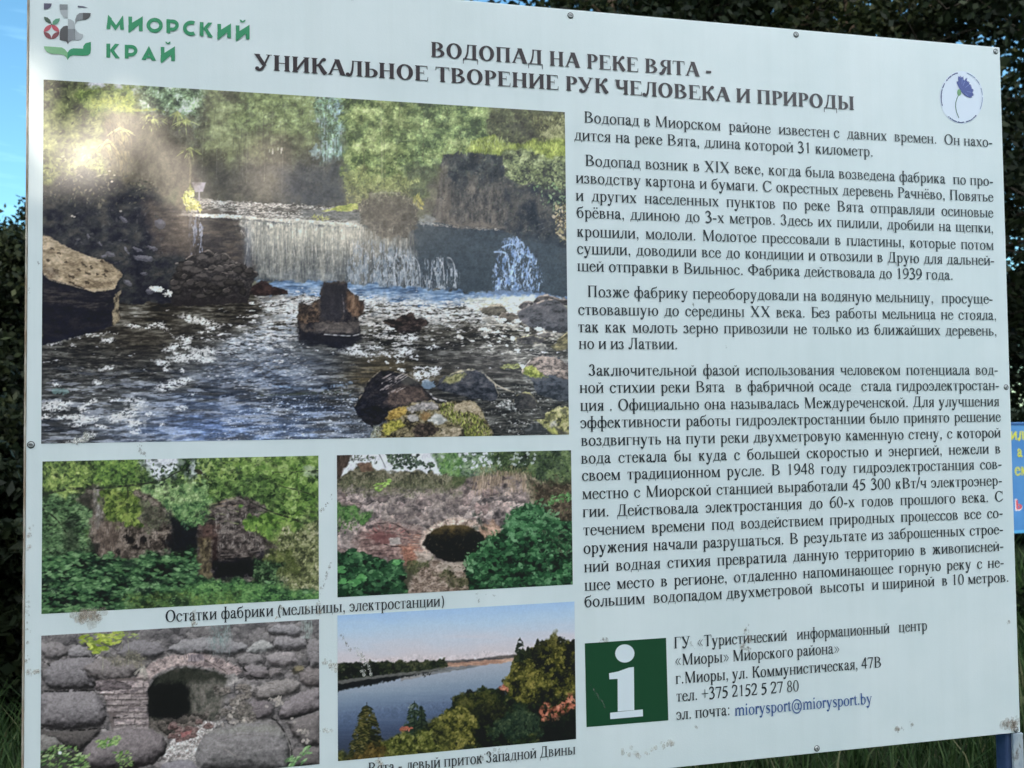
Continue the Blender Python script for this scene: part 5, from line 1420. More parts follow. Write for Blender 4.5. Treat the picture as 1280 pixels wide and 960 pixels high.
def paint_vault():
    c = Canvas(44, 766, 406, 990, 44, 1.8)
    X, Y = c.X, c.Y
    one = np.ones((c.h, c.w), np.float32)
    # random rubble behind everything
    f1, f2, cid, oy = c.worley(24, 13, 21, warp=.3)
    t = .45 + .34 * (cid - .5) - .38 * oy + .24 * c.noise(7, 4, 4)
    c.fill(one, c.ramp(t, [(38, 38, 42), (72, 72, 76), (104, 102, 104), (134, 131, 130), (162, 158, 154)]))
    c.fill(one * np.clip(1 - f2 * 7, 0, 1), (36, 36, 38), .75)
    f1, f2, cid, oy = c.worley(9, 6, 22, warp=.3)
    c.fill(one * np.clip(c.noise(26) * 2.2 - .2, 0, 1), c.ramp(.48 + .4 * (cid - .5) - .36 * oy + .2 * c.noise(4), [(42, 42, 44), (86, 86, 86), (124, 121, 118), (160, 156, 150)]), .8)
    c.fill(c.poly([(44, 766), (406, 766), (406, 800), (240, 815), (120, 815), (44, 800)], 6, 12, 10), (92, 98, 108), .28)
    c.fill(one * np.clip(c.noise(20, 12, 3) * 1.6 - .3, 0, 1), (150, 148, 142), .35)
    # facing stones: outline, shade, light
    S = [
        ([(146, 815), (160, 803), (180, 800), (200, 803), (206, 815), (196, 822), (176, 823), (156, 822)], (70, 70, 78), (116, 116, 124)),
        ([(52, 806), (66, 802), (80, 806), (86, 816), (74, 824), (58, 822), (50, 814)], (68, 66, 70), (124, 120, 122)),
        ([(84, 812), (96, 806), (110, 810), (116, 820), (100, 824), (86, 820)], (78, 80, 86), (126, 128, 134)),
        ([(52, 846), (54, 838), (62, 829), (78, 824), (96, 822), (118, 822), (128, 830), (128, 842), (120, 856), (110, 861), (76, 862), (60, 858)], (58, 58, 64), (118, 117, 124)),
        ([(104, 834), (120, 824), (146, 820), (170, 826), (176, 838), (160, 848), (130, 852), (112, 846)], (74, 70, 70), (124, 116, 114)),
        ([(48, 868), (60, 864), (100, 863), (120, 866), (132, 880), (134, 896), (126, 908), (100, 910), (74, 912), (50, 906)], (58, 57, 64), (122, 120, 126)),
        ([(50, 912), (74, 914), (100, 912), (126, 910), (118, 926), (100, 938), (74, 930), (50, 925)], (42, 41, 42), (78, 74, 70)),
        ([(48, 918), (66, 920), (78, 930), (64, 940), (48, 944)], (70, 72, 68), (118, 120, 112)),
        ([(208, 812), (226, 800), (252, 797), (284, 797), (308, 806), (310, 812), (288, 818), (258, 816), (230, 818)], (82, 88, 96), (128, 132, 138)),
        ([(308, 814), (316, 804), (328, 800), (340, 805), (344, 810), (330, 815), (316, 816)], (100, 112, 112), (152, 164, 160)),
        ([(342, 800), (350, 794), (372, 792), (382, 796), (384, 808), (370, 812), (352, 812), (342, 808)], (80, 82, 90), (134, 134, 140)),
        ([(334, 786), (344, 780), (366, 780), (378, 786), (374, 794), (352, 794), (338, 792)], (72, 76, 84), (128, 132, 140)),
        ([(295, 824), (304, 818), (326, 817), (330, 826), (320, 832), (302, 832)], (76, 76, 80), (122, 120, 120)),
        ([(332, 820), (350, 814), (368, 816), (372, 828), (356, 834), (338, 830)], (92, 86, 90), (142, 136, 138)),
        ([(300, 834), (316, 830), (332, 834), (338, 842), (322, 848), (306, 846)], (78, 72, 76), (126, 118, 122)),
        ([(316, 868), (322, 858), (344, 850), (366, 848), (376, 854), (372, 864), (348, 872), (326, 876)], (76, 74, 70), (136, 130, 124)),
        ([(296, 896), (302, 882), (316, 875), (334, 876), (342, 884), (340, 894), (324, 899), (304, 898)], (66, 60, 66), (112, 102, 108)),
        ([(348, 890), (356, 878), (374, 866), (396, 860), (402, 866), (400, 886), (384, 892), (360, 898), (348, 896)], (66, 60, 66), (126, 116, 122)),
        ([(374, 838), (386, 834), (402, 836), (402, 856), (384, 858), (374, 850)], (74, 66, 66), (118, 108, 106)),
        ([(384, 800), (402, 798), (402, 832), (388, 832), (384, 816)], (76, 76, 82), (124, 122, 126)),
        ([(360, 902), (378, 896), (402, 890), (402, 930), (384, 934), (366, 918)], (70, 66, 66), (110, 104, 102)),
        ([(362, 936), (380, 934), (402, 934), (402, 958), (366, 958)], (58, 54, 56), (100, 94, 92)),
        ([(300, 862), (318, 856), (320, 864), (304, 872)], (96, 92, 88), (150, 144, 138)),
        ([(336, 836), (350, 834), (352, 842), (338, 846)], (84, 78, 80), (130, 122, 120)),
    ]
    for pts, d, l in S:
        c.fill(c.poly(np.array(pts, float) + (0, 2.2), 1.6, 6, 1.8), (24, 24, 27), .8)
        c.boulder(pts, d, np.array(l) * 1.08, 1.3, 5, .6, .6)
        q_ = np.array(pts, float).mean(0)
        for k in range(5):
            x_, y_ = q_ + c.r.randn(2) * (6, 3)
            c.stroke([(x_ - 4, y_ + 1), (x_, y_ - .6), (x_ + 5, y_ + c.r.randn())], .5, 1., (np.array(l) * 1.15 if k % 2 else np.array(d) * .7), .45)
    c.fill(c.ell(372, 838, 8, 4, -.1, 1.5, 4, .5), (56, 52, 30), .9)
    c.fill(c.ell(374, 835, 6, 3, -.1, 1, 4, .5), (150, 134, 60), .9)
    for p in ([(48, 864), (80, 864), (118, 863)], [(340, 898), (346, 902), (356, 916), (364, 934), (364, 950)], [(346, 900), (380, 893), (400, 886)], [(50, 910), (90, 913), (126, 910)], [(48, 822), (56, 826), (62, 832)], [(300, 830), (316, 846), (340, 848)]):
        c.stroke(p, 2.6, 2, (18, 18, 20), .9)
    g_ = c.im.mean(2, keepdims=True)
    c.im += (g_ * np.array([1., .995, .985], np.float32) - c.im) * .6
    # arch bricks
    A = [(168, 852), (176, 838), (190, 828), (208, 820), (230, 817), (252, 817), (276, 822), (292, 830), (302, 838), (296, 846), (284, 842), (268, 836), (246, 832), (226, 832), (208, 836), (196, 843), (186, 852)]
    m = c.poly(A, 1.4, 5, 1.2)
    c.tex(m, [(96, 88, 88), (136, 124, 122), (164, 150, 146), (186, 174, 168)], 6, 5, 4, 1.1)
    for k in range(15):
        a_ = math.pi * (1.06 + .80 * k / 14.)
        q = [(240 + r * 60 * math.cos(a_), 860 + r * 43 * math.sin(a_)) for r in (.9, 1.14)]
        c.stroke(q, 1.2, 1.4, (62, 56, 56), .7, False)
    c.tex(c.poly([(234, 818), (254, 817), (256, 826), (236, 827)], 1, 3), [(84, 80, 86), (118, 112, 118), (150, 144, 146)], 2, 6, 3, 1.1, .9)
    c.stroke([(256, 825), (266, 830), (280, 838), (284, 842)], 1.2, 1.2, (60, 54, 52), .8)
    c.tex(c.poly([(276, 846), (294, 842), (300, 850), (286, 858), (278, 856)], 1, 3), [(110, 112, 110), (150, 150, 146), (178, 178, 172)], 4, 3, 3, 1., .9)
    # brick pier
    c.fill(c.poly([(118, 850), (187, 846), (187, 915), (140, 914), (134, 880), (128, 866)], 1, 4, 1), (92, 86, 84))
    rows = [(856, 120, 10), (864, 121, 7.5), (872, 132, 6.5), (879, 130, 6.5), (887, 134, 7), (895, 142, 7), (903, 143, 7.5), (911, 138, 6)]
    for i, (y, x0, h) in enumerate(rows):
        x = x0 + (i % 2) * 4
        while x < 184:
            wd = min(16 + c.r.rand() * 14, 187 - x)
            v = .82 + .3 * c.r.rand()
            q = c.poly([(x, y - h / 2 + .4), (x + wd - 1, y - h / 2 - .6), (x + wd - 1, y + h / 2 - 1.2), (x, y + h / 2 - .4)], .7, 3, .7)
            c.tex(q, [np.array(k) * v for k in ((100, 94, 96), (140, 132, 132), (166, 157, 154), (186, 178, 174))], 8, 3, 4, 1., .95)
            x += wd
        c.stroke([(x0, y + h / 2 - .3), (160, y + h / 2 - 1.2), (186, y + h / 2 - 1.6)], 1.1, 1, (44, 40, 42), .7)
    c.rock([(118, 858), (132, 850), (146, 849), (166, 856), (164, 862), (120, 864)], (88, 82, 84), (152, 144, 142), rough=1)
    c.stroke([(142, 897), (152, 896), (160, 894)], 2, 1, (26, 24, 26), .9)
    # opening
    H = [(187, 918), (186, 862), (190, 852), (200, 844), (214, 838), (232, 834), (252, 836), (272, 841), (284, 848), (278, 862), (276, 884), (270, 898), (250, 908), (232, 916), (216, 922), (204, 916)]
    m = c.poly(H, 1, 5, 1)
    c.tex(m, [(20, 24, 22), (44, 48, 42), (70, 70, 62)], 8, 10, 4, 1.1)
    c.tex(c.poly([(236, 850), (262, 842), (284, 848), (278, 884), (266, 900), (240, 896)], 3, 8, 5), [(52, 56, 50), (82, 84, 76), (112, 110, 102)], 6, 9, 4, 1.1, .85)
    c.fill(c.poly([(186, 862), (208, 856), (232, 860), (235, 890), (222, 898), (200, 896), (187, 892)], 3, 8, 4), (9, 11, 15))
    c.fill(c.poly([(200, 842), (240, 836), (276, 842), (282, 848), (240, 852), (206, 856)], 2, 6, 4), (34, 38, 32), .8)
    f1, f2, cid, oy = c.worley(8, 5, 31, warp=.3)
    fl = c.poly([(188, 898), (206, 898), (236, 892), (262, 890), (262, 906), (232, 916), (208, 922), (188, 914)], 2, 5, 2)
    c.fill(fl, c.ramp(.45 + .5 * (cid - .5) - .4 * oy + .2 * c.noise(4), [(24, 24, 24), (56, 54, 50), (92, 88, 82), (124, 116, 108)]), .9)
    # rubble and pale grit in front of the opening
    g = c.poly([(214, 924), (232, 914), (262, 902), (284, 900), (262, 914), (248, 932), (244, 950), (205, 952), (206, 936)], 2.5, 6, 2)
    c.tex(g, [(112, 110, 106), (150, 150, 146), (184, 186, 182), (214, 216, 214)], 5, 3, 4, 1.2)
    c.leaves(g, 360, (.8, 2.4), [(206, 208, 206), (150, 146, 142), (228, 230, 228), (128, 112, 108)], asp=.5, a=.8)
    for k in range(26):
        x, y = 214 + c.r.rand() * 50, 902 + c.r.rand() * 24
        v = c.r.rand()
        c.rock([(x - 5, y), (x - 3, y - 3), (x + 3, y - 3.4), (x + 6, y), (x + 3, y + 2.6), (x - 4, y + 2.6)], (84 + 30 * v, 66 + 26 * v, 64 + 24 * v), (150 + 20 * v, 128 + 26 * v, 122 + 26 * v), rough=.8, rs=3)
    c.tex(c.poly([(226, 916), (240, 912), (238, 918), (226, 922)], 1, 3), [(128, 72, 72), (156, 104, 100)], 3, 2, 3)
    for k in range(40):
        x, y = 270 + c.r.rand() * 46, 858 + c.r.rand() * 44
        v = c.r.rand()
        w_, h_ = 3 + 5 * c.r.rand(), 2 + 2.4 * c.r.rand()
        c.rock([(x - w_, y), (x - w_ * .6, y - h_), (x + w_ * .6, y - h_), (x + w_, y), (x + w_ * .5, y + h_), (x - w_ * .6, y + h_)], (84 + 16 * v, 84 + 12 * v, 78 + 12 * v), (134 + 26 * v, 130 + 24 * v, 122 + 22 * v), rough=1, rs=3)
    for p_ in ([(320, 900), (300, 902), (276, 906)], [(334, 876), (350, 870), (346, 884)], [(300, 874), (292, 884), (290, 898)], [(366, 900), (380, 912), (386, 930)]):
        for k in range(16):
            i_ = c.r.randint(2)
            f_ = c.r.rand()
            x_ = p_[i_][0] + (p_[i_ + 1][0] - p_[i_][0]) * f_ + c.r.randn() * 2
            y_ = p_[i_][1] + (p_[i_ + 1][1] - p_[i_][1]) * f_ + c.r.randn() * 2
            v_ = 130 + 50 * c.r.rand()
            c.fill(c.ell(x_, y_, 1.5 + 2 * c.r.rand(), 1 + c.r.rand(), c.r.randn(), .8, 2, .4), (v_, v_ * .98, v_ * .92), .8)
    # boulders at the bottom
    B = [([(102, 948), (106, 936), (120, 922), (140, 912), (156, 909), (190, 912), (204, 920), (210, 930), (206, 942), (190, 956), (160, 962), (110, 962)], (56, 54, 56), (118, 113, 114)),
         ([(244, 952), (246, 936), (256, 918), (276, 910), (304, 905), (326, 902), (342, 906), (356, 918), (363, 936), (362, 964), (246, 964)], (66, 68, 68), (122, 122, 122)),
         ([(196, 966), (204, 954), (222, 949), (242, 952), (250, 966), (250, 980), (196, 980)], (66, 66, 72), (126, 126, 132))]
    for pts, d, l in B:
        c.fill(c.poly(np.array(pts, float) + (1.5, -2), 1.2, 6, 1.6), (150, 150, 144), .45)
        c.boulder(pts, d, np.array(l) * 1.05, 1., 8, .7, .62)
    c.stroke([(272, 932), (284, 938), (296, 945), (310, 948)], 2, 1, (140, 136, 130), .5)
    c.stroke([(256, 918), (276, 924), (300, 918), (330, 920)], 1.6, 1, (84, 80, 80), .5)
    c.tex(c.poly([(258, 915), (300, 907), (340, 906), (352, 916), (320, 914), (280, 916)], 2, 6, 3), [(118, 124, 112), (148, 152, 140)], 6, 4, 3, 1., .55)
    # hanging grass and plants
    for k in range(70):
        x = 262 + c.r.rand() * 26
        y = 778 + c.r.rand() * 20
        c.stroke([(x, y), (x + 2 * c.r.randn(), y + 10), (x + 4 * c.r.randn(), y + 18 + c.r.rand() * 10)], .9, .6, (128, 152, 150) if k % 2 else (96, 120, 118), .5)
    for k in range(30):
        x = 376 + c.r.rand() * 14
        c.stroke([(x, 776), (x + c.r.randn(), 788), (x + 2 * c.r.randn(), 798)], .9, .6, (136, 156, 150), .5)
    for k in range(70):
        t = 1.2 + c.r.rand() * 1.3
        L = 8 + c.r.rand() * 9
        c.stroke([(180, 832), (180 + math.cos(t) * L * .5, 832 + math.sin(t) * L * .4), (180 + math.cos(t) * L, 832 + math.sin(t) * L)], 1.3, .6, (176, 176, 164) if k % 3 else (132, 132, 120), .6)
    c.foliage([(130, 820), (168, 816), (180, 826), (170, 834), (140, 832)], [(70, 72, 62), (104, 104, 88), (142, 140, 118)], 160, (1, 2.6), 6, base=.5, a=.7)
    L = c.poly([(100, 796), (128, 790), (154, 788), (154, 804), (140, 808), (136, 814), (112, 814), (102, 806)], 3, 6, 2)
    c.leaves(L, 90, (2.5, 6.5), [(150, 176, 52), (120, 148, 48), (176, 198, 76), (92, 120, 44)], ang=.1, spread=1.1, asp=.42)
    c.leaves(c.poly([(158, 790), (176, 790), (172, 798), (160, 796)], 1), 12, (2, 4), [(120, 148, 70), (150, 172, 90)], ang=-.4, spread=.8, asp=.35)
    for x, y0, y1 in ((128, 812, 842), (152, 790, 812), (160, 800, 832), (136, 812, 830)):
        c.stroke([(x, y0), (x + 1, (y0 + y1) / 2), (x, y1)], .9, .8, (150, 158, 128), .7)
    c.leaves(c.poly([(118, 928), (148, 920), (150, 930), (126, 936)], 2), 70, (1.6, 4.4), [(104, 152, 72), (78, 124, 60), (140, 180, 98)], ang=-.4, spread=1.2, asp=.4)
    c.leaves(c.poly([(142, 940), (162, 936), (168, 958), (150, 960)], 2), 60, (1.6, 4), [(104, 148, 72), (78, 118, 58), (140, 176, 98)], ang=-.3, spread=1.4, asp=.4)
    c.fill(c.poly([(48, 940), (80, 934), (104, 946), (104, 966), (48, 966)], 3, 6, 2.5), (30, 36, 30), .75)
    c.leaves(c.poly([(48, 940), (84, 930), (112, 944), (116, 968), (48, 968)], 3), 200, (1.8, 5.5), [(84, 134, 60), (56, 96, 50), (124, 168, 86), (150, 184, 120)], ang=-.5, spread=1.2, asp=.35)
    c.leaves(c.poly([(354, 950), (370, 944), (386, 932), (394, 936), (376, 956), (356, 962)], 1.5), 50, (2, 5.5), [(96, 148, 84), (70, 116, 66), (130, 178, 112)], ang=-.6, spread=1., asp=.35)
    c.fill(c.ell(75, 941, 2.4, 2.2), (214, 218, 212))
    c.im = 255 * (np.clip(c.im, 0, 255) / 255) ** .84
    c.fill(c.poly([(187, 862), (208, 852), (236, 858), (237, 890), (222, 900), (200, 898), (187, 894)], 2, 8, 4), (10, 12, 16), .8)
    c.grain(3, .10)
    c.im += c.noise(1, 1, 1)[..., None] * 4
    c.sharpen(1.2, .38)
    c.blur(.26)
    return c
def paint_river():
    c = Canvas(416, 744, 726, 956, 55, 1.8)
    X, Y = c.X, c.Y
    hor = 833 - (X - 422) * .058                                       # tilted by nothing but perspective of the board
    up = np.clip((hor - Y) / 75, 0, 1)
    c.im[:] = c.ramp(1 - up + .03 * c.noise(30, 8, 3), [(140, 184, 232), (158, 198, 234), (174, 206, 230), (188, 206, 222), (198, 203, 212), (206, 199, 201)])
    c.fill(np.clip(c.noise(60, 7, 3) * .6, 0, 1) * np.clip(1 - abs(up - .3) * 4, 0, 1), (206, 206, 214), .5)
    # water
    w = c.poly([(416, 850), (500, 842), (560, 835), (650, 821), (726, 815), (726, 960), (416, 960)], .4, 4)
    k = np.clip((Y - 838 + (X - 560) * .10) / 85, 0, 1)
    c.fill(w, c.ramp(k + .015 * c.noise(40, 3, 2), [(158, 172, 186), (140, 160, 178), (116, 140, 164), (92, 114, 144), (74, 94, 124), (62, 78, 104), (54, 66, 86)]))
    c.fill(w * np.clip(c.noise(40, 2, 2) * .5, 0, 1), (170, 186, 200), .10)
    # far shore, sand and bank
    c.tex(c.poly([(540, 827), (600, 823), (650, 817), (652, 823), (600, 827), (545, 832)], .8, 5), [(62, 66, 72), (84, 84, 86), (104, 98, 92)], 14, 2, 3)
    c.tex(c.poly([(548, 830), (600, 826), (648, 822), (640, 827), (590, 833), (552, 838)], .8, 5), [(150, 116, 98), (178, 144, 122), (196, 168, 146)], 16, 2, 3)
    c.tex(c.poly([(500, 846), (556, 834), (600, 831), (590, 835), (552, 841), (500, 851)], .8, 5), [(104, 112, 118), (128, 134, 136), (150, 152, 150)], 14, 2, 3)
    b = [(416, 830)]
    for i in range(46):
        x = 416 + i * 3.1
        b.append((x, 829.5 - (x - 416) * .028 + 3. * math.sin(i * 1.1) * c.r.rand() - 1.5 * c.r.rand()))
    b += [(560, 833), (545, 838), (500, 843), (416, 854)]
    m = c.poly(b, 1, 3, .8)
    t = .40 + .4 * c.noise(5, 4, 4) - .025 * (Y - 830) + np.clip((X - 470) / 160, 0, .3)
    c.fill(m, c.ramp(t, [(16, 20, 20), (30, 38, 32), (50, 60, 42), (78, 84, 58)]))
    c.leaves(m, 420, (.8, 2.2), [(54, 66, 44), (74, 82, 54), (26, 32, 28), (40, 50, 38)], asp=.6, a=.7)
    rf = [(416, 852), (470, 845), (520, 840), (546, 837)]
    for i in range(24):
        x = 546 - i * 5.5
        rf.append((x, 838.5 + (546 - x) * .205 + .6 * c.r.randn()))
    rf.append((416, 867))
    c.fill(c.poly(rf, 1.2, 3, 1), (20, 24, 26), .94)
    c.fill(c.poly([(416, 851), (470, 844.5), (530, 838), (556, 834), (558, 837), (520, 842.5), (470, 848), (416, 856)], .7, 5), (108, 112, 108), .85)
    c.leaves(c.poly([(528, 842), (538, 841), (536, 846), (530, 847)], .6), 10, (1, 2), [(30, 34, 34)], asp=.5)
    # trees, right
    T = [(14, 17, 15), (36, 40, 22), (70, 74, 32), (106, 106, 46), (146, 138, 68)]
    cr = [(628, 860), (632, 846), (640, 834), (646, 820), (655, 812), (668, 808), (676, 800), (684, 800), (690, 794), (698, 799), (704, 800), (710, 804), (716, 799), (726, 796), (726, 900), (690, 900), (640, 880)]
    m = c.poly(cr, 3, 5, 1.2)
    t = .42 + .36 * c.noise(13, 11, 4, .65) + .14 * c.noise(4, 4, 2) + .14 * np.clip((690 - X) / 60, -1, 1)
    c.fill(m, c.ramp(t - .1, T))
    c.leaves(m, 2200, (.9, 2.8), T, asp=.6, tone=t)
    def spruce(x, y0, y1, wd, cols, n):
        for k in range(n):
            f = .06 + .94 * c.r.rand() ** .75
            y = y0 + (y1 - y0) * f
            s_ = c.r.choice([-1, 1])
            L = wd * (.2 + .85 * f ** .8) * (.45 + .6 * c.r.rand())
            c.stroke([(x, y), (x + s_ * L * .6, y + L * .22), (x + s_ * L, y + L * .3 + 1)], 2.2, .9, cols[c.r.randint(len(cols))], .85)
        c.stroke([(x, y0), (x, y1)], .8, 1.8, cols[0], .9)
    spruce(650, 797, 826, 9, [(22, 32, 26), (38, 50, 36), (54, 64, 40)], 240)
    spruce(672, 798, 816, 5, [(36, 42, 28), (56, 60, 34)], 110)
    spruce(660, 808, 822, 5, [(30, 38, 28), (50, 56, 34)], 110)
    c.foliage([(684, 800), (692, 793), (700, 800), (697, 808), (686, 808)], [(40, 44, 24), (80, 82, 38), (116, 112, 54)], 120, (.9, 2.4), 5)
    # red clay scars
    def clay(p, a=1.):
        c.tex(c.poly(p, 2, 4, 1.2), [(100, 58, 44), (150, 88, 66), (184, 112, 86), (204, 140, 112)], 5, 4, 4, 1.1, a)
    clay([(624, 860), (630, 856), (634, 862), (632, 868), (625, 866)])
    # slope below
    sl = [(560, 884), (572, 872), (594, 862), (606, 858), (622, 860), (640, 872), (660, 880), (726, 878), (726, 960), (520, 960), (540, 906), (552, 894)]
    m = c.poly(sl, 3, 6, 1.5)
    U = [(14, 19, 17), (26, 36, 27), (44, 56, 32), (68, 80, 42), (100, 104, 54)]
    t = .40 + .36 * c.noise(13, 10, 4, .65) + .12 * c.noise(4, 4, 2) - .12 * np.clip((Y - 895) / 40, 0, 1)
    c.fill(m, c.ramp(t - .1, U))
    c.leaves(m, 2200, (.9, 3), U, asp=.6, tone=t)
    clay([(674, 888), (682, 876), (690, 884), (700, 878), (712, 866), (720, 872), (720, 884), (706, 892), (690, 896), (678, 902)])
    clay([(678, 896), (692, 892), (702, 894), (696, 900), (678, 902)])
    c.leaves(c.poly([(676, 870), (722, 866), (722, 900), (676, 904)], 2), 110, (1.4, 4), [(34, 44, 26), (56, 62, 32), (24, 30, 24)], asp=.5)
    c.fill(c.poly([(680, 904), (726, 888), (726, 930), (670, 930)], 4, 8, 6), (16, 24, 26), .8)
    c.foliage([(544, 900), (562, 886), (584, 880), (596, 896), (592, 930), (560, 945), (540, 930)], [(34, 40, 22), (74, 80, 34), (112, 112, 50), (146, 142, 74)], 760, (1, 3), 8, con=1.1)
    c.foliage([(570, 876), (600, 862), (622, 870), (620, 884), (592, 890), (574, 886)], [(26, 32, 22), (54, 62, 32), (88, 90, 46)], 420, (.9, 2.6), 7)
    c.foliage([(592, 884), (620, 878), (640, 890), (636, 906), (600, 908)], [(12, 16, 14), (28, 34, 24), (52, 56, 34)], 300, (1, 2.8), 7)
    c.foliage([(622, 898), (650, 880), (672, 892), (676, 914), (640, 926), (616, 922)], [(24, 40, 34), (44, 62, 46), (70, 90, 60)], 500, (.9, 2.6), 7)
    # foreground, left
    fg = [(416, 946), (440, 940), (470, 928), (500, 924), (520, 906), (548, 900), (560, 930), (560, 960), (416, 964)]
    c.foliage(fg, [(20, 26, 20), (44, 50, 28), (76, 82, 38), (112, 116, 58)], 900, (1, 3), 8)
    c.tex(c.poly([(499, 911), (510, 906), (519, 908), (516, 914), (502, 916)], 1.2, 4, 1), [(150, 84, 66), (190, 116, 92)], 4, 3, 3)
    D = [(22, 28, 20), (40, 48, 28), (62, 66, 36), (92, 90, 48)]
    spruce(458.5, 878, 944, 26, D, 900)
    spruce(461, 898, 950, 30, D[:3], 420)
    c.leaves(c.poly([(456, 880), (446, 905), (438, 935), (450, 948), (462, 920), (462, 890)], 1), 200, (1, 3), [(92, 92, 46), (112, 106, 58), (66, 70, 36)], ang=.3, spread=.8, asp=.35, a=.8)
    spruce(518, 876, 920, 17, [(26, 40, 34), (44, 62, 48), (70, 88, 66)], 380)
    spruce(527, 880, 915, 10, [(26, 38, 32), (50, 64, 46)], 200)
    c.leaves(c.ell(514, 884, 3, 4), 18, (.8, 2), [(150, 166, 160), (110, 128, 116)], asp=.5)
    c.foliage([(480, 930), (504, 916), (540, 914), (552, 944), (500, 956), (478, 950)], [(30, 38, 22), (66, 76, 32), (104, 112, 50), (140, 144, 78)], 600, (1, 3), 7)
    c.foliage([(436, 946), (470, 930), (482, 944), (470, 958), (436, 960)], [(40, 36, 22), (84, 72, 36), (116, 100, 52)], 260, (1, 3), 6)
    sk = np.maximum(np.clip((hor + 4 - Y) / 6, 0, 1), w * (np.abs(c.im[..., 2] - c.im[..., 0] - 24) < 26))[..., None]
    keep = c.im.copy()
    c.grain(4, .08)
    c.im += (keep - c.im) * sk * .85 * (np.mean(keep, 2, keepdims=True) > 62) * (keep[..., 2:] > keep[..., :1] + 4)
    c.im += c.noise(1, 1, 1)[..., None] * 3
    c.sharpen(1.2, .38)
    c.blur(.26)
    return c
# ---------------------------------------------------------------- lettering
# A book serif drawn as stems, hairlines, bowls and pen strokes (1000 units per em).
def make_font(st, cs, hr, sf=22, ext=44):
    G = {}
    P = []

    def rect(x0, y0, x1, y1):
        P.append([(x0, y0), (x1, y0), (x1, y1), (x0, y1)])

    def serif(x, y, w, up, sides='lr', e=ext):
        s = sf if up else -sf
        l = x - w / 2 - (e if 'l' in sides else 0)
        r = x + w / 2 + (e if 'r' in sides else 0)
        P.append([(l, y), (r, y), (r, y + s * .7), (x + w / 2, y + s * 1.7), (x - w / 2, y + s * 1.7), (l, y + s * .7)])

    def stem(x, y0, y1, w, b='lr', t='lr'):
        rect(x - w / 2, y0, x + w / 2, y1)
        if b:
            serif(x, y0, w, True, b)
        if t:
            serif(x, y1, w, False, t)

    def arc(cx, cy, rx, ry, a0, a1, wv, wh, n=None):
        n = n or max(6, int(abs(a1 - a0) / 18))
        o = []
        for i in range(n + 1):
            a = math.radians(a0 + (a1 - a0) * i / n)
            c, s = math.cos(a), math.sin(a)
            o.append(((cx + rx * c, cy + ry * s), (cx + (rx - wv) * c, cy + (ry - wh) * s)))
        for i in range(n):
            P.append([o[i][0], o[i + 1][0], o[i + 1][1], o[i][1]])

    def dia(x0, y0, x1, y1, w):
        P.append([(x0 - w / 2, y0), (x0 + w / 2, y0), (x1 + w / 2, y1), (x1 - w / 2, y1)])

    def dot(x, y, r):
        P.append([(x + r * math.cos(k * math.pi / 5), y + r * math.sin(k * math.pi / 5)) for k in range(10)])

    def pen(*p):
        q = []
        for i in range(len(p) - 1):
            p0, p1, p2, p3 = p[max(i - 1, 0)], p[i], p[i + 1], p[min(i + 2, len(p) - 1)]
            for k in range(4):
                t = k / 4.
                q.append([.5 * (2 * b + (c - a) * t + (2 * a - 5 * b + 4 * c - d) * t * t + (3 * b - a - 3 * c + d) * t ** 3) for a, b, c, d in zip(p0, p1, p2, p3)])
        q.append(list(p[-1]))
        L = []
        for i, (x, y, w) in enumerate(q):
            a, b = q[max(i - 1, 0)], q[min(i + 1, len(q) - 1)]
            dx, dy = b[0] - a[0], b[1] - a[1]
            d = math.hypot(dx, dy) or 1
            L.append(((x - dy / d * w / 2, y + dx / d * w / 2), (x + dy / d * w / 2, y - dx / d * w / 2)))
        for i in range(len(L) - 1):
            P.append([L[i][0], L[i][1], L[i + 1][1], L[i + 1][0]])

    def end(ch, w):
        G[ch] = (w, list(P))
        P.clear()

    def breve(x, y, k=1.):
        pen((x - 80 * k, y + 55, 16), (x - 55 * k, y + 5, 38), (x, y - 15, 52), (x + 55 * k, y + 5, 38), (x + 80 * k, y + 55, 16))

    H = 450
    b = 30                                                             # horizontal bars
    def be():
        pen((310, 300, st), (300, 390, st * .85), (225, 437, hr), (130, 425, hr * 1.6), (80, 370, 20))
        dot(95, 350, st * .55)
        rect(310 - st / 2, 60, 310 + st / 2, 310)
        pen((310, 275, hr), (180, 235, hr * 1.3), (85, 160, st * .9), (80, 90, st), (120, 35, st * .8), (190, 38, hr * 1.6), (290, 100, hr))
        pen((310, 80, st), (340, 25, st * .8), (385, 22, hr * 1.4), (430, 60, hr))
    be(); end('а', 444)
    arc(255, 212, 212, 226, 0, 360, st + 6, hr)
    pen((58, 230, st * .9), (70, 400, st * .8), (140, 545, st * .8), (270, 590, st * .7), (380, 610, st * .6), (420, 680, hr)); end('б', 509)
    def v(x=112):
        stem(x, 0, H, st, 'l', 'l')
        rect(x, H - b, x + 110, H); rect(x, 222, x + 130, 222 + b); rect(x, 0, x + 130, b)
        arc(x + 108, 344, 152, 106, -90, 90, st, hr); arc(x + 125, 126, 190, 126, -90, 90, st + 6, hr)
    v(); end('в', 472)
    stem(118, 0, H, st, 'lr', 'l'); rect(118, H - b, 372, H); P.append([(345, H), (375, H), (382, 320), (368, 320)]); end('г', 410)
    def de(x=0, h=H, w=509, s=st, k=1.):
        stem(w * .74, 0, h, s, '', 'r'); rect(w * .3, h - b, w * .74, h)
        pen((w * .36, h - 10, hr * 1.2), (w * .33, h * .55, hr * 1.3), (w * .25, h * .22, hr * 1.5), (w * .15, 10, hr * 1.5))
        rect(w * .03, 0, w * .97, b + 4)
        P.append([(w * .03, b), (w * .03 + 34, b), (w * .03 + 24, -h * .3), (w * .03, -h * .3)])
        P.append([(w * .97 - 34, b), (w * .97, b), (w * .97, -h * .3), (w * .97 - 24, -h * .3)])
    de(); end('д', 509)
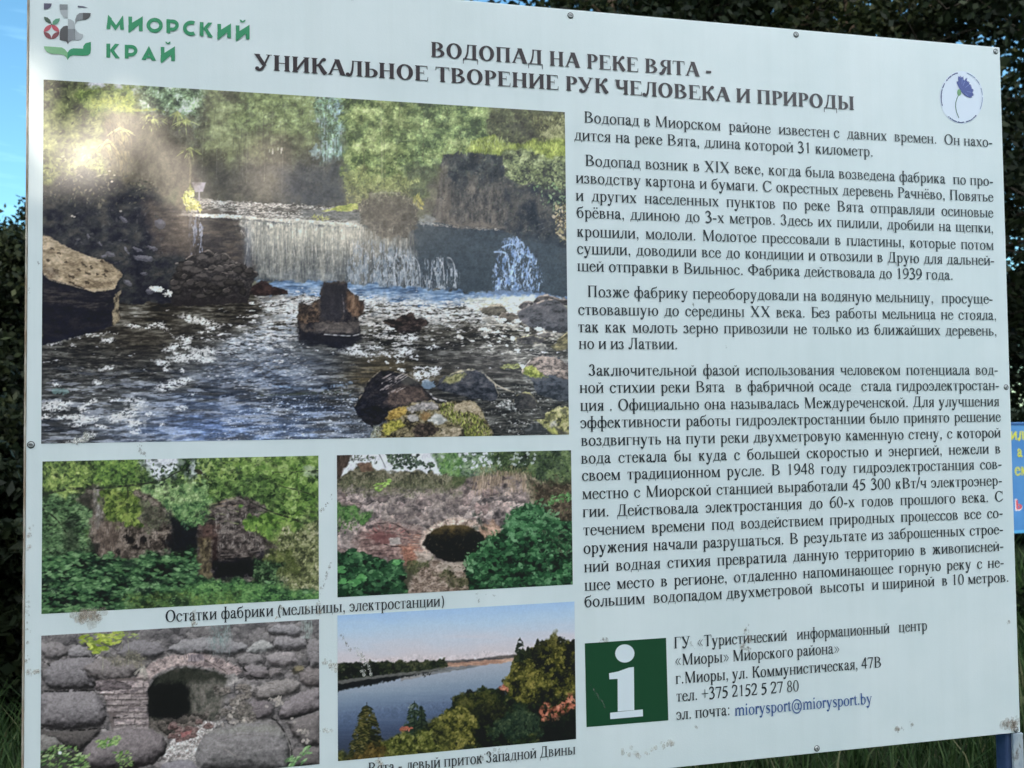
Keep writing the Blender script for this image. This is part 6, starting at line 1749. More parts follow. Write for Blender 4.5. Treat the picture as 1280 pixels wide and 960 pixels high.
    def e():
        arc(232, 221, 208, 239, 8, 318, st + 2, hr); rect(80, 258, 420, 258 + b)
        pen((345, 50, hr), (390, 90, hr), (420, 150, hr * .7))
    e(); end('е', 444)
    e(); dot(145, 600, 48); dot(315, 600, 48); end('ё', 444)
    def arms(x, sgn, h=H, s=st, k=1.):
        m = h * .52
        pen((x + sgn * s * .4, m, hr * 1.2), (x + sgn * 110 * k, m + h * .1, hr * 1.6), (x + sgn * 165 * k, h * .85, hr * 1.8), (x + sgn * 215 * k, h * .97, hr * 2))
        dot(x + sgn * 222 * k, h * .93, s * .52)
        pen((x + sgn * 60 * k, m + 6, hr * 1.5), (x + sgn * 125 * k, m - h * .02, s * .9), (x + sgn * 200 * k, h * .18, s * 1.1), (x + sgn * 262 * k, 0, s * 1.05))
        rect(x + sgn * 250 * k - 62, 0, x + sgn * 250 * k + 62, sf * .8)
    stem(345, 0, H, st); arms(345, -1); arms(345, 1); end('ж', 691)
    def ze(cx=185, s=st, h=H, k=1.):
        arc(cx, h * .755, 142 * k, h * .265, 150, -90, s * .95, hr); arc(cx, h * .27, 170 * k, h * .29, 90, -145, s * 1.05, hr)
        dot(cx - 112 * k, h * .84, s * .5); dot(cx - 125 * k, h * .13, s * .55)
    ze(); end('з', 395)
    def ii(h=H, w=535, s=st, d=1.2):
        stem(w * .2, 0, h, s); stem(w * .8, 0, h, s)
        dia(w * .2 + s * .3, h * .12, w * .8 - s * .3, h * .88, hr * d * 1.6)
    ii(); end('и', 535)
    ii(); breve(267, 565); end('й', 535)
    stem(112, 0, H, st); arms(120, 1); end('к', 486)
    def el(h=H, w=499, s=st):
        stem(w * .78, 0, h, s, 'lr', 'r'); rect(w * .34, h - b, w * .78, h)
        pen((w * .40, h - 8, hr * 1.2), (w * .38, h * .5, hr * 1.4), (w * .30, h * .14, hr * 1.8), (w * .17, h * .015, hr * 1.8), (w * .1, h * .06, hr))
        dot(w * .1, h * .09, s * .52)
    el(); end('л', 499)
    def em(h=H, w=633, s=st):
        stem(w * .15, 0, h, hr * 1.1, 'lr', 'l'); stem(w * .83, 0, h, s, 'lr', 'r')
        dia(w * .17, h, w * .48, 0, s * 1.15); dia(w * .48, 0, w * .80, h, hr * 1.1)
    em(); end('м', 633)
    stem(112, 0, H, st); stem(423, 0, H, st); rect(112, 215, 423, 215 + b + 4); end('н', 535)
    arc(250, 221, 224, 239, 0, 360, st + 8, hr); end('о', 500)
    stem(112, 0, H, st, 'lr', 'l'); stem(423, 0, H, st, 'lr', 'r'); rect(112, H - b - 4, 423, H); end('п', 535)
    def pp():
        stem(125, -217, H - 20, st, 'lr', ''); P.append([(30, 405), (125 - st / 2, 400), (125 + st / 2, 465), (110, 462), (30, 425)])
        arc(262, 221, 205, 239, -140, 145, st + 6, hr)
    pp(); end('р', 500)
    arc(240, 221, 215, 239, 45, 318, st + 4, hr); dot(368, 350, st * .58); pen((352, 50, hr), (395, 90, hr), (420, 130, hr * .7)); end('с', 444)
    stem(218, 0, H, st, 'lr', ''); rect(28, H - b, 408, H)
    for q in (28, 378):
        P.append([(q, H), (q + 30, H), (q + (8 if q < 100 else 36), 315), (q + (-6 if q < 100 else 22), 315)])
    end('т', 437)
    def uu():
        dia(88, H, 262, 20, st * 1.15); dia(418, H, 250, 10, hr * 1.3)
        pen((262, 40, hr * 1.6), (225, -70, hr * 1.5), (170, -175, hr * 1.8), (110, -195, hr * 2), (80, -170, hr))
        dot(78, -165, st * .58); rect(18, H - sf, 196, H); rect(334, H - sf, 480, H)
    uu(); end('у', 500)
    stem(323, -217, 683, st); arc(196, 221, 168, 239, 0, 360, st, hr); arc(451, 221, 168, 239, 0, 360, st, hr); end('ф', 647)
    dia(92, H, 408, 0, st * 1.2); dia(412, H, 88, 0, hr * 1.5)
    for x, y in ((92, H - sf), (400, H - sf), (95, 0), (405, 0)):
        rect(x - 75, y, x + 75, y + sf)
    end('х', 500)
    stem(112, 0, H, st, 'l', 'lr'); stem(405, 0, H, st, '', 'lr'); rect(112, 0, 490, b); P.append([(455, b), (492, b), (492, -135), (470, -135)]); end('ц', 535)
    stem(392, 0, H, st); stem(112, 290, H, st, '', 'lr'); pen((112, 300, st), (130, 225, st * .8), (210, 190, hr * 1.6), (300, 205, hr * 1.4), (380, 240, hr)); end('ч', 502)
    for x in (112, 385, 658):
        stem(x, 0, H, st)
    rect(112, 0, 658, b); end('ш', 770)
    for x in (105, 368, 632):
        stem(x, 0, H, st, 'l', 'lr')
    rect(105, 0, 735, b); P.append([(690, b), (730, b), (730, -135), (706, -135)]); end('щ', 770)
    def soft(x=115, k=1., h=H, s=st):
        stem(x, 0, h, s, 'l', 'lr'); rect(x, 0, x + 120 * k, b); rect(x, h * .50, x + 120 * k, h * .50 + b)
        arc(x + 120 * k, h * .285, 190 * k, h * .285, -90, 90, s + 4, hr)
    soft(); end('ь', 456)
    soft(115, .92); stem(555, 0, H, st); end('ы', 671)
    arc(190, 221, 215, 239, 135, -138, st + 4, hr); dot(62, 350, st * .55); rect(150, 210, 380, 210 + b); pen((60, 90, hr), (40, 120, hr)); end('э', 429)
    stem(110, 0, H, st); rect(110, 212, 310, 212 + b); arc(505, 221, 210, 239, 0, 360, st + 6, hr); end('ю', 747)
    stem(352, 0, H, st, 'lr', 'r'); rect(215, H - b, 352, H); rect(215, 205, 352, 205 + b); arc(228, 327, 168, 123, 90, 270, st, hr)
    pen((240, 215, hr), (170, 130, st), (110, 30, st), (40, 4, hr * 1.5)); end('я', 459)
    # latin
    em_ = None
    for x in (112, 388, 664):
        stem(x, 0, H - 60, st, 'lr', '')
    P.append([(25, 405), (112 - st / 2, 395), (112 + st / 2, 462), (95, 460), (25, 425)])
    for x in (112, 388):
        pen((x + 20, 350, hr), (x + 120, 435, hr * 1.8), (x + 220, 430, st * .9), (x + 276, 360, st), (x + 276, 280, st))
    end('m', 778)
    stem(140, 0, H - 20, st, 'lr', ''); P.append([(45, 405), (140 - st / 2, 395), (140 + st / 2, 462), (120, 460), (45, 425)]); dot(138, 620, 56); end('i', 278)
    stem(120, 0, H - 20, st, 'lr', ''); P.append([(25, 405), (120 - st / 2, 395), (120 + st / 2, 462), (105, 460), (25, 425)])
    pen((140, 330, hr), (200, 420, hr * 2), (270, 440, st * .7)); dot(290, 405, st * .58); end('r', 333)
    pen((320, 400, hr), (230, 440, hr * 1.2), (130, 425, st * .7), (95, 350, st), (150, 275, st), (270, 205, st * 1.1), (315, 120, st * .9), (260, 25, hr * 1.4), (150, 5, hr * 1.3), (60, 60, hr))
    rect(315, 330, 330, 445); rect(48, 10, 64, 140); end('s', 389)
    pen((130, 570, hr), (130, 400, st), (130, 120, st), (150, 40, st * .8), (205, 25, hr * 1.5), (270, 70, hr)); rect(15, H - b, 255, H); P.append([(15, H - b), (130, 580), (130, H - b)]); end('t', 278)
    stem(115, 0, 683, st, '', 'l'); arc(255, 221, 212, 239, -150, 150, st + 6, hr); end('b', 500)
    pp(); end('p', 500)
    uu(); end('y', 500)
    arc(250, 221, 224, 239, 0, 360, st + 8, hr); end('o', 500)
    arc(460, 240, 400, 430, -60, 300, hr * 1.8, hr * 1.6, 26); arc(440, 240, 185, 215, 0, 360, st * .8, hr); pen((640, 440, st * .7), (590, 150, st * .8), (660, 70, hr * 1.4), (780, 130, hr), (850, 300, hr)); end('@', 921)
    # capitals
    C = 662
    b = 34
    def drop(x, y0, y1, sgn):
        P.append([(x - sgn * 36, y0), (x, y0), (x + sgn * 8, y1), (x - sgn * 8, y1)])
    stem(165, 0, C, cs, 'l', 'l'); rect(165, C - b, 320, C); rect(165, 325, 330, 325 + b); rect(165, 0, 330, b)
    arc(310, 500, 240, 162, -90, 90, cs, hr); arc(325, 178, 295, 178, -90, 90, cs + 6, hr); end('В', 667)
    arc(361, 331, 330, 347, 0, 360, cs + 14, hr); end('О', 722)
    stem(165, 0, C, cs, 'lr', 'l'); stem(557, 0, C, cs, 'lr', 'r'); rect(165, C - b, 557, C); end('П', 722)
    em(C, 889, cs); end('М', 889)
    stem(165, 0, C, cs, 'lr', 'l'); rect(165, C - b, 310, C); rect(165, 300, 310, 300 + b); arc(300, 481, 240, 181, -90, 90, cs, hr); end('Р', 556)
    arc(355, 331, 325, 347, 48, 318, cs + 10, hr); P.append([(560, 600), (600, 680), (618, 680), (618, 440), (600, 440)]); pen((560, 80, hr), (610, 130, hr), (640, 180, hr)); end('С', 667)
    de(0, C, 682, cs); end('Д', 682)
    stem(395, 0, C, cs); arc(395, 340, 355, 225, 0, 360, cs, hr); end('Ф', 790)
    stem(165, 0, C, cs, 'l', 'l'); rect(165, C - b, 500, C); drop(505, C, C - 150, 1); soft(165, 1.32, C, cs); end('Б', 574)
    el(C, 678, cs); end('Л', 678)
    ze(230, cs, C, 1.2); end('З', 501)
    stem(305, 0, C, cs, 'lr', ''); rect(30, C - b, 580, C); drop(30, C, C - 165, -1); drop(580, C, C - 165, 1); end('Т', 611)
    stem(165, 0, C, cs, 'lr', 'l'); rect(165, C - b, 530, C); drop(535, C, C - 170, 1); end('Г', 578)
    def uc(h=C, w=708):
        dia(120, h, 405, 190, cs * 1.15); dia(590, h, 390, 180, hr * 1.5)
        pen((405, 210, hr * 1.8), (340, 80, hr * 2), (260, 10, hr * 2), (180, 0, hr * 2), (145, 40, hr)); dot(140, 55, cs * .52)
        rect(20, h - sf, 250, h); rect(480, h - sf, 690, h)
    uc(); end('У', 708)
    stem(165, 0, C, cs); arms(175, 1, C, cs, 1.62); end('К', 667)
    dia(130, C, 590, 0, cs * 1.25); dia(590, C, 120, 0, hr * 1.6)
    for x, y in ((130, C - sf), (570, C - sf), (130, 0), (590, 0)):
        rect(x - 105, y, x + 105, y + sf)
    end('X', 722)
    stem(166, 0, C, cs); end('I', 333)
    dia(352, 670, 90, 0, hr * 1.6); dia(362, 674, 600, 0, cs * 1.25); rect(170, 215, 520, 215 + b)
    rect(12, 0, 200, sf); rect(470, 0, 712, sf); end('А', 722)
    stem(165, 0, C, cs); stem(557, 0, C, cs); rect(165, 315, 557, 315 + b); end('Н', 722)
    stem(165, 0, C, cs, 'l', 'l'); rect(165, C - b, 540, C); rect(165, 0, 560, b); rect(165, 325, 400, 325 + b)
    drop(545, C, C - 150, 1); drop(570, 0, 170, 1); drop(410, 450, 240, .5); end('Е', 611)
    stem(510, 0, C, cs, 'lr', 'r'); rect(350, C - b, 510, C); rect(350, 310, 510, 310 + b); arc(350, 486, 250, 176, 90, 270, cs, hr)
    pen((380, 320, hr), (280, 200, cs), (190, 40, cs), (60, 6, hr * 2)); rect(20, 0, 150, sf); end('Я', 667)
    ii(C, 722, cs, 1.3); end('И', 722)
    soft(165, 1.32, C, cs); end('Ь', 574)
    soft(165, 1.26, C, cs); stem(725, 0, C, cs); end('Ы', 872)
    stem(505, 0, C, cs); stem(150, 430, C, cs, '', 'lr'); pen((150, 440, cs), (180, 330, cs * .8), (290, 280, hr * 1.8), (400, 300, hr * 1.5), (500, 350, hr)); end('Ч', 650)
    # figures
    arc(250, 331, 222, 347, 0, 360, cs * .86, hr); end('0', 500)
    stem(262, 0, 640, cs * .82, 'lr', ''); P.append([(110, 575), (125, 560), (300, 640), (290, 676)]); end('1', 500)
    pen((45, 500, hr), (90, 620, hr * 2), (220, 670, hr * 1.6), (360, 610, cs * .8), (385, 480, cs * .9), (320, 330, cs * .7), (190, 170, hr * 2), (60, 40, hr * 1.5)); rect(40, 0, 430, 66); P.append([(400, 0), (430, 0), (470, 150), (445, 150)]); end('2', 500)
    pen((60, 540, hr), (120, 640, hr * 2), (230, 670, hr * 1.8), (340, 610, cs * .8), (350, 500, cs * .8), (260, 390, hr * 2), (170, 360, hr))
    pen((200, 370, hr), (330, 330, cs * .7), (410, 220, cs * .95), (370, 80, cs * .8), (240, 0, hr * 2), (120, 10, hr * 2.4), (50, 50, hr * 2)); end('3', 500)
    rect(300, 0, 300 + cs * .85, 676); rect(20, 165, 475, 225); dia(330, 670, 45, 200, hr * 1.8); end('4', 500)
    rect(150, 600, 430, 664); dia(165, 660, 95, 370, hr * 1.6); pen((85, 370, hr * 1.5), (230, 400, hr * 2.6), (370, 320, cs * .95), (390, 190, cs * .95), (310, 60, cs * .7), (180, 0, hr * 2), (50, 30, hr * 2)); end('5', 500)
    arc(255, 210, 215, 222, 0, 360, cs * .85, hr); pen((55, 220, cs * .8), (80, 410, cs * .8), (190, 570, cs * .7), (320, 650, hr * 2), (440, 680, hr)); end('6', 500)
    rect(40, 600, 455, 664); dia(430, 640, 215, 0, cs * .75); P.append([(20, 500), (45, 500), (75, 620), (45, 640)]); end('7', 500)
    arc(248, 505, 175, 171, 0, 360, cs * .7, hr); arc(250, 175, 205, 187, 0, 360, cs * .8, hr); end('8', 500)
    arc(245, 455, 215, 222, 0, 360, cs * .85, hr); pen((445, 445, cs * .8), (420, 260, cs * .8), (310, 110, cs * .7), (180, 30, hr * 2), (60, -5, hr)); end('9', 500)
    dot(125, 40, 54); end('.', 250)
    dot(120, 45, 54); pen((150, 40, 50), (150, -50, 34), (95, -135, 14)); end(',', 250)
    rect(40, 190, 290, 190 + max(64, st * .8)); end('-', 333)
    rect(30, 310, 534, 350); rect(262, 80, 302, 580); end('+', 564)
    dia(20, -14, 258, 676, hr * 1.8); end('/', 278)
    arc(330, 250, 270, 440, 118, 242, st * .95, hr); end('(', 333)
    arc(5, 250, 270, 440, -62, 62, st * .95, hr); end(')', 333)
    for x in (50, 230):
        dia(x + 180, 415, x, 225, 48); dia(x, 225, x + 180, 35, 48)
    end('«', 500)
    for x in (90, 270):
        dia(x, 415, x + 180, 225, 48); dia(x + 180, 225, x, 35, 48)
    end('»', 500)
    dot(138, 40, 54); dot(138, 405, 54); end(':', 278)
    G[' '] = (250, [])
    return G
# ---------------------------------------------------------------- the information board
board = empty('information_board', (0, 0, 0))
tag(board, 'big white information board about a river waterfall with five photographs and long dark text', 'notice board')
WHITE = Mat('white_print_sheet', rough=.375, spec=.5)
WHITE.base(WHITE.ramp(WHITE.noise(5., 5., .6), [(.3, tuple(lin((219, 229, 231)))), (.7, tuple(lin((229, 236, 238))))]))
sk_ = WHITE.ramp(WHITE.noise(1., 5., .65, WHITE.pos((24, 24, 1.1))), [(.30, (.90, .90, .885)), (.55, (1, 1, 1))])
ml_ = WHITE.n('ShaderNodeMix', data_type='RGBA', blend_type='MULTIPLY')
ml_.inputs[0].default_value = .32
WHITE.l(WHITE.b.inputs['Base Color'].links[0].from_socket, ml_.inputs[6])
WHITE.l(sk_, ml_.inputs[7])
WHITE.base(ml_.outputs[2])
film(WHITE)


def bp(u, v, d=0.):
    """board place: right, up, how far it stands proud of the sheet"""
    return (u, -d, v + LIFT)


PANEL_T = .004
box_obj('panel', (0, 0, BOARD_B + LIFT, BOARD_W, PANEL_T, BOARD_T + LIFT), board, WHITE.m, .0012)
EDGE = Mat('weathered_edge', rough=.7)
EDGE.base(EDGE.ramp(EDGE.noise(26., 4., .7, EDGE.pos((1, 1, .35))), [(.35, tuple(lin((196, 190, 180)))), (.6, tuple(lin((150, 128, 108)))), (.8, tuple(lin((96, 74, 60))))]))
tag(box_obj('edge_strip', (-.0032, -.0012, BOARD_B + LIFT, -.0004, .010, BOARD_T + LIFT), board, EDGE.m, .0006), 'rust-stained strip along the left edge')
BLUE = Mat('blue_paint', rough=.45)
BLUE.base(BLUE.ramp(BLUE.noise(18., 5., .7), [(.3, tuple(lin((46, 62, 96)))), (.55, tuple(lin((62, 80, 116)))), (.68, tuple(lin((92, 100, 116)))), (.8, tuple(lin((104, 96, 92))))]))
BLUE.bump(BLUE.noise(60., 3.), .2, .004)
GREY = Mat('worn_pale_paint', rough=.6)
GREY.base(GREY.ramp(GREY.noise(34., 6., .75, GREY.pos((1, 1, .4))), [(.4, tuple(lin((140, 152, 168)))), (.56, tuple(lin((176, 184, 190)))), (.66, tuple(lin((92, 80, 74)))), (.8, tuple(lin((60, 48, 44))))]))
box_obj('post', (-.0075, .012, -.3, .052, .072, BOARD_T + LIFT - .03), board, BLUE.m, .004)
ps = box_obj('post', (1.967, .0062, -.3, 2.004, .036, BOARD_T + LIFT - .03), board, BLUE.m, .004)
tag(box_obj('bracket', (1.981, -.001, -.3, 2.0065, .0058, BOARD_B + LIFT - .002), ps, GREY.m, .001), 'pale flaking strip on the front of the post')
for z in (.15, 1.25):
    box_obj('rail', (.056, .010, z + LIFT, 1.948, .040, z + .04 + LIFT), board, BLUE.m, .003)


# ---- printed photographs: fine grids carrying the painted ink
INK = Mat('printed_photo_ink', rough=.36, spec=.5)
at_ = INK.n('ShaderNodeAttribute', attribute_name='ink')
INK.base(at_.outputs['Color'])
film(INK)


def px_of(u, v):
    q = (np.stack([u, v, np.zeros_like(u)], -1) - CC) @ CR.T
    return 640 + FOC * q[..., 0] / -q[..., 2], 480 - FOC * q[..., 1] / -q[..., 2]


WHITE_SEEN = lin((203, 221, 222))                     # the sheet itself as the camera recorded it
WHITE_TRUE = lin((228, 234, 234))


def print_photo(c, u0, u1, v0, v1, label, density=1.25, lift=.0004):
    um = .5 * (u0 + u1)
    k = FOC / CC[2] * density
    nu, nv = int((u1 - u0) * k), int((v1 - v0) * k)
    U, V = np.meshgrid(np.linspace(u0, u1, nu + 1), np.linspace(v0, v1, nv + 1))
    x, y = px_of(U, V)
    fx = np.clip((x - c.x0) * c.S - .5, 0, c.w - 1.001)
    fy = np.clip((y - c.y0) * c.S - .5, 0, c.h - 1.001)
    ix, iy = fx.astype(int), fy.astype(int)
    tx, ty = (fx - ix)[..., None], (fy - iy)[..., None]
    im = c.im
    s_ = (im[iy, ix] * (1 - tx) + im[iy, ix + 1] * tx) * (1 - ty) + (im[iy + 1, ix] * (1 - tx) + im[iy + 1, ix + 1] * tx) * ty
    g_ = s_ @ np.array([.3, .6, .1], np.float32)
    s_ = g_[..., None] + (s_ - g_[..., None]) * .88
    ink = np.clip(lin(np.clip(s_, 0, 255)) / WHITE_SEEN * WHITE_TRUE - .004, .010, .9)
    n = (nu + 1) * (nv + 1)
    me = bpy.data.meshes.new('printed_photo')
    co = np.stack([U, np.full_like(U, -lift), V + LIFT], -1).astype(np.float32)
    me.vertices.add(n)
    me.vertices.foreach_set('co', co.reshape(-1))
    i = (np.arange(nv)[:, None] * (nu + 1) + np.arange(nu)[None, :])
    q = np.stack([i, i + 1, i + nu + 2, i + nu + 1], -1).reshape(-1).astype(np.int32)
    m = nu * nv
    me.loops.add(4 * m)
    me.loops.foreach_set('vertex_index', q)
    me.polygons.add(m)
    me.polygons.foreach_set('loop_start', np.arange(0, 4 * m, 4, dtype=np.int32))
    me.polygons.foreach_set('loop_total', np.full(m, 4, np.int32))
    a = me.attributes.new('ink', 'FLOAT_COLOR', 'POINT')
    rgba = np.ones((n, 4), np.float32)
    rgba[:, :3] = ink.reshape(-1, 3)
    a.data.foreach_set('color', rgba.reshape(-1))
    me.update(calc_edges=True)
    return tag(link('printed_photo', me, board, INK.m), label)


print_photo(paint_waterfall(), .0245, .9815, .6170, 1.2630, 'large printed photo of a low waterfall among boulders')
print_photo(paint_ruin(), .0268, .4976, .3208, .5858, 'printed photo of overgrown stone ruins')
print_photo(paint_arch(), .5313, .9852, .3218, .5858, 'printed photo of a field-stone wall with a low arch')
print_photo(paint_vault(), .0268, .4976, .0185, .2833, 'printed photo of a brick vault between boulders')
print_photo(paint_river(), .5309, .9878, .0208, .2882, 'printed photo of a wide calm river')

# ---- lettering
def inkmat(name, c, rough=.36):
    m = Mat(name, tuple(lin(c)), rough)
    film(m)
    return m.m


M_TEXT = inkmat('text_ink', (40, 44, 50))
M_TITLE = inkmat('heading_ink', (66, 58, 62))
M_LINK = inkmat('link_ink', (52, 88, 150))
M_GREEN = inkmat('logo_green_ink', (66, 150, 108))
REG = make_font(94, 108, 42)
BOLD = make_font(144, 156, 52, 28, 40)


def advance(t, F):
    return sum(F[c][0] for c in t)


def lettering(name, lines, F, mat, em_y, label=None, lift=.0009):
    """lines: text, u0, u1, v; every line is one run set between u0 and u1"""
    V, Fc = [], []
    for text, u0, u1, v in lines:
        words = text.split(' ')
        k = (u1 - u0) / (advance(text, F) / 1000.)
        kx = min(k, LETTER_W * em_y / BODY_EM)
        gaps_ = len(text) - len(text.replace(' ', ''))
        sp = 0.
        if k > kx and gaps_:
            sp = ((u1 - u0) - kx * advance(text, F) / 1000.) / gaps_
        else:
            kx = k
        x = u0
        j = 0
        for ch in text:
            w_, polys = F[ch]
            for p in polys:
                o = len(V)
                j += 1
                for a, b in p:
                    V.append(bp(x + a * kx / 1000., v + b * em_y / 1000., lift + (j % 40) * 4e-6))
                Fc.append(tuple(range(o, o + len(p))))
            x += w_ * kx / 1000. + (sp if ch == ' ' else 0.)
    o = mesh(name, V, Fc, board, mat)
    if label:
        o['label'] = label
    return o


def L(text, xl, yl, xr, yr):
    u0, v0 = on_board(xl, yl)
    u1, v1 = on_board(xr, yr)
    return [text, u0, u1, .5 * (v0 + v1)]


def z3(a, b):
    return 680 + a / 2.1333, b / 2.1333


def z4(a, b):
    return 680 + a / 2.1333, 280 + b / 2.1333


def z5(a, b):
    return 680 + a / 2.1333, 560 + b / 2.1333


def LZ(f, text, x0, y0, x1, y1):
    return L(text, *f(x0, y0), *f(x1, y1))


BODY = [
    [LZ(z3, 'Водопад в Миорском  районе  известен с  давних  времен.  Он нахо-', 105, 331, 1196, 389),
     LZ(z3, 'дится на реке Вята, длина которой 31 километр.', 80, 377, 878, 415)],
    [LZ(z3, 'Водопад возник в XIX веке, когда была возведена фабрика  по про-', 108, 446, 1198, 493),
     LZ(z3, 'изводству картона и бумаги. С окрестных деревень Рачнёво, Повятье', 84, 492, 1198, 535),
     LZ(z3, 'и других населенных пунктов по реке Вята отправляли осиновые', 84, 539, 1198, 577),
     LZ(z3, 'брёвна, длиною до 3-х метров. Здесь их пилили, дробили на щепки,', 86, 583, 1199, 619),
     LZ(z4, 'крошили, мололи. Молотое прессовали в пластины, которые потом', 87, 38, 1199, 66),
     LZ(z4, 'сушили, доводили все до кондиции и отвозили в Друю для дальней-', 87, 83, 1201, 107),
     LZ(z4, 'шей отправки в Вильнюс. Фабрика действовала до 1939 года.', 88, 127, 1091, 148)],
    [LZ(z4, 'Позже фабрику переоборудовали на водяную мельницу,  просуще-', 114, 194, 1197, 213),
     LZ(z4, 'ствовавшую до середины XX века. Без работы мельница не стояла,', 90, 242, 1207, 256),
     LZ(z4, 'так как молоть зерно привозили не только из ближайших деревень,', 90, 287, 1208, 299),
     LZ(z4, 'но и из Латвии.', 92, 333, 357, 334)],
    [LZ(z4, 'Заключительной фазой использования человеком потенциала вод-', 118, 402, 1211, 404),
     LZ(z4, 'ной стихии реки Вята  в фабричной осаде  стала гидроэлектростан-', 94, 446, 1214, 447),
     LZ(z4, 'ция . Официально она называлась Междуреченской. Для улучшения', 96, 493, 1214, 490),
     LZ(z4, 'эффективности работы гидроэлектростанции было принято решение', 96, 539, 1218, 531),
     LZ(z4, 'воздвигнуть на пути реки двухметровую каменную стену, с которой', 98, 586, 1218, 574),
     LZ(z4, 'вода стекала бы куда с большей скоростью и энергией, нежели в', 98, 633, 1218, 617),
     LZ(z5, 'своем традиционном русле. В 1948 году гидроэлектростанция сов-', 100, 81, 1221, 61),
     LZ(z5, 'местно с Миорской станцией выработали 45 300 кВт/ч электроэнер-', 101, 130, 1222, 105),
     LZ(z5, 'гии. Действовала электростанция до 60-х годов прошлого века. С', 102, 178, 1224, 148),
     LZ(z5, 'течением времени под воздействием природных процессов все со-', 104, 226, 1224, 192),
     LZ(z5, 'оружения начали разрушаться. В результате из заброшенных строе-', 104, 274, 1225, 236),
     LZ(z5, 'ний водная стихия превратила данную территорию в живописней-', 106, 322, 1226, 282),
     LZ(z5, 'шее место в регионе, отдаленно напоминающее горную реку с не-', 107, 370, 1227, 327),
     LZ(z5, 'большим  водопадом двухметровой  высоты  и шириной  в 10 метров.', 107, 418, 1240, 362)],
]
fits = [(l[2] - l[1]) / (advance(l[0], REG) / 1000.) for l in (BODY[0][1], BODY[1][6], BODY[2][3])]
LETTER_W = sum(fits) / len(fits) * 1.0
BODY_EM = .0345
for par, lb in zip(BODY, ('two-line opening paragraph', 'paragraph beginning with the nineteenth-century mill', 'paragraph about the water mill', 'long paragraph about the power station')):
    lettering('paragraph_lettering', par, REG, M_TEXT, BODY_EM, lb)
CON = [LZ(z5, 'ГУ  «Туристический   информационный   центр', 345, 531, 1022, 489),
       LZ(z5, '«Миоры» Миорского района»', 349, 577, 788, 550),
       LZ(z5, 'г.Миоры, ул. Коммунистическая, 47В', 350, 625, 900, 588),
       LZ(z5, 'тел. +375 2152 5 27 80', 352, 674, 680, 650),
       LZ(z5, 'эл. почта:', 352, 723, 497, 713)]
LETTER_W *= 1.1
lettering('contact_lettering', CON, REG, M_TEXT, BODY_EM)
lettering('email_lettering', [LZ(z5, 'miorysport@miorysport.by', 508, 711, 875, 684)], REG, M_LINK, BODY_EM, 'blue e-mail address')
lettering('caption_lettering', [L('Остатки фабрики (мельницы, электростанции)', 206.5, 777.5, 556, 757.5)], REG, M_TEXT, .0318)
lettering('caption_lettering', [L('Вята - левый приток Западной Двины', 459.5, 964.5, 719.5, 945.5)], REG, M_TEXT, .0318)
LETTER_W *= 1.5
TITLE = [L('ВОДОПАД НА РЕКЕ ВЯТА -', 537.5, 70.5, 890, 97.5), L('УНИКАЛЬНОЕ ТВОРЕНИЕ РУК ЧЕЛОВЕКА И ПРИРОДЫ', 317, 86.5, 1068, 138)]
lettering('heading_lettering', TITLE, BOLD, M_TITLE, .0445, 'two-line heading in bold capitals')

# ---- flat printed shapes
def flat(name, polys, mat, parent=board, lift=.0006, label=None):
    V, F = [], []
    for p in polys:
        o = len(V)
        V += [bp(a, b, lift) for a, b in p]
        F.append(tuple(range(o, o + len(p))))
    ob = mesh(name, V, F, parent, mat)
    if label:
        ob['label'] = label
    return ob


def bpx(pts, ox=0., oy=0., sc=1.):
    return [on_board(ox + a / sc, oy + b / sc) for a, b in pts]


def curve(*p, n=8):
    """closed smooth outline through the points"""
    out = []
    m = len(p)
    for i in range(m):
        p0, p1, p2, p3 = [np.array(p[(i + k) % m], float) for k in (-1, 0, 1, 2)]
        for t in np.linspace(0, 1, n, endpoint=False):
            out.append(tuple(.5 * (2 * p1 + (p2 - p0) * t + (2 * p0 - 5 * p1 + 4 * p2 - p3) * t * t + (3 * p1 - p0 - 3 * p2 + p3) * t ** 3)))
    return out


def arcpts(cx, cy, rx, ry, a0, a1, n=14):
    return [(cx + rx * math.cos(math.radians(a0 + (a1 - a0) * i / n)), cy + ry * math.sin(math.radians(a0 + (a1 - a0) * i / n))) for i in range(n + 1)]


# information pictogram
Z = (720, 760, 4.571)
M_DG = inkmat('dark_green_ink', (30, 74, 48))
M_W = inkmat('white_ink', (226, 234, 240))
pic = flat('info_pictogram', [bpx([(50, 202), (514, 170), (527, 641), (60, 680)], *Z)], M_DG, lift=.0005, label='dark green square with a white letter i')
flat('letter_mark', [bpx(arcpts(278, 259, 55, 52, 0, 360, 28)[:-1], *Z),
                     bpx([(188, 372), (240, 362), (300, 340), (330, 336), (332, 582), (238, 590), (237, 404), (190, 407)], *Z),
                     bpx([(194, 598), (238, 593), (332, 583), (381, 579), (382, 618), (195, 634)], *Z)], M_W, pic, .0009)

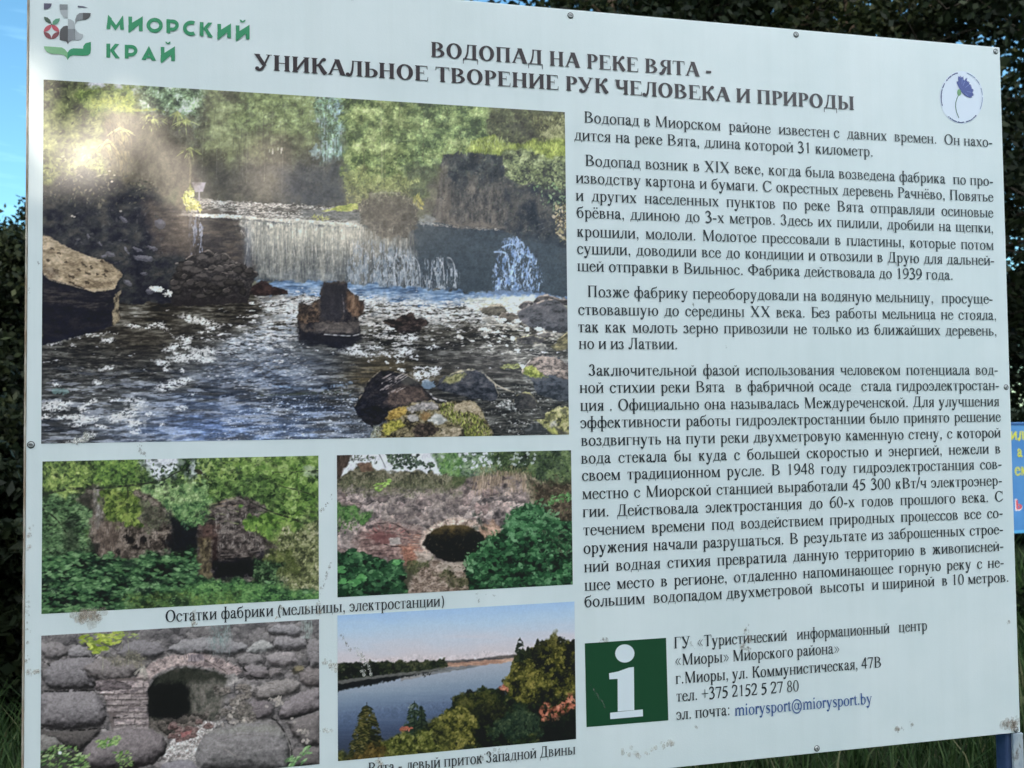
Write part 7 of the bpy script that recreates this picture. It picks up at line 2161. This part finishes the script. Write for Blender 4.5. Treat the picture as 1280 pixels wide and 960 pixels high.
# cornflower emblem
Z = (1160, 70, 9.6)
M_LILAC = inkmat('emblem_pale_ink', (224, 232, 246))
em_b = flat('emblem', [bpx(arcpts(402, 498, 262, 316, 0, 360, 48)[:-1], *Z)], M_LILAC, lift=.0003, label='round emblem with a blue cornflower')
M_RING = inkmat('emblem_ring_ink', (64, 74, 130))
M_RINGP = inkmat('emblem_faint_ink', (140, 156, 188))
rs_ = np.random.RandomState(8)
for a0, a1, mt_, wgt in ((258, 222, M_RING, 16), (214, 160, M_RING, 15), (130, 84, M_RING, 16), (80, 46, M_RING, 14), (284, 330, M_RINGP, 12), (338, 388, M_RINGP, 13)):
    n = int(abs(a1 - a0) / 2.1)
    lst = []
    for i in range(n):
        if rs_.rand() < .12:
            continue
        a = math.radians(a0 + (a1 - a0) * (i + .5) / n)
        c_, s_ = math.cos(a), math.sin(a)
        hgt = 1.5 * wgt * (.6 + .5 * rs_.rand())
        r0 = 1.0 - hgt / 500.
        tw = .015 + .012 * rs_.rand()
        lst.append(bpx([(402 + 252 * r * math.cos(a + q), 498 + 306 * r * math.sin(a + q)) for r, q in ((1, -tw), (1, tw), (r0, tw), (r0, -tw))], *Z))
    flat('ring_lettering', lst, mt_, em_b, .0009)
M_FLOW = inkmat('flower_blue_ink', (66, 78, 150))
M_FLOW2 = inkmat('flower_light_blue_ink', (108, 122, 190))
pet, pet2 = [], []
for (x, y, wd) in ((372, 240, 40), (410, 246, 34), (350, 300, 36), (440, 290, 44), (478, 300, 40), (500, 335, 40), (528, 385, 44), (540, 440, 40), (530, 490, 40), (490, 486, 34), (455, 470, 30), (450, 380, 60), (390, 262, 26), (424, 300, 34), (462, 262, 24), (492, 312, 28), (516, 352, 30), (546, 410, 26), (548, 470, 26), (512, 500, 26), (470, 484, 24), (362, 330, 34)):
    bx, by = 398, 420
    dx, dy = x - bx, y - by
    d = math.hypot(dx, dy)
    nx2, ny2 = -dy / d * wd * .5, dx / d * wd * .5
    pet.append(bpx([(bx - nx2 * .5, by - ny2 * .5), (bx + nx2 * .5, by + ny2 * .5), (bx + dx * .8 + nx2, by + dy * .8 + ny2), (bx + dx * 1.02 + nx2 * .6, by + dy * 1.02 + ny2 * .6), (bx + dx * .92, by + dy * .92), (bx + dx * 1.0 - nx2 * .6, by + dy * 1.0 - ny2 * .6), (bx + dx * .8 - nx2, by + dy * .8 - ny2)], *Z))
    pet2.append(bpx([(bx + dx * .45 - nx2 * .2, by + dy * .45 - ny2 * .2), (bx + dx * .45 + nx2 * .05, by + dy * .45 + ny2 * .05), (bx + dx * .85 + nx2 * .3, by + dy * .85 + ny2 * .3), (bx + dx * .85 - nx2 * .2, by + dy * .85 - ny2 * .2)], *Z))


def stack_flat(name, polys, mat, parent, lift, label=None):
    V, F = [], []
    for j, p in enumerate(polys):
        o = len(V)
        V += [bp(a, b, lift + j * 8e-6) for a, b in p]
        F.append(tuple(range(o, o + len(p))))
    ob = mesh(name, V, F, parent, mat)
    if label:
        ob['label'] = label
    return ob


stack_flat('flower_head', pet, M_FLOW, em_b, .0008)
stack_flat('petal_highlight', pet2[1:11:2], M_FLOW2, em_b, .0010)
M_STEM = inkmat('stem_ink', (92, 122, 112))
st_c = [(366, 470), (345, 510), (330, 560), (328, 610), (338, 670), (356, 715), (368, 745)]
stack_flat('flower_stem', [bpx([(st_c[i][0] - 5, st_c[i][1]), (st_c[i][0] + 5, st_c[i][1]), (st_c[i + 1][0] + 5, st_c[i + 1][1]), (st_c[i + 1][0] - 5, st_c[i + 1][1])], *Z) for i in range(6)], M_STEM, em_b, .0007)
flat('flower_bud', [bpx(arcpts(370, 440, 24, 40, 0, 360, 20)[:-1], *Z)], inkmat('bud_green_ink', (112, 158, 108)), em_b, .0012)

# regional logo: apple, leaf and flower shapes, with two words in round capitals
Z = (0, 0, 8.)
logo = empty('regional_logo')
logo.parent = board
logo['label'] = 'grey, red and green plant logo with two green words'
M_DGREY, M_GREY2, M_LGREY = inkmat('logo_dark_grey_ink', (92, 90, 92)), inkmat('logo_grey_ink', (140, 142, 146)), inkmat('logo_light_grey_ink', (176, 180, 184))
M_VIO, M_RED, M_RED2, M_LEAF1, M_LEAF2, M_LG = inkmat('logo_violet_ink', (96, 92, 112)), inkmat('logo_red_ink', (196, 92, 106)), inkmat('logo_brown_red_ink', (140, 82, 88)), inkmat('logo_leaf_dark_ink', (84, 100, 88)), inkmat('logo_leaf_ink', (104, 158, 130)), inkmat('logo_light_green_ink', (136, 184, 140))


def shape(pts, m, lift=.0006, nm='logo_shape'):
    return flat(nm, [bpx(pts, *Z)], m, logo, lift)


shape([(440, 34), (518, 36), (514, 58), (500, 78), (478, 92), (440, 96)], M_VIO)
shape([(598, 44), (678, 46), (678, 100), (598, 102)], M_GREY2)
shape([(600, 102), (678, 100), (680, 180), (664, 182), (634, 168), (610, 140)], M_LGREY)
shape([(778, 58), (830, 62), (882, 78), (830, 76), (780, 74)], M_VIO)
shape([(830, 130), (908, 132), (904, 160), (886, 184), (856, 198), (830, 200)], M_DGREY)
shape([(830, 130), (830, 200), (790, 202), (768, 216), (758, 240), (754, 250), (754, 196), (768, 154), (796, 132)], M_GREY2)
shape([(680, 190), (712, 196), (738, 214), (750, 240), (752, 290), (680, 290)], M_LGREY)
shape([(598, 330), (606, 296), (634, 266), (664, 258), (680, 260), (680, 446), (664, 414), (598, 402)], M_DGREY)
shape([(680, 290), (752, 290), (756, 402), (720, 404), (694, 420), (680, 446)], M_GREY2)
shape([(756, 288), (772, 316), (798, 336), (832, 346), (830, 372), (810, 396), (780, 406), (756, 404)], M_LGREY)
shape([(440, 168), (476, 176), (502, 198), (516, 236), (490, 234), (462, 218), (446, 196)], M_LEAF1)
shape([(600, 184), (596, 210), (576, 236), (544, 248), (524, 248), (530, 214), (558, 190)], M_LEAF2)
shape([(516, 236), (524, 248), (520, 252), (508, 252)], M_LEAF1, .0007)
for a, m in ((0, M_RED), (90, M_RED2), (180, M_RED2), (270, M_RED)):
    o_ = arcpts(516, 320, 78, 72, a - 90, a, 12)
    i_ = []
    for t in np.linspace(0, 1, 11):
        b0, b1 = math.radians(a), math.radians(a - 90)
        p0 = np.array((516 + 78 * math.cos(b0), 320 + 72 * math.sin(b0)))
        p2 = np.array((516 + 78 * math.cos(b1), 320 + 72 * math.sin(b1)))
        p1 = np.array((516 + 6 * math.cos((b0 + b1) / 2), 320 + 6 * math.sin((b0 + b1) / 2)))
        i_.append(tuple((1 - t) ** 2 * p0 + 2 * t * (1 - t) * p1 + t * t * p2))
    V = [bp(*on_board(x / 8., y / 8.), .0006) for x, y in o_] + [bp(*on_board(x / 8., y / 8.), .0006) for x, y in reversed(i_)]
    no = len(o_)
    F = [(i, i + 1, no + min(10, int((i + 1) * 10 / 12)), no + min(10, int(i * 10 / 12))) for i in range(12)]
    F = [tuple(dict.fromkeys(f)) for f in F]
    mesh('logo_shape', V, [f for f in F if len(f) > 2], logo, m)
shape([(440, 464), (540, 470), (620, 476), (650, 494), (676, 526), (676, 604), (664, 576), (640, 552), (600, 544), (520, 540), (474, 524), (446, 490)], M_LG)
shape([(676, 526), (700, 496), (734, 484), (832, 488), (834, 462), (856, 434), (910, 420), (910, 500), (904, 536), (880, 554), (830, 558), (730, 554), (700, 566), (684, 590), (676, 604)], M_GREEN)
# words: strokes of even width
Z = (100, 0, 5.565)


def sans(name, glyphs, mat):
    polys = []
    for kind, *a in glyphs:
        if kind == 'p':
            polys.append(bpx(a, *Z))
        elif kind == 'r':
            cx, cy, rx, ry, a0, a1, w_ = a
            o = arcpts(cx, cy, rx, ry, a0, a1, 20)
            i = arcpts(cx, cy, rx - w_, ry - w_, a0, a1, 20)
            for k in range(20):
                polys.append(bpx([o[k], o[k + 1], i[k + 1], i[k]], *Z))
    return stack_flat(name, polys, mat, logo, .0006)


def ii_(x, y, w_, h, sl):
    """round-capital reversed N with its pointed foot; sl is the line's slope"""
    d = lambda q: sl * q
    return [('p', (x, y), (x + 26, y + d(26)), (x + 26, y + h - 18 + d(26)), (x + 4, y + h + 14)), ('p', (x, y + h * .6), (x, y + h + 14), (x + 8, y + h + 14), (x + w_, y + 34 + d(w_)), (x + w_, y - 6 + d(w_))),
            ('p', (x + w_ - 26, y + 20 + d(w_ - 26)), (x + w_, y - 6 + d(w_)), (x + w_, y + h + d(w_)), (x + w_ - 26, y + h + d(w_ - 26)))]


w1 = [('p', (184, 202), (196, 103), (222, 130), (210, 204)), ('p', (196, 103), (252, 176), (247, 214), (200, 150)), ('p', (252, 176), (298, 108), (292, 152), (247, 214)), ('p', (275, 142), (300, 108), (307, 207), (280, 207))]
w1 += ii_(337, 116, 100, 98, .04)
w1 += [('r', 520, 177, 57, 52, 0, 360, 26)]
w1 += [('p', (602, 134), (628, 135), (628, 232), (602, 230)), ('r', 645, 177, 43, 40, -90, 90, 24), ('p', (628, 137), (646, 137), (646, 161), (628, 160)), ('p', (628, 193), (646, 193), (646, 217), (628, 216))]
w1 += [('r', 774, 197, 57, 52, 60, 300, 25)]
w1 += [('p', (834, 155), (860, 156), (860, 252), (834, 250)), ('p', (860, 196), (892, 158), (922, 160), (878, 208)), ('p', (860, 200), (884, 196), (926, 260), (894, 258))]
w1 += ii_(956, 168, 95, 94, .03) + ii_(1084, 178, 96, 94, .02)
w1 += [('p', (1110, 138), (1122, 140), (1132, 150), (1132, 158), (1118, 154)), ('p', (1132, 150), (1142, 141), (1154, 140), (1146, 154), (1132, 158))]
sans('logo_lettering', w1, M_GREEN)
w2 = [('p', (184, 304), (211, 305), (211, 402), (184, 400)), ('p', (211, 346), (244, 305), (274, 308), (228, 358)), ('p', (211, 352), (232, 346), (278, 406), (246, 405))]
w2 += [('p', (312, 312), (338, 313), (338, 408), (312, 407)), ('r', 356, 353, 44, 40, -90, 90, 24), ('p', (338, 313), (357, 313), (357, 337), (338, 336)), ('p', (338, 369), (357, 369), (357, 393), (338, 392))]
w2 += [('p', (428, 416), (480, 320), (486, 356), (458, 418)), ('p', (480, 320), (530, 423), (498, 422), (474, 356)), ('p', (452, 386), (508, 388), (514, 406), (446, 404))]
w2 += ii_(562, 328, 99, 96, .01)
w2 += [('p', (592, 290), (602, 292), (612, 300), (612, 308), (600, 304)), ('p', (612, 300), (622, 292), (632, 292), (626, 304), (612, 308))]
sans('logo_lettering', w2, M_GREEN)

# ---- screws along the edges
SCREW = Mat('zinc_screw', tuple(lin((176, 178, 178))), .4, .5, .35)
SLOT = Mat('screw_slot', tuple(lin((40, 40, 42))), .8)
first = None
for x, y in ((713, 19.5), (995, 43.5), (1244.5, 64.5), (38.8, 556), (1021, 935.5), (1270, 912), (1257.5, 484), (440, -4), (34.5, 1010)):
    u, v = on_board(x, y)
    if first is None:
        bm = bmesh.new()
        bmesh.ops.create_cone(bm, cap_ends=True, segments=20, radius1=.0054, radius2=.0036, depth=.0022, matrix=Matrix.Rotation(math.pi / 2, 4, 'X'))
        me = bpy.data.meshes.new('screw')
        bm.to_mesh(me)
        bm.free()
        o = link('screw', me, board, SCREW.m)
        sv, sf_ = [], []
        for a, b in ((.0034, .0007), (.0007, .0034)):
            k = len(sv)
            sv += [(-a, -.00125, -b), (a, -.00125, -b), (a, -.00125, b), (-a, -.00125, b)]
            sf_.append((k, k + 1, k + 2, k + 3))
        s_ = mesh('slot', sv, sf_[:1], o, SLOT.m)
        for q in range(4):
            s_.data.vertices[q].co.y -= 0
        rv = [(.0064 * math.cos(k * .3927), .0007, .0064 * math.sin(k * .3927)) for k in range(16)]
        r_ = mesh('washer', rv, [tuple(range(16))[::-1]], o, SLOT.m)
        first = (o, s_, r_)
        o.location = (u, -.0011, v + LIFT)
    else:
        o = first[0].copy()
        COL.objects.link(o)
        o.parent = board
        o.location = (u, -.0011, v + LIFT)
        s2 = first[1].copy()
        COL.objects.link(s2)
        s2.parent = o
        s3 = first[2].copy()
        COL.objects.link(s3)
        s3.parent = o
        o.rotation_euler = (0, u * 9, 0)

# ---- splashed mud and scratches dried on the sheet
def dirtmat(name, c, amount):
    m = Mat(name, tuple(lin(c)), .85, .2)
    n = m.noise(75., 6., .72)
    r = m.ramp(n, [(.30, (0, 0, 0)), (.78, (amount, amount, amount))])
    m.l(r, m.b.inputs['Alpha'])
    return m.m


D_TAN, D_BROWN, D_GREY, D_PALE = dirtmat('dried_tan_mud', (194, 180, 164), .5), dirtmat('dried_brown_mud', (166, 152, 140), .52), dirtmat('dried_grey_mud', (150, 148, 142), .5), dirtmat('dried_pale_drip', (214, 212, 204), .65)
rd = np.random.RandomState(77)


def splash(pts, mat, rad, n=None, tail=0., label=None):
    """mud thrown along a path: overlapping torn blots, each a ragged little polygon"""
    P = [np.array(on_board(x, y)) for x, y in pts]
    n = n or 14 * len(P)
    polys = []
    for k in range(n):
        f = rd.rand() * (len(P) - 1) if len(P) > 1 else 0
        i = min(int(f), len(P) - 2) if len(P) > 1 else 0
        c = P[i] + (P[i + 1] - P[i]) * (f - i) if len(P) > 1 else P[0]
        r = rad * (.25 + .8 * rd.rand() ** 2)
        c = c + rd.randn(2) * rad * .42
        a0 = rd.rand() * 6
        q = []
        for j in range(9):
            a = a0 + j * 6.283 / 9
            rr = r * (.6 + .55 * rd.rand())
            q.append((c[0] + rr * math.cos(a) * .8, c[1] + rr * math.sin(a)))
        polys.append(q)
    return stack_flat('mud_splash', polys, mat, board, .0012, label)


splash([(178, 552), (174, 563), (180, 568)], D_BROWN, .0045, 20)
splash([(92, 553), (104, 547), (114, 542)], D_PALE, .008, 30)
splash([(92, 772), (104, 768), (118, 772), (124, 768)], D_TAN, .013, 44)
splash([(38, 655), (37, 672), (38, 690)], D_TAN, .005, 16)
splash([(34, 742), (36, 780), (34, 840)], D_TAN, .0045, 22)
splash([(36, 838), (44, 840), (49, 838)], D_TAN, .005, 20)
splash([(414, 702), (408, 720), (401, 742)], D_BROWN, .0035, 34)
splash([(400, 746), (398, 768)], D_TAN, .004, 16)
splash([(243, 756), (243, 778), (242, 782)], D_TAN, .0055, 20)
splash([(352, 758), (343, 778)], D_TAN, .004, 20)
splash([(386, 756), (382, 768)], D_TAN, .004, 14)
splash([(404, 828), (414, 830), (420, 836)], D_TAN, .006, 22)
splash([(402, 912), (412, 914)], D_TAN, .005, 14)
splash([(398, 640), (408, 632), (414, 620)], D_PALE, .004, 18)
splash([(427, 794), (432, 804), (439, 815)], D_BROWN, .0035, 30)
splash([(444, 810), (450, 822), (455, 834), (454, 846)], D_PALE, .0045, 36)
splash([(452, 816), (462, 834), (464, 846)], D_PALE, .0042, 34)
splash([(604, 812), (608, 820), (602, 824)], D_BROWN, .0014, 14)
splash([(472, 948), (476, 956), (478, 962)], D_TAN, .006, 22)
splash([(598, 950), (612, 940), (640, 936)], D_GREY, .005, 30)
splash([(934, 776), (932, 790), (936, 800), (926, 808), (938, 812)], D_BROWN, .006, 40)
splash([(862, 800), (868, 812)], D_GREY, .003, 12)
splash([(868, 908), (872, 910)], D_BROWN, .003, 10)
splash([(775, 938), (800, 944), (826, 932), (842, 930)], D_TAN, .007, 46)
splash([(752, 800), (758, 798)], D_BROWN, .006, 14)
splash([(738, 856), (748, 870), (758, 886)], D_GREY, .003, 26)
splash([(1120, 911), (1128, 910)], D_BROWN, .006, 20)
splash([(1139, 905)], D_BROWN, .005, 10)
splash([(1252, 906), (1262, 904), (1270, 903), (1266, 910)], D_BROWN, .009, 60)
splash([(1260, 777)], D_BROWN, .0045, 10)
splash([(865, 378), (868, 385)], D_GREY, .003, 10)
splash([(906, 431), (908, 435)], D_BROWN, .002, 8)
splash([(1222, 247), (1224, 248)], D_BROWN, .002, 8)
splash([(1232, 415), (1236, 417)], D_BROWN, .002, 8)
splash([(804, 408), (808, 414)], D_GREY, .002, 8)
splash([(1079, 390), (1080, 392)], D_TAN, .003, 8)
splash([(46, 325), (50, 332)], D_GREY, .002, 8)
splash([(35, 355), (37, 366)], D_GREY, .002, 8)
splash([(600, 752), (594, 742), (622, 744)], D_GREY, .003, 20)
splash([(884, 792), (872, 822)], D_GREY, .0015, 12)
# ---------------------------------------------------------------- blue sign behind, right
SY = 4.6
sign = empty('blue_sign', tuple(at_depth(1290, 480, SY) * 1.0)[:2] + (0.,))
tag(sign, 'bright blue sign with yellow and red letters, cut off by the right edge', 'sign')
SB = Mat('sign_blue', rough=.4)
SB.base(SB.ramp(SB.noise(4., 3.), [(.3, tuple(lin((66, 118, 176)))), (.7, tuple(lin((84, 136, 188))))]))
pTL, pBL = at_depth(1240, 529, SY), at_depth(1240, 667, SY)
sx0, sx1 = pTL.x, pTL.x + 1.5
top_, bot_ = at_depth(1272, 528, SY).z, at_depth(1272, 667, SY).z


def sbox(name, b, mat, par, bev=.003):
    o = box_obj(name, b, par, mat, bev)
    o.matrix_parent_inverse = Matrix.Translation(-Vector(sign.location)) if par is sign else Matrix.Identity(4)
    return o


sp_ = sbox('sign_panel', (sx0, SY, bot_, sx1, SY + .02, top_), SB.m, sign)
M_DB, M_LB = Mat('sign_dark_blue_trim', tuple(lin((30, 74, 130))), .4), Mat('sign_light_blue_trim', tuple(lin((84, 160, 206))), .4)
sbox('trim', (sx0, SY - .006, top_ - .022, sx1, SY - .001, top_ - .004), M_DB.m, sign, .001)
sbox('trim', (sx0, SY - .006, bot_ + .004, sx1, SY - .001, bot_ + .028), M_LB.m, sign, .001)
for x in (sx0 + .12, sx1 - .12):
    sbox('post', (x - .03, SY + .022, -.2, x + .03, SY + .082, top_ - .05), BLUE.m, sign)


def sign_text(name, runs, mat, lift):
    V, F = [], []
    j = 0
    for text, px, py, hpx in runs:
        p = at_depth(px, py, SY)
        k = hpx / FOC * (SY + CC[2]) * 1.03 / 450.
        x = p.x
        for ch in text:
            w_, polys = SIGNF[ch]
            for q in polys:
                o = len(V)
                j += 1
                for a, b in q:
                    V.append((x + a * k * .86, SY - lift - j * 1e-5, p.z + b * k))
                F.append(tuple(range(o, o + len(q))))
            x += w_ * k * .86
    o = mesh(name, V, F, sign, mat)
    o.matrix_parent_inverse = Matrix.Translation(-Vector(sign.location))
    return o


SIGNF = make_font(108, 120, 76, 34, 4)
YEL = Mat('sign_yellow', tuple(lin((206, 200, 62))), .4)
RED = Mat('sign_red', tuple(lin((206, 76, 84))), .4)
WHT = Mat('sign_white', tuple(lin((232, 224, 228))), .4)
for run in (('ил', 1262.5, 550, 12), ('а', 1271.2, 571, 10.5), ('ем', 1268, 594.5, 12)):
    sign_text('sign_lettering', [run], YEL.m, .002)
sign_text('sign_lettering', [('ь', 1267.5, 638.5, 16.5)], WHT.m, .002)
sign_text('sign_lettering', [('ь', 1268.7, 637, 13.5)], RED.m, .0045)
